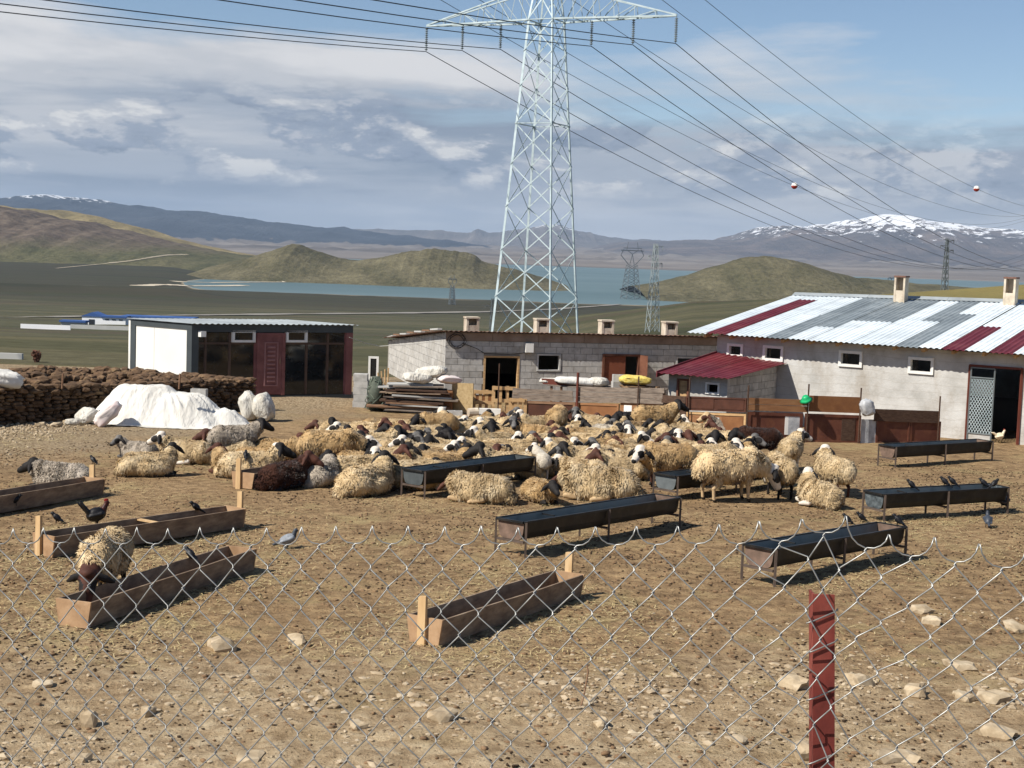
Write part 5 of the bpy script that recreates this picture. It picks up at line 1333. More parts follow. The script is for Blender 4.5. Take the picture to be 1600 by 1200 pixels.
sack(onT(992, .3) + Vector((0, 0, .14)), (.86, .62, .26), .1, 'yellow patterned sack lying beside the concrete blocks', pmat('yellow_sack', ['#b59b3e', '#d3bd62', '#dfcf86'], 16, .8), .03, 14)
sack(onT(992, .32), (.75, .6, .16), .3, 'flattened brown sack under the yellow sack', pmat('jute_sack', ['#6a5540', '#82694f'], 8, .95), 0, 15)
dq = at(1013, 617, 40.9)
mb = bmesh.new(); rs = random.Random(12)
hp = empty('dung_heap', dq, 0, 'little heap of dung bricks on the boards right of the yellow sack', 'dung heap')
for k in range(16):
    put(rs.choice(dm_), dq + Vector((rs.uniform(-.26, .26), rs.uniform(-.05, .25), .03 + (k // 6) * .075)), (.2, .18, .09), Matrix.Rotation(rs.uniform(0, 6), 4, 'Z'), hp, 'dung_brick')
MB().box(dq + Vector((0, .1, -.05)), (.85, .5, .04)).build('shelf_board', M_GREYB, hp)
for sx in (-.35, .35): MB().bar(Vector((dq.x + sx, dq.y + .1, gz(dq.x, dq.y) - .05)), dq + Vector((sx, .1, -.06)), .06, .06).build('leg', M_PLY, hp)

# ---------------------------------------------------------------- board pile, sacks, netting beside the barn
bp0 = gp(652, 646); pile = empty('board_pile', bp0, 0, 'untidy pile of flat boards and cardboard left of the chipboard sheet', 'board pile')
rs = random.Random(21); zc_ = gz(bp0.x, bp0.y)
M_CARD = pmat('cardboard', ['#6b5a49', '#857260', '#9a8672'], 5, .95, stretch=(1, 1, 4))
for i in range(17):
    w = rs.uniform(1.5, 2.5); d = rs.uniform(.5, .9); t = rs.uniform(.025, .05); cx = bp0.x + rs.uniform(-.22, .22) - .1; rz_ = rs.uniform(-.1, .1)
    MB().box((cx, bp0.y + .45 + rs.uniform(-.15, .12), zc_ + t / 2), (w * (1 - i * .012), d, t), Matrix.Rotation(rz_, 3, 'Z') @ Matrix.Rotation(rs.uniform(-.012, .03), 3, 'Y')).build('board', rs.choice([M_CARD, M_GREYB, M_PLY, M_RGH, M_FGREY]), pile)
    zc_ += t + rs.uniform(.004, .014)
top_ = Vector((bp0.x, bp0.y + .4, zc_ + .01))
sack(top_ + Vector((-.05, -.05, 0)), (.85, .5, .3), .25, 'white sack in front on the board pile', M_SACK, .08, 31)
sack(top_ + Vector((.32, .15, .12)), (.9, .55, .34), -.3, 'white sack slumped highest on the board pile', M_SACK, -.15, 32)
sack(top_ + Vector((.85, .05, 0)), (.7, .45, .24), .6, 'small pinkish sack at the right of the board pile', M_SACK2, .1, 33)
sack(gp(612, 640) + Vector((0, -.1, 0)), (.55, .4, .3), .4, 'dirty grey sack at the foot of the board pile', M_FGREY, .2, 34)
# rolled netting
nb = gp(586, 640); mb = MB(); rs = random.Random(9)
for i in range(46):
    pts = []; a0 = rs.uniform(0, 6.28); r0 = rs.uniform(.14, .3); 
    for k in range(9):
        aa = a0 + k * .35 * rs.choice((1, 1, -1)); zz = .03 + k * .115 * rs.uniform(.85, 1.0); rr_ = r0 * (1.15 - .5 * (k / 8)); pts.append(nb + Vector((rr_ * math.cos(aa), rr_ * math.sin(aa) * .8, zz)))
    mb.tube(pts, .012, 4)
nt = empty('netting_bundle', nb, 0, 'greenish bundle of rolled netting beside the cabin', 'netting')
o = mb.build('strands', pmat('green_net', ['#4f5a50', '#6b776a', '#878f80'], 4), nt); o['kind'] = 'stuff'
MB().tube([nb + Vector((0, 0, 0)), nb + Vector((.02, 0, .5)), nb + Vector((.0, .03, .95))], [.2, .22, .12], 14).build('roll_core', pmat('net_core', ['#454b42', '#5a6156'], 8), nt, True)
for k in range(4): MB().tube([nb + Vector((.18 + k * .05, .05, .1)), nb + Vector((.05 + k * .1, .05, 1.05 + .05 * k))], .022, 5).build('pole', M_WOODP, nt)
# block stack beside the cabin
bq = gp(565, 640) + Vector((0, .45, 0)); bst = empty('block_stack', bq, 0, 'column of grey blocks between the cabin and the netting', 'block stack')
me = bpy.data.meshes.new('block'); t_ = MB().box((0, 0, 0), (.4, .2, .19)); me.from_pydata(t_.v, [], t_.f); me.materials.append(M_BLOCK)
for r in range(5):
    for c_ in range(2):
        o = bpy.data.objects.new('block', me); COL.objects.link(o); o.matrix_basis = Matrix.Translation(bq + Vector((-.1 + .02 * (r % 2), .21 * c_, .1 + r * .194))) @ Matrix.Rotation(.03 * ((r + c_) % 3 - 1), 4, 'Z'); adopt(o, bst)
# white window frame leaning on the barn, cupboard, loose blocks
wf = at(583, 592, 49.0); mb = MB(); wlean = empty('leaning_window', wf, 0, 'old white window frame leaning left of the block barn', 'window')
for x0, x1, z0, z1 in ((-.17, -.10, 0, .75), (.10, .17, 0, .75), (-.1, .1, .68, .75), (-.1, .1, 0, .07)): mb.box(wf + Vector(((x0 + x1) / 2, .0, (z0 + z1) / 2)), (x1 - x0, .05, z1 - z0))
mb.build('window_frame', M_PVC, wlean); MB().box(wf + Vector((0, .0, .375)), (.2, .01, .6)).build('window_pane', M_GLASS, wlean)
MB().box(wf + Vector((0, .12, -.62)), (.5, .3, 1.2)).build('block_plinth', M_BLOCK, wlean)
cp = at(697, 643, 41.4); cp.z = gz(cp.x, cp.y); cpd = empty('old_cupboard', cp, 0, 'small orange brown cupboard beside the board pile', 'cupboard')
MB().box(cp + Vector((0, .2, .32)), (.36, .36, .64), Matrix.Rotation(-.1, 3, 'Z')).build('carcass', M_TANB, cpd)
for k in range(3): MB().box(cp + Vector((-.02, .003, .12 + k * .2)), (.3, .03, .17), Matrix.Rotation(-.1, 3, 'Z')).build('drawer_front', M_ORNG, cpd)
block_at(gp(710, 653), (.42, .2, .2), .1, 'dusty concrete block on the ground before the chipboard sheet')
lg = gp(738, 652); tag(MB().tube([lg + Vector((-.12, 0, .13)), lg + Vector((.14, .1, .14))], [.12, .125], 12).build('log_section', M_CHIM), 'short pale log lying right of the dusty block', 'log')
tag(MB().box(gp(765, 652) + Vector((0, .2, .11)), (.6, .2, .22)).build('white_tub', M_PVC), 'white plastic tub behind the flock by the pallets', 'tub')

# ================================================================== chain-link fence in front
M_CHAIN = pmat('galvanised_wire', ['#7a7b79', '#949592', '#a9a9a5'], 30, .42, metal=.6, spec=.5)
M_POST = pmat('red_oxide_post', ['#612a25', '#7a3730', '#8a463c'], 9, .7, .2, 60, .003, stretch=(1, 1, .5), dirt='#4a241d', dirt_amt=.35, dirt_scale=40)
FB = .33; FA = 3.04
_pk = [(-200, 828), (0, 826), (1000, 823), (1140, 822), (1200, 816), (1269, 808), (1340, 820), (1412, 838), (1484, 848), (1560, 857), (1800, 880)]
def fence_xy(px, py=850.0):
    r = ray(px, py); k = r.x / r.y; Y = FA / (1 + FB * k); return k * Y, Y
un = math.sqrt(1 + FB * FB)
_t = []; _z = []
for px, py in _pk:
    x, y = fence_xy(px, py); _t.append(x * un); _z.append(at(px, py, y).z)
def ftop(t): return float(np.interp(t, _t, _z))
def fpos(t, z, d=0.0):
    x = t / un; return Vector((x, FA - FB * x, z)) + Vector((-FB, -1, 0)).normalized() * d
FW, FH = .083, .094
t0, t1 = fence_xy(-330)[0] * un, fence_xy(1930)[0] * un
px_post = 1291; tx, ty = fence_xy(px_post, 1000); t_post = tx * un
fence = empty('chain_link_fence', fpos(0, CZ - 2.3), 0, 'galvanised chain-link fence across the foreground with a red post', 'fence')
ncol = int((t1 - t0) / (FW / 2)); nrow = int(1.5 / (FH / 2)); rs = np.random.RandomState(5)
off = np.array([t_post - t0]) % (FW / 2)
jt = rs.normal(0, .0012, (ncol + 2, nrow + 2)); jz = rs.normal(0, .0011, (ncol + 2, nrow + 2))
def knot(m, n_):
    t = t0 + m * FW / 2; z = ftop(t) - (n_ * FH / 2 - .006 if n_ else 0)
    dt = 0.0; dz = 0.0
    g_ = math.exp(-((t - t_post) / .16) ** 2)                       # pulled and squeezed where it is tied to the post
    dt += -.016 * g_ * math.sin((t - t_post) / .05) * (n_ > 1); dz += .010 * g_ * math.sin(n_ * .9 + t * 30)
    dt += .0035 * float(fbm(t * 2.3, n_ * .22, 77, 2)); dz += .0035 * float(fbm(t * 3 + 9, n_ * .3, 78, 2))
    return t + dt + float(jt[m, n_]), z + dz + float(jz[m, n_])
for m in range(ncol):
    pts = []
    for n_ in range(nrow):
        mm = m + (n_ % 2); mm = m if (m + n_) % 2 == 0 else m + 1
        t, z = knot(mm, n_)
        s = 1 if mm == m else -1
        if n_ == 0:                                                # twisted spike at the top edge
            tn, zn = knot(m if (m + 1) % 2 == 0 else m + 1, 1)
            pts += [fpos(t + s * .001, z + .003, .002 * s), fpos(t + (tn - t) * .13, z + (zn - z) * .34, .001), fpos(t + (tn - t) * .34, z + (zn - z) * .64, 0), fpos(t + (tn - t) * .62, z + (zn - z) * .82, 0)]
            continue
        q = s * .0025
        pts += [fpos(t + q * .9, z + .005, -.003), fpos(t - q * .7, z, .0025 if (m % 2) else -.0025), fpos(t + q * .9, z - .005, .003)]
    MB().tube(pts, .0015, 6).build('wire', M_CHAIN, fence, True)
# angle-iron post
ptop = at(px_post, 931, ty + .012)
bx_, by_ = fpos(t_post, 0).xy; by_ += .022
zg_ = gz(bx_, by_) - .3
_pa, _pb = at(px_post, 931, ty), at(px_post, 1200, ty); lean_k = (_pa.x - _pb.x) / (_pa.z - _pb.z); lean_x = lean_k * (ptop.z - zg_); bx_ = _pa.x - lean_x
MB().prism([Vector((bx_ - .0215, by_, zg_)), Vector((bx_ + .0215, by_, zg_)), Vector((bx_ + .0215, by_ + .004, zg_)), Vector((bx_ - .0175, by_ + .004, zg_)), Vector((bx_ - .0175, by_ + .04, zg_)), Vector((bx_ - .0215, by_ + .04, zg_))], Vector((lean_x, 0, ptop.z - zg_))).build('post', M_POST, fence)
for dz_ in (.045, .105, .2, .33):                                   # tie wires
    z = ptop.z - dz_; bx_ = _pa.x - lean_k * dz_; MB().tube([Vector((bx_ - .035, by_ - .006, z - .012)), Vector((bx_ - .022, by_ - .004, z - .008)), Vector((bx_ + .02, by_ - .004, z + .012)), Vector((bx_ + .027, by_ + .004, z + .016)), Vector((bx_ + .03, by_ + .014, z + .01))], .0016, 6).build('tie_wire', M_CHAIN, fence, True)

# ================================================================== animals
def capsule(mb, p, q, r0, r1, n=14, rings=5):
    p, q = Vector(p), Vector(q); d = q - p; L = d.length; d = d / L if L > 1e-9 else Vector((0, 0, 1))
    pts = []; rad = []
    for i in range(rings): a = math.pi / 2 * (1 - i / rings); pts.append(p - d * (r0 * math.sin(a))); rad.append(max(1e-4, r0 * math.cos(a)))
    for i in range(rings + 1): a = math.pi / 2 * (i / rings); pts.append(q + d * (r1 * math.sin(a))); rad.append(max(1e-4, r1 * math.cos(a)))
    return mb.tube(pts, rad, n)
def ellipsoid(mb, c, r, M=None, n=18):
    c = Vector(c); base = len(mb.v); k = 12
    t = MB(); t.tube([Vector((0, 0, math.sin(a))) for a in np.linspace(-math.pi / 2, math.pi / 2, k)], [max(1e-4, math.cos(a)) for a in np.linspace(-math.pi / 2, math.pi / 2, k)], n)
    vs = []
    for v in t.v:
        p = Vector((v[0] * r[0], v[1] * r[1], v[2] * r[2]))
        if M is not None: p = M @ p
        vs.append(p + c)
    return mb.add(vs, t.f)
class Body:
    """parts of one animal: joined by remeshing into a single skin, then every face coloured by the nearest part"""
    def __init__(self): self.mb = MB(); self.prims = []
    def cap(self, p, q, r0, r1, tag_): capsule(self.mb, p, q, r0, r1); self.prims.append((tag_, 'c', Vector(p), Vector(q), r0, r1)); return self
    def ell(self, c, r, tag_, M=None): ellipsoid(self.mb, c, r, M); self.prims.append((tag_, 'e', Vector(c), Vector(r), M, 0)); return self
    def build(self, name, voxel, smooth=4, spots=()):
        me0 = bpy.data.meshes.new('tmp'); me0.from_pydata(self.mb.v, [], self.mb.f)
        o = bpy.data.objects.new('tmp', me0); COL.objects.link(o)
        m = o.modifiers.new('r', 'REMESH'); m.mode = 'VOXEL'; m.voxel_size = voxel; m.use_smooth_shade = True
        s = o.modifiers.new('s', 'SMOOTH'); s.factor = .5; s.iterations = smooth
        dg = bpy.context.evaluated_depsgraph_get(); me = bpy.data.meshes.new_from_object(o.evaluated_get(dg)); me.name = name
        bpy.data.objects.remove(o); bpy.data.meshes.remove(me0)
        n = len(me.polygons); C = np.empty(n * 3); me.polygons.foreach_get('center', C); C = C.reshape(n, 3)
        best = np.full(n, 1e9); idx = np.zeros(n, int)
        for tag_, kind, a, b, r0, r1 in self.prims:
            if kind == 'c':
                ab = np.array(b - a); L2 = max(1e-9, ab @ ab); t = np.clip(((C - np.array(a)) @ ab) / L2, 0, 1)
                d = np.linalg.norm(C - (np.array(a) + t[:, None] * ab), axis=1) - (r0 + (r1 - r0) * t)
            else:
                Q = C - np.array(a)
                if r0 is not None: Q = Q @ np.array(r0.to_3x3())
                k = np.linalg.norm(Q / np.array(b), axis=1); d = (k - 1) * min(b)
            w = d < best; best[w] = d[w]; idx[w] = tag_
        for c, r, tag_ in spots: idx[np.linalg.norm((C - np.array(c)) / np.array(r), axis=1) < 1] = tag_
        me.polygons.foreach_set('material_index', idx.astype(np.int32)); me.polygons.foreach_set('use_smooth', np.ones(n, bool))
        return me, C, idx

WOOL, FACE, PATCH, LEG, HOOF = 0, 1, 2, 3, 4
def rotz(p, a, c):
    p = Vector(p) - Vector(c); return Vector((p.x * math.cos(a) - p.y * math.sin(a), p.x * math.sin(a) + p.y * math.cos(a), p.z)) + Vector(c)
def sheep_mesh(pose, yaw=0.0, headz=0.0, lamb=False, seed=0, tuck=False):
    B = Body(); st = pose == 'stand' or pose == 'graze'
    cz = .53 if st else .245
    # trunk
    if st:
        B.cap((-.30, 0, cz), (.24, 0, cz + .01), .235, .225, WOOL); B.ell((-.34, 0, cz + .01), (.2, .22, .23), WOOL); B.ell((.26, 0, cz + .01), (.18, .2, .23), WOOL); B.ell((0, 0, cz - .03), (.36, .24, .22), WOOL)
        B.ell((-.52, 0, cz - .03), (.07, .13, .15), WOOL)                 # fat tail
    else:
        B.cap((-.30, 0, cz), (.24, 0, cz + .01), .24, .225, WOOL); B.ell((-.34, .0, cz - .03), (.26, .30, .2), WOOL); B.ell((0, 0, cz - .06), (.44, .31, .18), WOOL); B.ell((.28, 0, cz), (.2, .22, .23), WOOL)
        B.ell((-.56, .05, .11), (.10, .15, .1), WOOL)
    # neck and head
    nb = Vector((.34, 0, cz + .09))
    if pose == 'graze':
        ne = Vector((.64, 0, .46)); hd = Vector((.70, 0, .42)); hdir = Vector((.5, 0, -.86)).normalized()
    elif tuck:
        ne = Vector((.52, 0, .30)); hd = Vector((.56, 0, .26)); hdir = Vector((.85, 0, -.4)).normalized()
    elif st:
        ne = Vector((.54, 0, .76 + headz)); hd = Vector((.57, 0, .80 + headz)); hdir = Vector((.86, 0, -.42)).normalized()
    else:
        ne = Vector((.47, 0, .47 + headz)); hd = Vector((.52, 0, .52 + headz)); hdir = Vector((.88, 0, -.38)).normalized()
    piv = Vector((.34, 0, 0)); 
    ne = rotz(ne, yaw * .55, piv); hd = rotz(hd, yaw * .55, piv); hdir = rotz(hdir, yaw, (0, 0, 0)); side = Vector((0, 0, 1)).cross(hdir).normalized(); up = hdir.cross(side)
    nm = nb.lerp(ne, .62); B.cap(nb, nm, .185, .15, WOOL); B.cap(nm, ne, .135, .115, FACE if seed % 2 else WOOL)
    k = .98 if lamb else 1.22
    muz = hd + hdir * .205 * k
    B.cap(hd, hd + hdir * .11 * k, .088 * k, .070 * k, FACE); B.cap(hd + hdir * .09 * k - up * .012, muz - up * .012, .068 * k, .050 * k, FACE); B.ell(muz + hdir * .024 * k - up * .014, (.038 * k, .042 * k, .04 * k), PATCH)
    B.ell(hd + up * .05 * k - hdir * .04, (.075 * k, .07 * k, .05 * k), FACE)      # crown
    for s in (-1, 1):
        eb = hd + side * (s * .082 * k) + up * .03 - hdir * .02
        ed = (side * s * .75 - up * .75 + hdir * .12).normalized()
        B.cap(eb, eb + ed * .08 * k, .026 * k, .038 * k, PATCH); B.cap(eb + ed * .08 * k, eb + ed * .165 * k, .038 * k, .018 * k, PATCH)
    eyes = [(hd + hdir * .085 * k + side * (s * .07 * k) + up * .02, (.088, .085, .075), PATCH) for s in (-1, 1)]
    # legs
    if st:
        for x, sy, z0 in ((.27, .115, .42), (.24, -.115, .42), (-.33, .125, .44), (-.29, -.125, .44)):
            hind = x < 0
            kx = x + (.035 if hind else .01)
            B.cap((x, sy, z0), (kx, sy, .31), .085 if hind else .07, .05, WOOL)
            B.cap((kx, sy, .30), (kx - (.075 if hind else 0), sy, .22 if hind else .20), .045, .032, LEG)
            B.cap((kx - (.075 if hind else 0), sy, .22 if hind else .20), (kx - (.06 if hind else -.005), sy, .06), .031, .026, LEG)
            B.cap((kx - (.055 if hind else -.01), sy, .05), (kx - (.035 if hind else -.03), sy, .022), .031, .026, HOOF)
    else:
        for sy in (.13, -.13):
            B.cap((.34, sy, .09), (.48, sy * 1.05, .07), .055, .038, LEG); B.cap((.48, sy * 1.05, .06), (.33, sy * 1.2, .045), .034, .028, LEG)
        B.cap((-.12, .27, .09), (.10, .31, .05), .06, .035, LEG)
    me, C, idx = B.build('sheep', .017, 4, eyes)
    return me, C, idx, hd + hdir * .08
def wool_mesh(me, C, idx, n, seed, length=.085, lying=False, width=1.0):
    rs = np.random.RandomState(seed); N = len(me.polygons)
    nor = np.empty(N * 3); me.polygons.foreach_get('normal', nor); nor = nor.reshape(N, 3)
    area = np.empty(N); me.polygons.foreach_get('area', area)
    w = area * (idx == WOOL) * (C[:, 2] > (.03 if lying else .26)); w = w / w.sum()
    pick = rs.choice(N, n, p=w); P = C[pick] + rs.normal(0, .008, (n, 3)); Nn = nor[pick]
    L = length * rs.uniform(.55, 1.25, n)
    down = np.array([0, 0, -1.0]); part = np.sign(P[:, 1] + rs.normal(0, .05, n))
    # coherent flow: fall to each side from the back line, with clumps
    clump = np.stack([fbm(P[:, 0] * 9 + k * 17, P[:, 1] * 9 + P[:, 2] * 9, 50 + k + seed, 2) for k in range(3)], 1)
    side = np.stack([np.zeros(n), part, np.zeros(n)], 1)
    D1 = Nn * .55 + down * .45 * (1 - np.abs(Nn[:, 2:3])) + side * .35 * (Nn[:, 2:3] > .5) + clump * .8 + rs.normal(0, .14, (n, 3))
    D1 /= np.linalg.norm(D1, axis=1)[:, None]
    D2 = Nn * .22 + down * (.95 if not lying else .75) + side * .5 * np.clip(Nn[:, 2:3], 0, 1) + clump * 1.1 + rs.normal(0, .16, (n, 3))
    D2 /= np.linalg.norm(D2, axis=1)[:, None]
    A = P - Nn * .012; Bm = A + D1 * (L * .5)[:, None]; T = Bm + D2 * (L * .62)[:, None]
    if lying: Bm[:, 2] = np.maximum(Bm[:, 2], .012); T[:, 2] = np.maximum(T[:, 2], .006)
    ref = np.where(np.abs(D1[:, 2:3]) < .9, np.array([[0, 0, 1.0]]), np.array([[1.0, 0, 0]]))
    U = np.cross(D1, ref); U /= np.linalg.norm(U, axis=1)[:, None] + 1e-9; W = np.cross(D1, U)
    # flat ribbons lying over the body: base, middle, tip
    side_v = np.cross(Nn, D1 + rs.normal(0, .25, (n, 3))); side_v /= np.linalg.norm(side_v, axis=1)[:, None] + 1e-9
    gn = np.cross(side_v, Bm - A); side_v = np.where((np.sum(gn * Nn, 1) < 0)[:, None], -side_v, side_v); gn = np.cross(side_v, Bm - A); gn /= np.linalg.norm(gn, axis=1)[:, None] + 1e-9
    r0 = rs.uniform(.006, .0105, n)[:, None] * width; V = np.empty((n, 5, 3))
    V[:, 0] = A - side_v * r0; V[:, 1] = A + side_v * r0; V[:, 2] = Bm - side_v * r0 * .85; V[:, 3] = Bm + side_v * r0 * .85; V[:, 4] = T
    tri = np.array([(0, 1, 3), (0, 3, 2), (2, 3, 4)])
    Fc = (tri[None] + (np.arange(n) * 5)[:, None, None]).reshape(-1, 3)
    m2 = bpy.data.meshes.new('wool'); m2.vertices.add(n * 5); m2.vertices.foreach_set('co', V.astype(np.float32).ravel())
    m2.loops.add(Fc.size); m2.loops.foreach_set('vertex_index', Fc.ravel().astype(np.int32))
    m2.polygons.add(len(Fc)); m2.polygons.foreach_set('loop_start', np.arange(0, Fc.size, 3, dtype=np.int32)); m2.polygons.foreach_set('use_smooth', np.ones(len(Fc), bool))
    m2.update(calc_edges=True)
    sn = Nn[:, None, :] * .72 + gn[:, None, :] * .42 + rs.normal(0, .12, (n, 1, 3)) + (clump * .25)[:, None, :]; sn = np.repeat(sn, 5, 1).reshape(-1, 3); sn /= np.linalg.norm(sn, axis=1)[:, None]
    m2.normals_split_custom_set_from_vertices(sn.tolist())
    return m2

def wool_mat(name, a, b, c, rand=.12):
    t = NT(name); ob = t.obj()
    v = t.n('ShaderNodeVectorMath'); v.operation = 'ADD'; r3 = t.n('ShaderNodeCombineXYZ'); k = t.math('MULTIPLY', t.rnd(), 37.0); t.l(k, r3.inputs[0]); t.l(k, r3.inputs[1])
    t.l(ob, v.inputs[0]); t.l(r3.outputs[0], v.inputs[1])
    col = t.ramp(t.noise(3.2, v.outputs[0], 6, .62), [(.30, hexc(a)), (.5, hexc(b)), (.68, hexc(c))])
    fine = t.ramp(t.noise(34.0, v.outputs[0], 3, .6), [(.32, .84), (.66, 1.1)]); col = t.mix(1.0, col, fine, 'MULTIPLY')
    g_ = t.math('ADD', t.math('MULTIPLY', t.rnd(), rand * 2), 1 - rand); col = t.mix(1.0, col, g_, 'MULTIPLY')
    t.p.inputs['Sheen Weight'].default_value = .12
    return t.done(col, .95, 0, .1)
MW = {'cream': wool_mat('cream_wool', '#a58d68', '#c3ab84', '#d6c4a3'), 'grey': wool_mat('grey_wool', '#8c8275', '#a69b8c', '#bdb2a3'), 'brown': wool_mat('brown_wool', '#2c1a14', '#3a231b', '#4a3024'),
      'tan': wool_mat('tan_wool', '#93764e', '#b3956a', '#c8ad83'), 'white': wool_mat('white_wool', '#a99f90', '#c6bcab', '#d8d0c1'), 'black': wool_mat('black_wool', '#0f0d0d', '#191616', '#262121')}
MH = {'black': pmat('black_hair', ['#100e0e', '#1b1817', '#252120'], 9, .75), 'brown': pmat('brown_hair', ['#3a2118', '#4a2b20', '#5a372a'], 9, .75), 'white': pmat('white_hair', ['#bdb3a5', '#d0c7ba', '#dbd4c8'], 9, .85),
      'tan': pmat('tan_hair', ['#a08764', '#b59b76', '#c5ad89'], 9, .85), 'grey': pmat('grey_hair', ['#4b4a49', '#5f5d5b', '#74716d'], 9, .8)}
M_HOOF = pmat('hoof', ['#1c1815', '#2a2420'], 9, .6)
HEADS = {'black': ('black', 'black', 'black'), 'brown': ('brown', 'brown', 'brown'), 'pied': ('white', 'black', 'white'), 'white': ('white', 'tan', 'white'), 'pale': ('tan', 'brown', 'tan'), 'redpied': ('white', 'brown', 'brown'), 'greyf': ('grey', 'black', 'grey'), 'dark': ('brown', 'black', 'black')}
VAR = {}
def variant(key, **kw):
    n = kw.pop('n', 12500); ln = kw.pop('length', .05); seed = kw.pop('seed', len(VAR) + 1); lying = kw['pose'] == 'lie'
    me, C, idx, head = sheep_mesh(seed=1 if key in ('lie', 'lieL', 'lieR', 'stand', 'standLow', 'graze') else 0, **kw)
    for m in (MW['cream'], MH['black'], MH['black'], MH['black'], M_HOOF): me.materials.append(m)
    wm = wool_mesh(me, C, idx, n, seed, ln, lying); wm.materials.append(MW['cream'])
    VAR[key] = (me, wm, head)
variant('stand', pose='stand'); variant('standL', pose='stand', yaw=1.0); variant('standR', pose='stand', yaw=-1.0); variant('graze', pose='graze'); variant('standB', pose='stand', yaw=2.0, headz=-.1)
variant('lie', pose='lie'); variant('lieL', pose='lie', yaw=1.1); variant('lieR', pose='lie', yaw=-1.1); variant('lieLow', pose='lie', headz=-.10); variant('lieB', pose='lie', yaw=2.1, headz=.02); variant('tuck', pose='lie', yaw=.9, tuck=True)
variant('shagL', pose='lie', yaw=1.2, length=.085, n=12500); variant('shagS', pose='stand', yaw=1.0, length=.085, n=12500)
variant('shagT', pose='lie', yaw=-1.3, tuck=True, length=.07, n=13500); variant('standLow', pose='stand', yaw=.9, headz=-.17)
variant('lamb', pose='stand', yaw=.7, length=.03, n=5000)
FLOCK = []
def sheep(at_, key, deg, head='black', wool='cream', label='', scale=1.0, mode='head', group='flock of sheep', legs=None, dz=0.0, name='sheep'):
    """mode head: at_ is the pixel of the head; mode base: the pixel under the body centre. deg: 0 faces right, 90 away, 180 left, 270 towards us"""
    me, wm, hl = VAR[key]; a = math.radians(deg); sz = scale * random.uniform(.96, 1.04)
    hv_ = Matrix.Rotation(a, 3, 'Z') @ (hl * sz)
    if mode == 'base': P = gp(*at_)
    else:
        P = gp(at_[0], at_[1] + 40)
        for _ in range(8):
            r = ray(*at_); z = P.z + hv_.z; s = (z - CZ) / r.z; hp_ = Vector((0, 0, CZ)) + r * s
            P = Vector((hp_.x - hv_.x, hp_.y - hv_.y, 0)); P.z = gz(P.x, P.y)
    o = bpy.data.objects.new(name, me); COL.objects.link(o)
    o.location = (P.x, P.y, gz(P.x, P.y) - .012 + dz); o.rotation_euler = (0, 0, a); o.scale = (sz, sz * random.uniform(.95, 1.06), sz)
    f, p, l = HEADS[head]
    for i, m in enumerate((MW[wool], MH[f], MH[p], MH[legs or l], M_HOOF)): o.material_slots[i].link = 'OBJECT'; o.material_slots[i].material = m
    w = bpy.data.objects.new('wool', wm); COL.objects.link(w); w.parent = o; w.material_slots[0].link = 'OBJECT'; w.material_slots[0].material = MW[wool]
    tag(o, label, 'lamb' if name == 'lamb' else 'sheep', group); FLOCK.append(o); return o

random.seed(11)
S = sheep
# --- outside the pack, left
S((163, 938), 'graze', 272, 'dark', 'cream', 'cream sheep with a dark brown head feeding from the nearest left trough', 1.0, 'base')
S((95, 764), 'lieLow', 172, 'black', 'grey', 'grey sheep with a black head lying behind the trough at the left edge', .92, 'base')
S((214, 716), 'lieL', 170, 'greyf', 'grey', 'small grey brown sheep lying farthest left behind the first cream sheep', .72, 'base')
S((233, 744), 'lieB', 8, 'black', 'cream', 'cream sheep with a turned black head, front left of the flock', .95, 'base')
S((290, 724), 'lie', 176, 'pied', 'cream', 'cream sheep with a white and black face lying behind the leftmost cream sheep', .95, 'base')
S((358, 718), 'lie', 174, 'brown', 'cream', 'cream sheep with a raised brown head looking left below the white sacks', .98, 'base')
S((362, 742), 'lieR', 150, 'brown', 'tan', 'tan sheep with a brown head lying behind the short trough stake', .9, 'base')
S((392, 746), 'lie', 15, 'black', 'cream', 'cream sheep with a black head lying behind the short trough, a bird on its back', 1.0, 'base')
S((414, 663), 'stand', 22, 'black', 'grey', 'grey white sheep with a black head standing alone in front of the white sacks', .88)
ram = S((437, 703), 'lie', 330, 'white', 'tan', 'tan ram with curved horns and a pale face at the left of the flock', .9)
S((446, 762), 'lieR', 55, 'brown', 'brown', 'dark brown sheep lying beside the short trough end', 1.0, 'base')
S((476, 687), 'lieL', 330, 'brown', 'tan', 'tan sheep with a dark brown head at the left rear of the flock')
S((515, 738), 'graze', 10, 'black', 'tan', 'big tan sheep standing broadside above the lying sheep at the left of the flock', 1.08, 'base')
S((504, 758), 'lieL', 75, 'black', 'grey', 'pale grey sheep lying in the front row right of the dark brown sheep', .95, 'base')
S((488, 664), 'lieLow', 200, 'brown', 'cream', 'cream sheep with a brown head, farthest rear left of the flock', .85)
S((521, 668), 'lie', 190, 'pied', 'cream', 'cream sheep with a black and white head behind the big tan sheep', .9)
S((548, 673), 'lie', 350, 'black', 'cream', 'cream sheep with a black head looking right behind the big tan sheep', .9)
S((568, 663), 'lieLow', 20, 'pale', 'grey', 'grey brown lamb lying at the rear left of the flock', .6, name='lamb')
S((606, 662), 'lie', 330, 'brown', 'cream', 'cream sheep with a brown head at the rear, left of centre', .9)
S((597, 671), 'lie', 200, 'black', 'cream', 'cream sheep with a black head just below the rear brown headed one', .9)
S((566, 683), 'lieR', 200, 'brown', 'cream', 'cream sheep with a brown head right behind the big tan sheep', .95)
S((583, 691), 'lie', 350, 'pied', 'cream', 'cream sheep with a black eyed white face looking right, left of centre', .95)
S((682, 690), 'standLow', 190, 'black', 'tan', 'tan sheep with a large black head standing at the rear beside the board pile', .85, 'base')
S((630, 672), 'lie', 210, 'brown', 'cream', 'cream sheep with a brown head under the standing black headed one', .9)
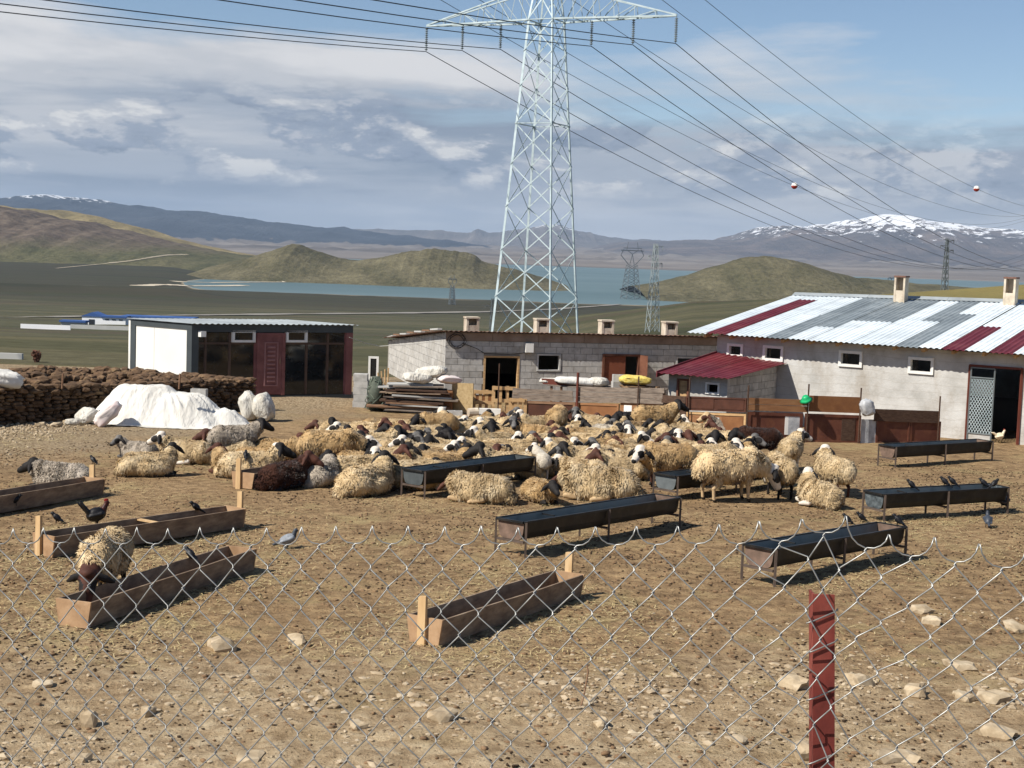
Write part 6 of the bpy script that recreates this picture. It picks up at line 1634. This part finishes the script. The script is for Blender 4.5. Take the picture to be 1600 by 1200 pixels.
S((649, 682), 'lieR', 250, 'black', 'cream', 'cream sheep with a black head facing us, left of centre', .95)
S((680, 676), 'lie', 200, 'black', 'black', 'black sheep lying in the rear half, left of centre', .95)
S((703, 680), 'lieL', 330, 'black', 'black', 'black sheep with its head to the right beside another black one', .95)
S((669, 690), 'lie', 260, 'black', 'cream', 'cream sheep with a black face towards us below the two black sheep', .95)
S((622, 690), 'lie', 185, 'pied', 'cream', 'cream sheep with a white and black head looking left, centre left', 1.0)
S((635, 704), 'lieL', 185, 'black', 'tan', 'tan sheep with a narrow black head above the black trough among the flock', 1.0)
S((716, 692), 'lie', 210, 'pied', 'cream', 'cream sheep with a blotched face left of the large black head', .95)
S((721, 657), 'lie', 190, 'pied', 'cream', 'cream sheep with a black and white head at the rear by the dusty block', .85)
S((766, 646), 'lie', 60, 'black', 'tan', 'tan sheep with a black head at the rear by the white tub', .85)
S((749, 662), 'lieR', 200, 'pied', 'cream', 'cream sheep with a patched head in the rear row left of the pallets', .9)
S((768, 668), 'lie', 280, 'black', 'cream', 'cream sheep with a black face towards us in front of the pallets', .95)
S((790, 652), 'lie', 340, 'brown', 'cream', 'cream sheep with a dark brown head at the rear in front of the tall pallet', .85)
S((742, 703), 'lie', 186, 'black', 'cream', 'cream sheep with a large black head in profile behind the black trough', 1.12)
S((869, 686), 'graze', 80, 'pale', 'tan', 'fleecy tan sheep standing with its rear to us, centre rear', 1.05, 'base')
S((812, 662), 'lieL', 250, 'brown', 'cream', 'cream sheep with a dark head left of the fleecy standing one', .9)
S((806, 684), 'lie', 230, 'pied', 'cream', 'cream sheep with a white blaze and dark cheeks, centre', .95)
S((824, 695), 'lieLow', 340, 'black', 'cream', 'cream sheep with a low black head, centre', .9)
S((902, 655), 'lie', 250, 'pied', 'cream', 'cream sheep with a white and black face right of the fleecy standing one', .85)
S((917, 664), 'lie', 330, 'black', 'cream', 'cream sheep with a long black head pointing right, centre rear', .9)
S((863, 676), 'lieR', 280, 'brown', 'cream', 'cream sheep with a brown head below the fleecy standing one', .9)
S((884, 672), 'lie', 160, 'pale', 'tan', 'tan sheep with a dark ear right below the fleecy standing one', .9)
S((867, 686), 'lie', 350, 'black', 'cream', 'cream sheep with a flat black head in the middle of the flock', .95)
S((873, 702), 'lie', 195, 'black', 'cream', 'cream sheep with a big black head in the middle, behind the lamb', 1.05)
S((903, 693), 'lie', 10, 'pied', 'cream', 'cream sheep with one black eye patch looking right, centre', .95)
S((924, 704), 'lie', 180, 'redpied', 'cream', 'cream sheep with a white and brown face looking left, centre right', 1.0)
S((937, 652), 'lieL', 300, 'brown', 'cream', 'cream sheep with a dark brown head at the rear before the orange plywood', .85)
S((964, 690), 'lie', 60, 'brown', 'cream', 'cream sheep with a red brown head looking away, centre right', .95)
S((985, 667), 'lie', 320, 'greyf', 'white', 'whitish sheep with a grey face, right of centre', .95)
S((1012, 662), 'lieR', 190, 'black', 'cream', 'cream sheep with a black woolly head under the big rear sheep', .95)
S((980, 682), 'standLow', 215, 'black', 'black', 'black sheep standing at the rear beside the tan board', .85, 'base')
S((1022, 683), 'stand', 14, 'black', 'tan', 'big tan sheep with a black head standing highest at the rear right', 1.02, 'base')
S((1071, 655), 'lieL', 240, 'pied', 'cream', 'pale sheep with a dark eyed face right of the big rear sheep', .85)
S((1100, 652), 'lie', 200, 'pale', 'grey', 'grey tan sheep with brown ears at the rear right before the pale framed panel', .95)
S((1060, 680), 'lie', 268, 'pied', 'tan', 'tan sheep with a white blaze looking straight at us, right of centre', 1.0)
S((1041, 688), 'lie', 262, 'brown', 'cream', 'cream sheep with a red brown face towards us, right of centre', 1.05)
S((1118, 682), 'lie', 262, 'black', 'cream', 'cream sheep with a black face turned straight to us at the right of the flock', 1.0)
S((1183, 718), 'standLow', 176, 'black', 'brown', 'dark brown sheep with black head standing before the red brown door', .98, 'base')
S((1110, 750), 'standLow', 12, 'greyf', 'cream', 'cream sheep with a dark grey face looking right at the right of the flock', .95, 'base')
S((1234, 735), 'standR', 70, 'pied', 'cream', 'cream sheep with a black and white head looking right before the white framed panel', .95, 'base')
S((1217, 777), 'graze', 97, 'pied', 'cream', 'cream sheep seen from behind with dark legs, right of the big broadside sheep', 1.0, 'base', legs='black')
S((1301, 775), 'standR', 110, 'pied', 'cream', 'cream sheep standing with its rear to us, head turned, rightmost of the standing ones', 1.0, 'base', legs='brown')
S((1277, 790), 'lieR', 112, 'pied', 'cream', 'cream sheep with a black patched white head lying rightmost', 1.0, 'base')
S((1138, 783), 'graze', 22, 'pied', 'cream', 'big cream sheep standing broadside in front of the half hidden trough', 1.2, 'base', legs='tan')
S((1042, 760), 'standLow', 190, 'pied', 'tan', 'tan sheep with a white and black face looking at us beside the half hidden trough', 1.05, 'base', legs='brown')
S((934, 780), 'shagT', 178, 'pale', 'cream', 'very shaggy cream sheep lying behind the middle black trough', 1.15, 'base')
S((866, 762), 'lieLow', 295, 'black', 'tan', 'tan sheep with a big black head lying left of the very shaggy one', .85)
S((748, 784), 'shagT', 168, 'pale', 'cream', 'shaggy cream sheep curled up in front of the black trough among the flock', 1.0, 'base')
S((575, 772), 'lieL', 55, 'black', 'cream', 'cream sheep lying with its back to us in the front row left of the trough', 1.12, 'base')
S((560, 752), 'lieLow', 20, 'pale', 'cream', 'cream sheep lying close behind the front row, left of the trough', 1.0, 'base')
S((650, 764), 'tuck', 10, 'white', 'cream', 'cream sheep lying right behind the end of the black trough among the flock', 1.05, 'base')
S((844, 748), 'lamb', 100, 'pied', 'white', 'white lamb with black patches standing at the end of the black trough', .68, 'base', name='lamb')
# bodies that fill the pack between the heads above
fill = [(530, 700, 20), (600, 715, 190), (560, 735, 350), (625, 728, 10), (680, 715, 180), (665, 735, 200), (700, 738, 15), (770, 700, 200), (760, 727, 30), (800, 715, 340), (815, 735, 170), (845, 700, 20), (890, 722, 190), (915, 735, 10), (950, 720, 200), (965, 742, 185),
        (950, 675, 20), (840, 672, 200), (990, 700, 170), (1010, 722, 340), (1060, 722, 20), (1085, 702, 190), (1110, 722, 10), (1125, 705, 200), (1040, 668, 20), (1085, 680, 340), (1150, 720, 20), (780, 685, 180), (735, 682, 10), (690, 700, 200), (600, 690, 30), (655, 700, 320), (710, 672, 150), (745, 690, 60), (830, 686, 150), (858, 712, 210), (935, 690, 330), (975, 710, 40), (1000, 680, 200), (925, 670, 150), (1065, 700, 300), (1100, 738, 330), (720, 720, 250), (640, 748, 30), (800, 672, 40)]
def fill_label(k, x, y):
    hd_ = ('brown', 'black', 'patched', 'black', 'grey')[k % 5]; wl_ = ('cream', 'cream', 'tan', 'cream')[k % 4]
    col_ = 'left part' if x < 720 else ('middle' if x < 950 else 'right part'); row_ = 'rear' if y < 702 else ('front' if y > 726 else 'inner')
    return f'{wl_} sheep with {hd_} head in the packed {row_} rows, {col_} of flock'
for k, (x, y, d) in enumerate(fill):
    S((x, y + 8), ('lie', 'lieR', 'lieB', 'lieL', 'lieLow')[(k * 3) % 5], d + random.uniform(-25, 25), ('brown', 'black', 'pied', 'black', 'greyf')[k % 5], ('cream', 'cream', 'tan', 'cream')[k % 4], fill_label(k, x, y), random.uniform(.9, 1.0), 'base', 'sheep packed in the middle of the flock')
# close the remaining gaps of the pack
ring = [gp(*q) for q in ((490, 694), (560, 682), (700, 680), (850, 684), (1000, 690), (1110, 698), (1175, 735), (1100, 748), (1000, 735), (960, 755), (880, 752), (800, 730), (700, 748), (600, 758), (540, 745))]
def inside_ring(x, y):
    c_ = False; n_ = len(ring)
    for i in range(n_):
        p_, q_ = ring[i], ring[i - 1]
        if (p_.y > y) != (q_.y > y) and x < (q_.x - p_.x) * (y - p_.y) / (q_.y - p_.y) + p_.x: c_ = not c_
    return c_
rg = random.Random(19); kk = 0
troughs_ = [(gp(645, 777), gp(818, 752)), (gp(1039, 779), gp(1215, 757))]
def d_seg(p_, a_, b_):
    ab = flat(b_ - a_); t_ = max(0, min(1, flat(p_ - a_).dot(ab) / ab.length_squared)); return (flat(p_ - a_) - ab * t_).length
for _ in range(3000):
    px_, py_ = rg.uniform(480, 1180), rg.uniform(680, 760); P_ = gp(px_, py_)
    if not inside_ring(P_.x, P_.y) or min(math.hypot(o.location.x - P_.x, (o.location.y - P_.y) * .75) for o in FLOCK) < .62 or min(d_seg(P_, *t_) for t_ in troughs_) < .55: continue
    hd_ = ('black', 'brown', 'black', 'pied', 'black', 'greyf')[kk % 6]; wl_ = ('cream', 'tan', 'cream')[kk % 3]
    S((px_, py_), ('lieLow', 'lie', 'tuck', 'lieR', 'lieB')[kk % 5], rg.choice((0, 180, 200, 340, 20, 160, 250, 300)) + rg.uniform(-20, 20), hd_, wl_,
      f"{wl_} sheep with {dict(pied='patched', greyf='grey').get(hd_, hd_)} head in the packed {'rear' if py_ < 702 else ('front' if py_ > 726 else 'inner')} rows, {'left part' if px_ < 720 else ('middle' if px_ < 950 else 'right part')} of flock", rg.uniform(.88, .98), 'base', 'sheep packed in the middle of the flock'); kk += 1
    if kk >= 40: break
from collections import defaultdict
same = defaultdict(list)
for o in FLOCK: same[o['label']].append(o)
for l, os_ in same.items():
    if len(os_) > 1:
        os_.sort(key=lambda o: o.location.x / o.location.y)
        for o, wd_ in zip(os_, ('leftmost', 'second leftmost', 'third leftmost', 'fourth leftmost', 'fifth leftmost', 'sixth leftmost', 'seventh leftmost', 'eighth leftmost')): o['label'] = l + ', ' + wd_
# horns of the ram
me, wm, hl = VAR['lie']
for sg in (-1, 1):
    pts = []; rad = []
    for k in range(12):
        a_ = k / 11 * 4.0; R_ = .085 - .003 * k; pts.append(Vector((hl.x - .07 - R_ * math.sin(a_) * .9, sg * (.05 + .012 * k), hl.z + .06 - R_ * (1 - math.cos(a_)) + .05))); rad.append(.024 * (1 - k / 13))
    h_ = MB().tube(pts, rad, 8).build('horn', pmat('horn', ['#8d7b5f', '#a59272'], 12, .6), None, True); h_.parent = ram
# a brown saddle patch on the curled sheep: part of its fleece colouring
# ---------------------------------------------------------------- birds
def bird_mesh(name, kind):
    B = Body()
    if kind == 'perch':          # upright small dark bird, faces +X
        B.ell((0, 0, .105), (.085, .05, .052), 0, Matrix.Rotation(-.7, 3, 'Y').to_4x4()); B.cap((.055, 0, .15), (.075, 0, .175), .034, .03, 0); B.cap((.1, 0, .178), (.128, 0, .172), .012, .004, 1)
        B.cap((-.06, 0, .06), (-.15, 0, .0), .022, .016, 0)
        for s in (-1, 1): B.cap((.03, s * .04, .12), (-.09, s * .03, .05), .022, .012, 0); B.cap((.01, s * .02, .07), (.015, s * .02, .0), .007, .007, 1)
        v = .0065
    elif kind == 'pigeon':
        B.ell((0, 0, .13), (.12, .068, .068), 0, Matrix.Rotation(-.35, 3, 'Y').to_4x4()); B.cap((.08, 0, .17), (.10, 0, .23), .042, .03, 1); B.ell((.108, 0, .245), (.034, .028, .03), 1); B.cap((.135, 0, .243), (.158, 0, .236), .01, .004, 2)
        B.cap((-.08, 0, .10), (-.19, 0, .06), .035, .02, 1)
        for s in (-1, 1): B.cap((.05, s * .055, .15), (-.12, s * .045, .09), .032, .014, 0); B.cap((.0, s * .03, .08), (.005, s * .03, .0), .009, .008, 2)
        v = .008
    else:                        # hen or rooster
        B.ell((0, 0, .24), (.17, .11, .12), 0, Matrix.Rotation(-.2, 3, 'Y').to_4x4()); B.cap((.11, 0, .29), (.16, 0, .40), .065, .04, 1); B.ell((.175, 0, .43), (.045, .035, .04), 1); B.cap((.21, 0, .43), (.24, 0, .42), .014, .005, 3)
        B.ell((.165, 0, .475), (.045, .012, .03), 2); B.ell((.2, 0, .39), (.014, .012, .028), 2)
        for k in range(5): B.cap((-.13, (k - 2) * .012, .28), (-.22 - .02 * k, (k - 2) * .014, .42 + .03 * (k % 3) if kind == 'rooster' else .36), .045, .016, 0)
        for s in (-1, 1): B.cap((.06, s * .095, .26), (-.12, s * .08, .22), .05, .025, 0); B.cap((.01, s * .05, .16), (.01, s * .05, .1), .035, .015, 0); B.cap((.01, s * .05, .1), (.015, s * .05, .02), .012, .011, 3); B.cap((.01, s * .05, .015), (.06, s * .05, .012), .011, .008, 3)
        v = .011
    me, C, idx = B.build(name, v, 2); return me
bm_perch, bm_pig, bm_hen, bm_roo = bird_mesh('black_bird', 'perch'), bird_mesh('pigeon', 'pigeon'), bird_mesh('hen', 'hen'), bird_mesh('rooster', 'rooster')
M_BB = pmat('black_feather', ['#0d0d10', '#17171b'], 20, .5); M_BEAK = pmat('dark_beak', ['#25211d', '#332d27'], 9, .5); M_PG = pmat('grey_feather', ['#6d737b', '#848a91', '#9ba0a5'], 20, .6); M_PD = pmat('slate_feather', ['#2f343c', '#434952'], 20, .45)
M_COMB = pmat('comb_red', ['#7a1a16', '#8f231d'], 20, .5); M_YEL = pmat('leg_horn', ['#8b7448', '#a08858'], 9, .6); M_RBN = pmat('rooster_brown', ['#2a120c', '#45190f'], 20, .5); M_CRM = pmat('cream_feather', ['#c9b592', '#dccdb0', '#e3d8c0'], 20, .8)
for me, ms in ((bm_perch, (M_BB, M_BEAK)), (bm_pig, (M_PG, M_PD, M_BEAK)), (bm_hen, (M_CRM, M_CRM, M_COMB, M_YEL)), (bm_roo, (M_BB, M_RBN, M_COMB, M_YEL))):
    for m in ms: me.materials.append(m)
def surf(px, py):
    """first surface under the pixel (bird feet)"""
    dg = bpy.context.evaluated_depsgraph_get(); r = ray(px, py).normalized()
    ok, loc, nrm, i, ob, mx = SC.ray_cast(dg, Vector((0, 0, CZ)) + r * 6.0, r); return loc
def bird(px, py, me, name, deg, label, cat, group=None, sc=1.0, P=None, mats=None):
    P = P or surf(px, py); o = bpy.data.objects.new(name, me); COL.objects.link(o); o.location = P; o.rotation_euler = (0, 0, math.radians(deg)); o.scale = (sc,) * 3
    if mats:
        for i, m in enumerate(mats):
            if m: o.material_slots[i].link = 'OBJECT'; o.material_slots[i].material = m
    return tag(o, label, cat, group)
HZ_ = bpy.data.objects.get('haze')
if HZ_: HZ_.hide_viewport = True
bpy.context.view_layer.update()
G = 'dark birds on the troughs'
BL = [(1424, 764.5, 150, 'leftmost dark bird on the far rim of the right edge trough'), (1476, 760, 150, 'second dark bird on the right edge trough, left of a pair'), (1488, 759.5, 150, 'third dark bird on the right edge trough, right of a pair'), (1537, 762, 150, 'fourth dark bird on the right edge trough'), (1553, 763, 20, 'fifth dark bird, at the end of the right edge trough'),
      (1324, 819, 150, 'dark bird on the far rim of the nearest right trough, the left one'), (1346, 816, 160, 'dark bird on the far rim of the nearest right trough, the upright one'), (1403, 822, 150, 'dark bird at the far end of the nearest right trough'),
      (146, 725.5, 150, 'dark bird perched on the stake at the left edge'), (384, 718, 100, 'dark bird on the back of a cream sheep'), (24, 790, 30, 'dark bird in front of the trough at the left edge'), (298, 877, 150, 'dark bird on the rim of the nearest left trough'), (306, 801, 200, 'dark bird in the trough with two stakes'), (89, 818, 180, 'dark bird on the ground behind the left stake')]
for px, py, d, l in BL: bird(px, py, bm_perch, 'black_bird', d, l, 'bird', G, .85)
bird(449, 857, bm_pig, 'pigeon', 20, 'grey and white pigeon on the ground behind the wire', 'pigeon', None, 1.0)
bird(1543, 824, bm_pig, 'pigeon', 80, 'slate pigeon on the ground below the right edge trough', 'pigeon', None, .95, None, (M_PD, M_PD, None))
bird(149, 826, bm_roo, 'rooster', 30, 'dark rooster with a red comb behind the trough with two stakes', 'rooster', None, .85, gp(150, 826))
bird(1568, 797, bm_roo, 'black_hen', 60, 'black hen behind the end of the right edge trough', 'hen', None, .7, None, (M_BB, M_BB, None, None))
bird(1561, 692, bm_hen, 'white_hen', 10, 'cream hen beside the barn doorway', 'hen', None, .75)
if HZ_: HZ_.hide_viewport = False

# ================================================================== litter on the ground
def scatter(n, seed, region, dens, size):
    """points on the yard seen by the camera, kept where dens(x, y) beats a random number"""
    rs = np.random.RandomState(seed); x0, x1, y0, y1 = region; out = []
    Y = np.sqrt(rs.uniform(y0 ** 2, y1 ** 2, n)) if y0 > 0 else rs.uniform(y0, y1, n); X = rs.uniform(-.40, .40, n) * Y
    keep = rs.uniform(0, 1, n) < dens(X, Y); X, Y = X[keep], Y[keep]
    return X, Y, yard_fine(X, Y), rs.uniform(*size, len(X)), rs
def join(name, V, Fc, mat, smooth=False, label=None):
    me = bpy.data.meshes.new(name); k = Fc.shape[1]
    me.vertices.add(len(V)); me.vertices.foreach_set('co', V.astype(np.float32).ravel())
    me.loops.add(Fc.size); me.loops.foreach_set('vertex_index', Fc.ravel().astype(np.int32)); me.polygons.add(len(Fc)); me.polygons.foreach_set('loop_start', np.arange(0, Fc.size, k, dtype=np.int32))
    me.polygons.foreach_set('use_smooth', np.full(len(Fc), smooth)); me.update(calc_edges=True)
    return stuff(link(name, me, mat), label, 'litter')
def lumps(name, pts, mat, flat_=.6, label=None, smooth=True, rough=.3):
    X, Y, Z, S_, rs = pts; bm = bmesh.new(); bmesh.ops.create_icosphere(bm, subdivisions=1, radius=1.0); bv = np.array([v.co[:] for v in bm.verts]); bf = np.array([[v.index for v in f.verts] for f in bm.faces]); bm.free()
    n = len(X); a = rs.uniform(0, 6.28, n); sc = np.stack([S_ * rs.uniform(.7, 1.4, n), S_ * rs.uniform(.6, 1.1, n), S_ * flat_ * rs.uniform(.7, 1.2, n)], 1)
    V = bv[None] * sc[:, None] * (1 + rs.uniform(-rough, rough, (n, len(bv), 1)))
    c, s = np.cos(a)[:, None], np.sin(a)[:, None]; Vx = V[:, :, 0] * c - V[:, :, 1] * s; Vy = V[:, :, 0] * s + V[:, :, 1] * c
    V = np.stack([Vx + X[:, None], Vy + Y[:, None], V[:, :, 2] + (Z + sc[:, 2] * .25)[:, None]], 2).reshape(-1, 3)
    return join(name, V, (bf[None] + (np.arange(n) * len(bv))[:, None, None]).reshape(-1, 3), mat, smooth, label)
def straws(name, pts, mat, label):
    X, Y, Z, S_, rs = pts; n = len(X); a = rs.uniform(0, 3.14, n); d = np.stack([np.cos(a), np.sin(a), rs.normal(0, .12, n)], 1) * (S_ / 2)[:, None]; w = np.stack([-np.sin(a), np.cos(a), np.zeros(n)], 1) * .0032 * rs.uniform(.7, 1.5, (n, 1))
    P = np.stack([X, Y, Z + .012 + rs.uniform(0, .012, n)], 1)
    V = np.stack([P - d - w, P + d - w, P + d + w, P - d + w], 1).reshape(-1, 3)
    return join(name, V, np.arange(n * 4).reshape(n, 4), mat, False, label)
M_DROP = pmat('droppings', ['#2a2017', '#3a2d20', '#4a3a2a'], 20, 1.0); M_CLOD = pmat('earth_clods', ['#5d4a35', '#786048', '#927a5b'], 9, 1.0, .4, 60); M_PEB = pmat('pale_pebbles', ['#8d7b60', '#a4937a', '#bbad94'], 7, .95, .3, 60)
M_STRAW = pmat('straw', ['#a08f63', '#b8a679', '#cbbb91'], 9, .9)
_tr = np.array([[gp(*q).x, gp(*q).y] for q in ((250, 930), (330, 905), (170, 960), (210, 850), (320, 845), (120, 880), (640, 1000), (740, 985), (860, 950), (700, 960), (900, 850), (1280, 895), (1450, 815), (1560, 815), (1480, 725), (240, 860), (1540, 780))])
def near_trough(x, y):
    d = np.min(np.hypot(x[:, None] - _tr[None, :, 0], y[:, None] - _tr[None, :, 1]), 1); return np.exp(-(d / 1.1) ** 2)
straw_d = lambda x, y: np.clip(.08 + 1.2 * fbm(x * .5 + 4, y * .5, 91, 3) + 1.1 * near_trough(x, y), 0, 1) * sstep(11.5, 14, y) * (1 - sstep(30, 38, y))
straws('straw_litter', scatter(110000, 1, (0, 0, 11, 34), straw_d, (.03, .10)), M_STRAW, 'pale straw trodden into the yard')
lumps('droppings', scatter(42000, 2, (0, 0, 10.5, 34), lambda x, y: np.clip(.25 + 1.5 * fbm(x * .7, y * .7, 95, 4), 0, 1), (.006, .022)), M_DROP, .6, 'dark droppings scattered over the yard')
lumps('earth_clods', scatter(15000, 3, (0, 0, 10.5, 30), lambda x, y: np.clip(.4 + 1.0 * fbm(x * .6, y * .6, 97, 3), 0, 1), (.010, .035)), M_CLOD, .5, 'crumbled earth over the yard')
front_d = lambda x, y: (1 - sstep(11.5, 16.5, y - .35 * x)) * np.clip(.35 + 1.6 * fbm(x * .9, y * .9, 99, 3), 0, 1)
lumps('pebbles', scatter(15000, 4, (0, 0, 10.3, 19), front_d, (.006, .032)), M_PEB, .45, 'pale pebbles in the stony foreground', False)
lumps('gravel', scatter(26000, 5, (0, 0, 27, 37), lambda x, y: sstep(-2.0, -5.5, x - .0 * y + 6.5 - 0 * y + 2.0 * fbm(x * .4, y * .4, 3, 2)) , (.015, .045)), M_PEB, .7, 'pale gravel along the drive at the left', False)
lumps('rubble', scatter(4500, 14, (0, 0, 10.3, 15.5), lambda x, y: (1 - sstep(11.2, 14.2, y - .30 * x)) * np.clip(2.6 * fbm(x * .8 + 7, y * .8, 133, 3), 0, 1), (.018, .06)), M_PEB, .42, 'broken pale rubble in the stony foreground', False, .35)
# single stones
M_ROCK = pmat('sandstone', ['#8e7d63', '#ac9b80', '#c4b59b'], 5, .95, .5, 30, .01, dirt='#7a6750', dirt_amt=.5, dirt_scale=6)
rk = [clod_mesh(100 + i, 1, 1, 1, 'stone', 2, M_ROCK, .75) for i in range(6)]
ST = [(346, 1011, 46, 24, 'flat pale stone in the foreground between the two left troughs'), (464, 1006, 36, 16, 'low brown stone right of the flat pale stone'), (140, 1133, 26, 30, 'upright pale stone at the lower left'), (392, 1188, 40, 14, 'ochre flat stone at the bottom edge, left'), (128, 1190, 34, 16, 'broken pale stone at the bottom left'), (690, 1128, 50, 20, 'broad sunken stone below the centre trough'),
      (1340, 1068, 40, 22, 'squarish stone just right of the red post'), (1428, 1088, 48, 28, 'large blocky stone right of the red post'), (1444, 958, 34, 14, 'small flat stone above the stony patch, right'), (1455, 975, 26, 16, 'pointed stone beside the small flat stone at right'), (1508, 1097, 30, 18, 'tilted pale stone right of the large blocky stone'), (1552, 1095, 50, 20, 'wide flat stone at the right edge'),
      (1564, 1150, 48, 18, 'pale slab at the lower right'), (1400, 1188, 70, 22, 'broad stone at the bottom edge right of the post'), (1252, 1186, 44, 26, 'whitish stone at the foot of the red post'), (232, 1118, 26, 20, 'angular stone at the lower left, right of the upright one'), (1590, 985, 40, 14, 'flat stone at the right edge above the stony patch'), (70, 1074, 30, 12, 'small stone cluster piece at the left edge'), (1240, 1075, 46, 18, 'sunken stone left of the red post'), (940, 1135, 26, 14, 'little stone below the long crooked twig'), (1150, 1165, 30, 12, 'flat pale stone left of the post at the bottom'), (1500, 1045, 40, 16, 'low stone in the stony patch at right'), (560, 1140, 30, 14, 'small stone at the bottom, left of centre')]
rs = random.Random(6)
for i, (px, py, w, h, lab) in enumerate(ST):
    p = gp(px, py); s_ = p.y / F
    o = bpy.data.objects.new('stone', rk[i % 6]); COL.objects.link(o)
    o.matrix_basis = Matrix.Translation(Vector((p.x, p.y, float(yard_fine(p.x, p.y)) + h * s_ * .18))) @ Matrix.Rotation(rs.uniform(0, 6.28), 4, 'Z') @ Matrix.Rotation(rs.uniform(-.2, .2), 4, 'X') @ Matrix.Diagonal((w * s_ * 1.0, w * s_ * rs.uniform(.7, 1.0), h * s_ * 1.15, 1))
    tag(o, lab, 'stone', 'stones in the foreground')
for i, (px, py, w, lab) in enumerate(((62, 668, 16, 'pale stone at the foot of the dung stack'), (88, 667, 15, 'flat stone in front of the dung stack near the sacks'), (104, 664, 12, 'small stone just left of the little white bundle'))):
    p = gp(px, py); s_ = p.y / F; o = bpy.data.objects.new('stone', rk[i]); COL.objects.link(o); o.matrix_basis = Matrix.Translation(p + Vector((0, 0, .05))) @ Matrix.Diagonal((w * s_, w * s_ * .8, w * s_ * .6, 1)); tag(o, lab, 'stone', 'stones by the dung stack')
p = gp(905, 1110); tag(MB().tube([p, p + Vector((.02, .02, .05)), p + Vector((.05, .1, .16)), p + Vector((.07, .12, .30)), p + Vector((.06, .13, .36))], .007, 5).build('twig', M_PLY), 'long crooked twig sticking up in the foreground', 'twig')
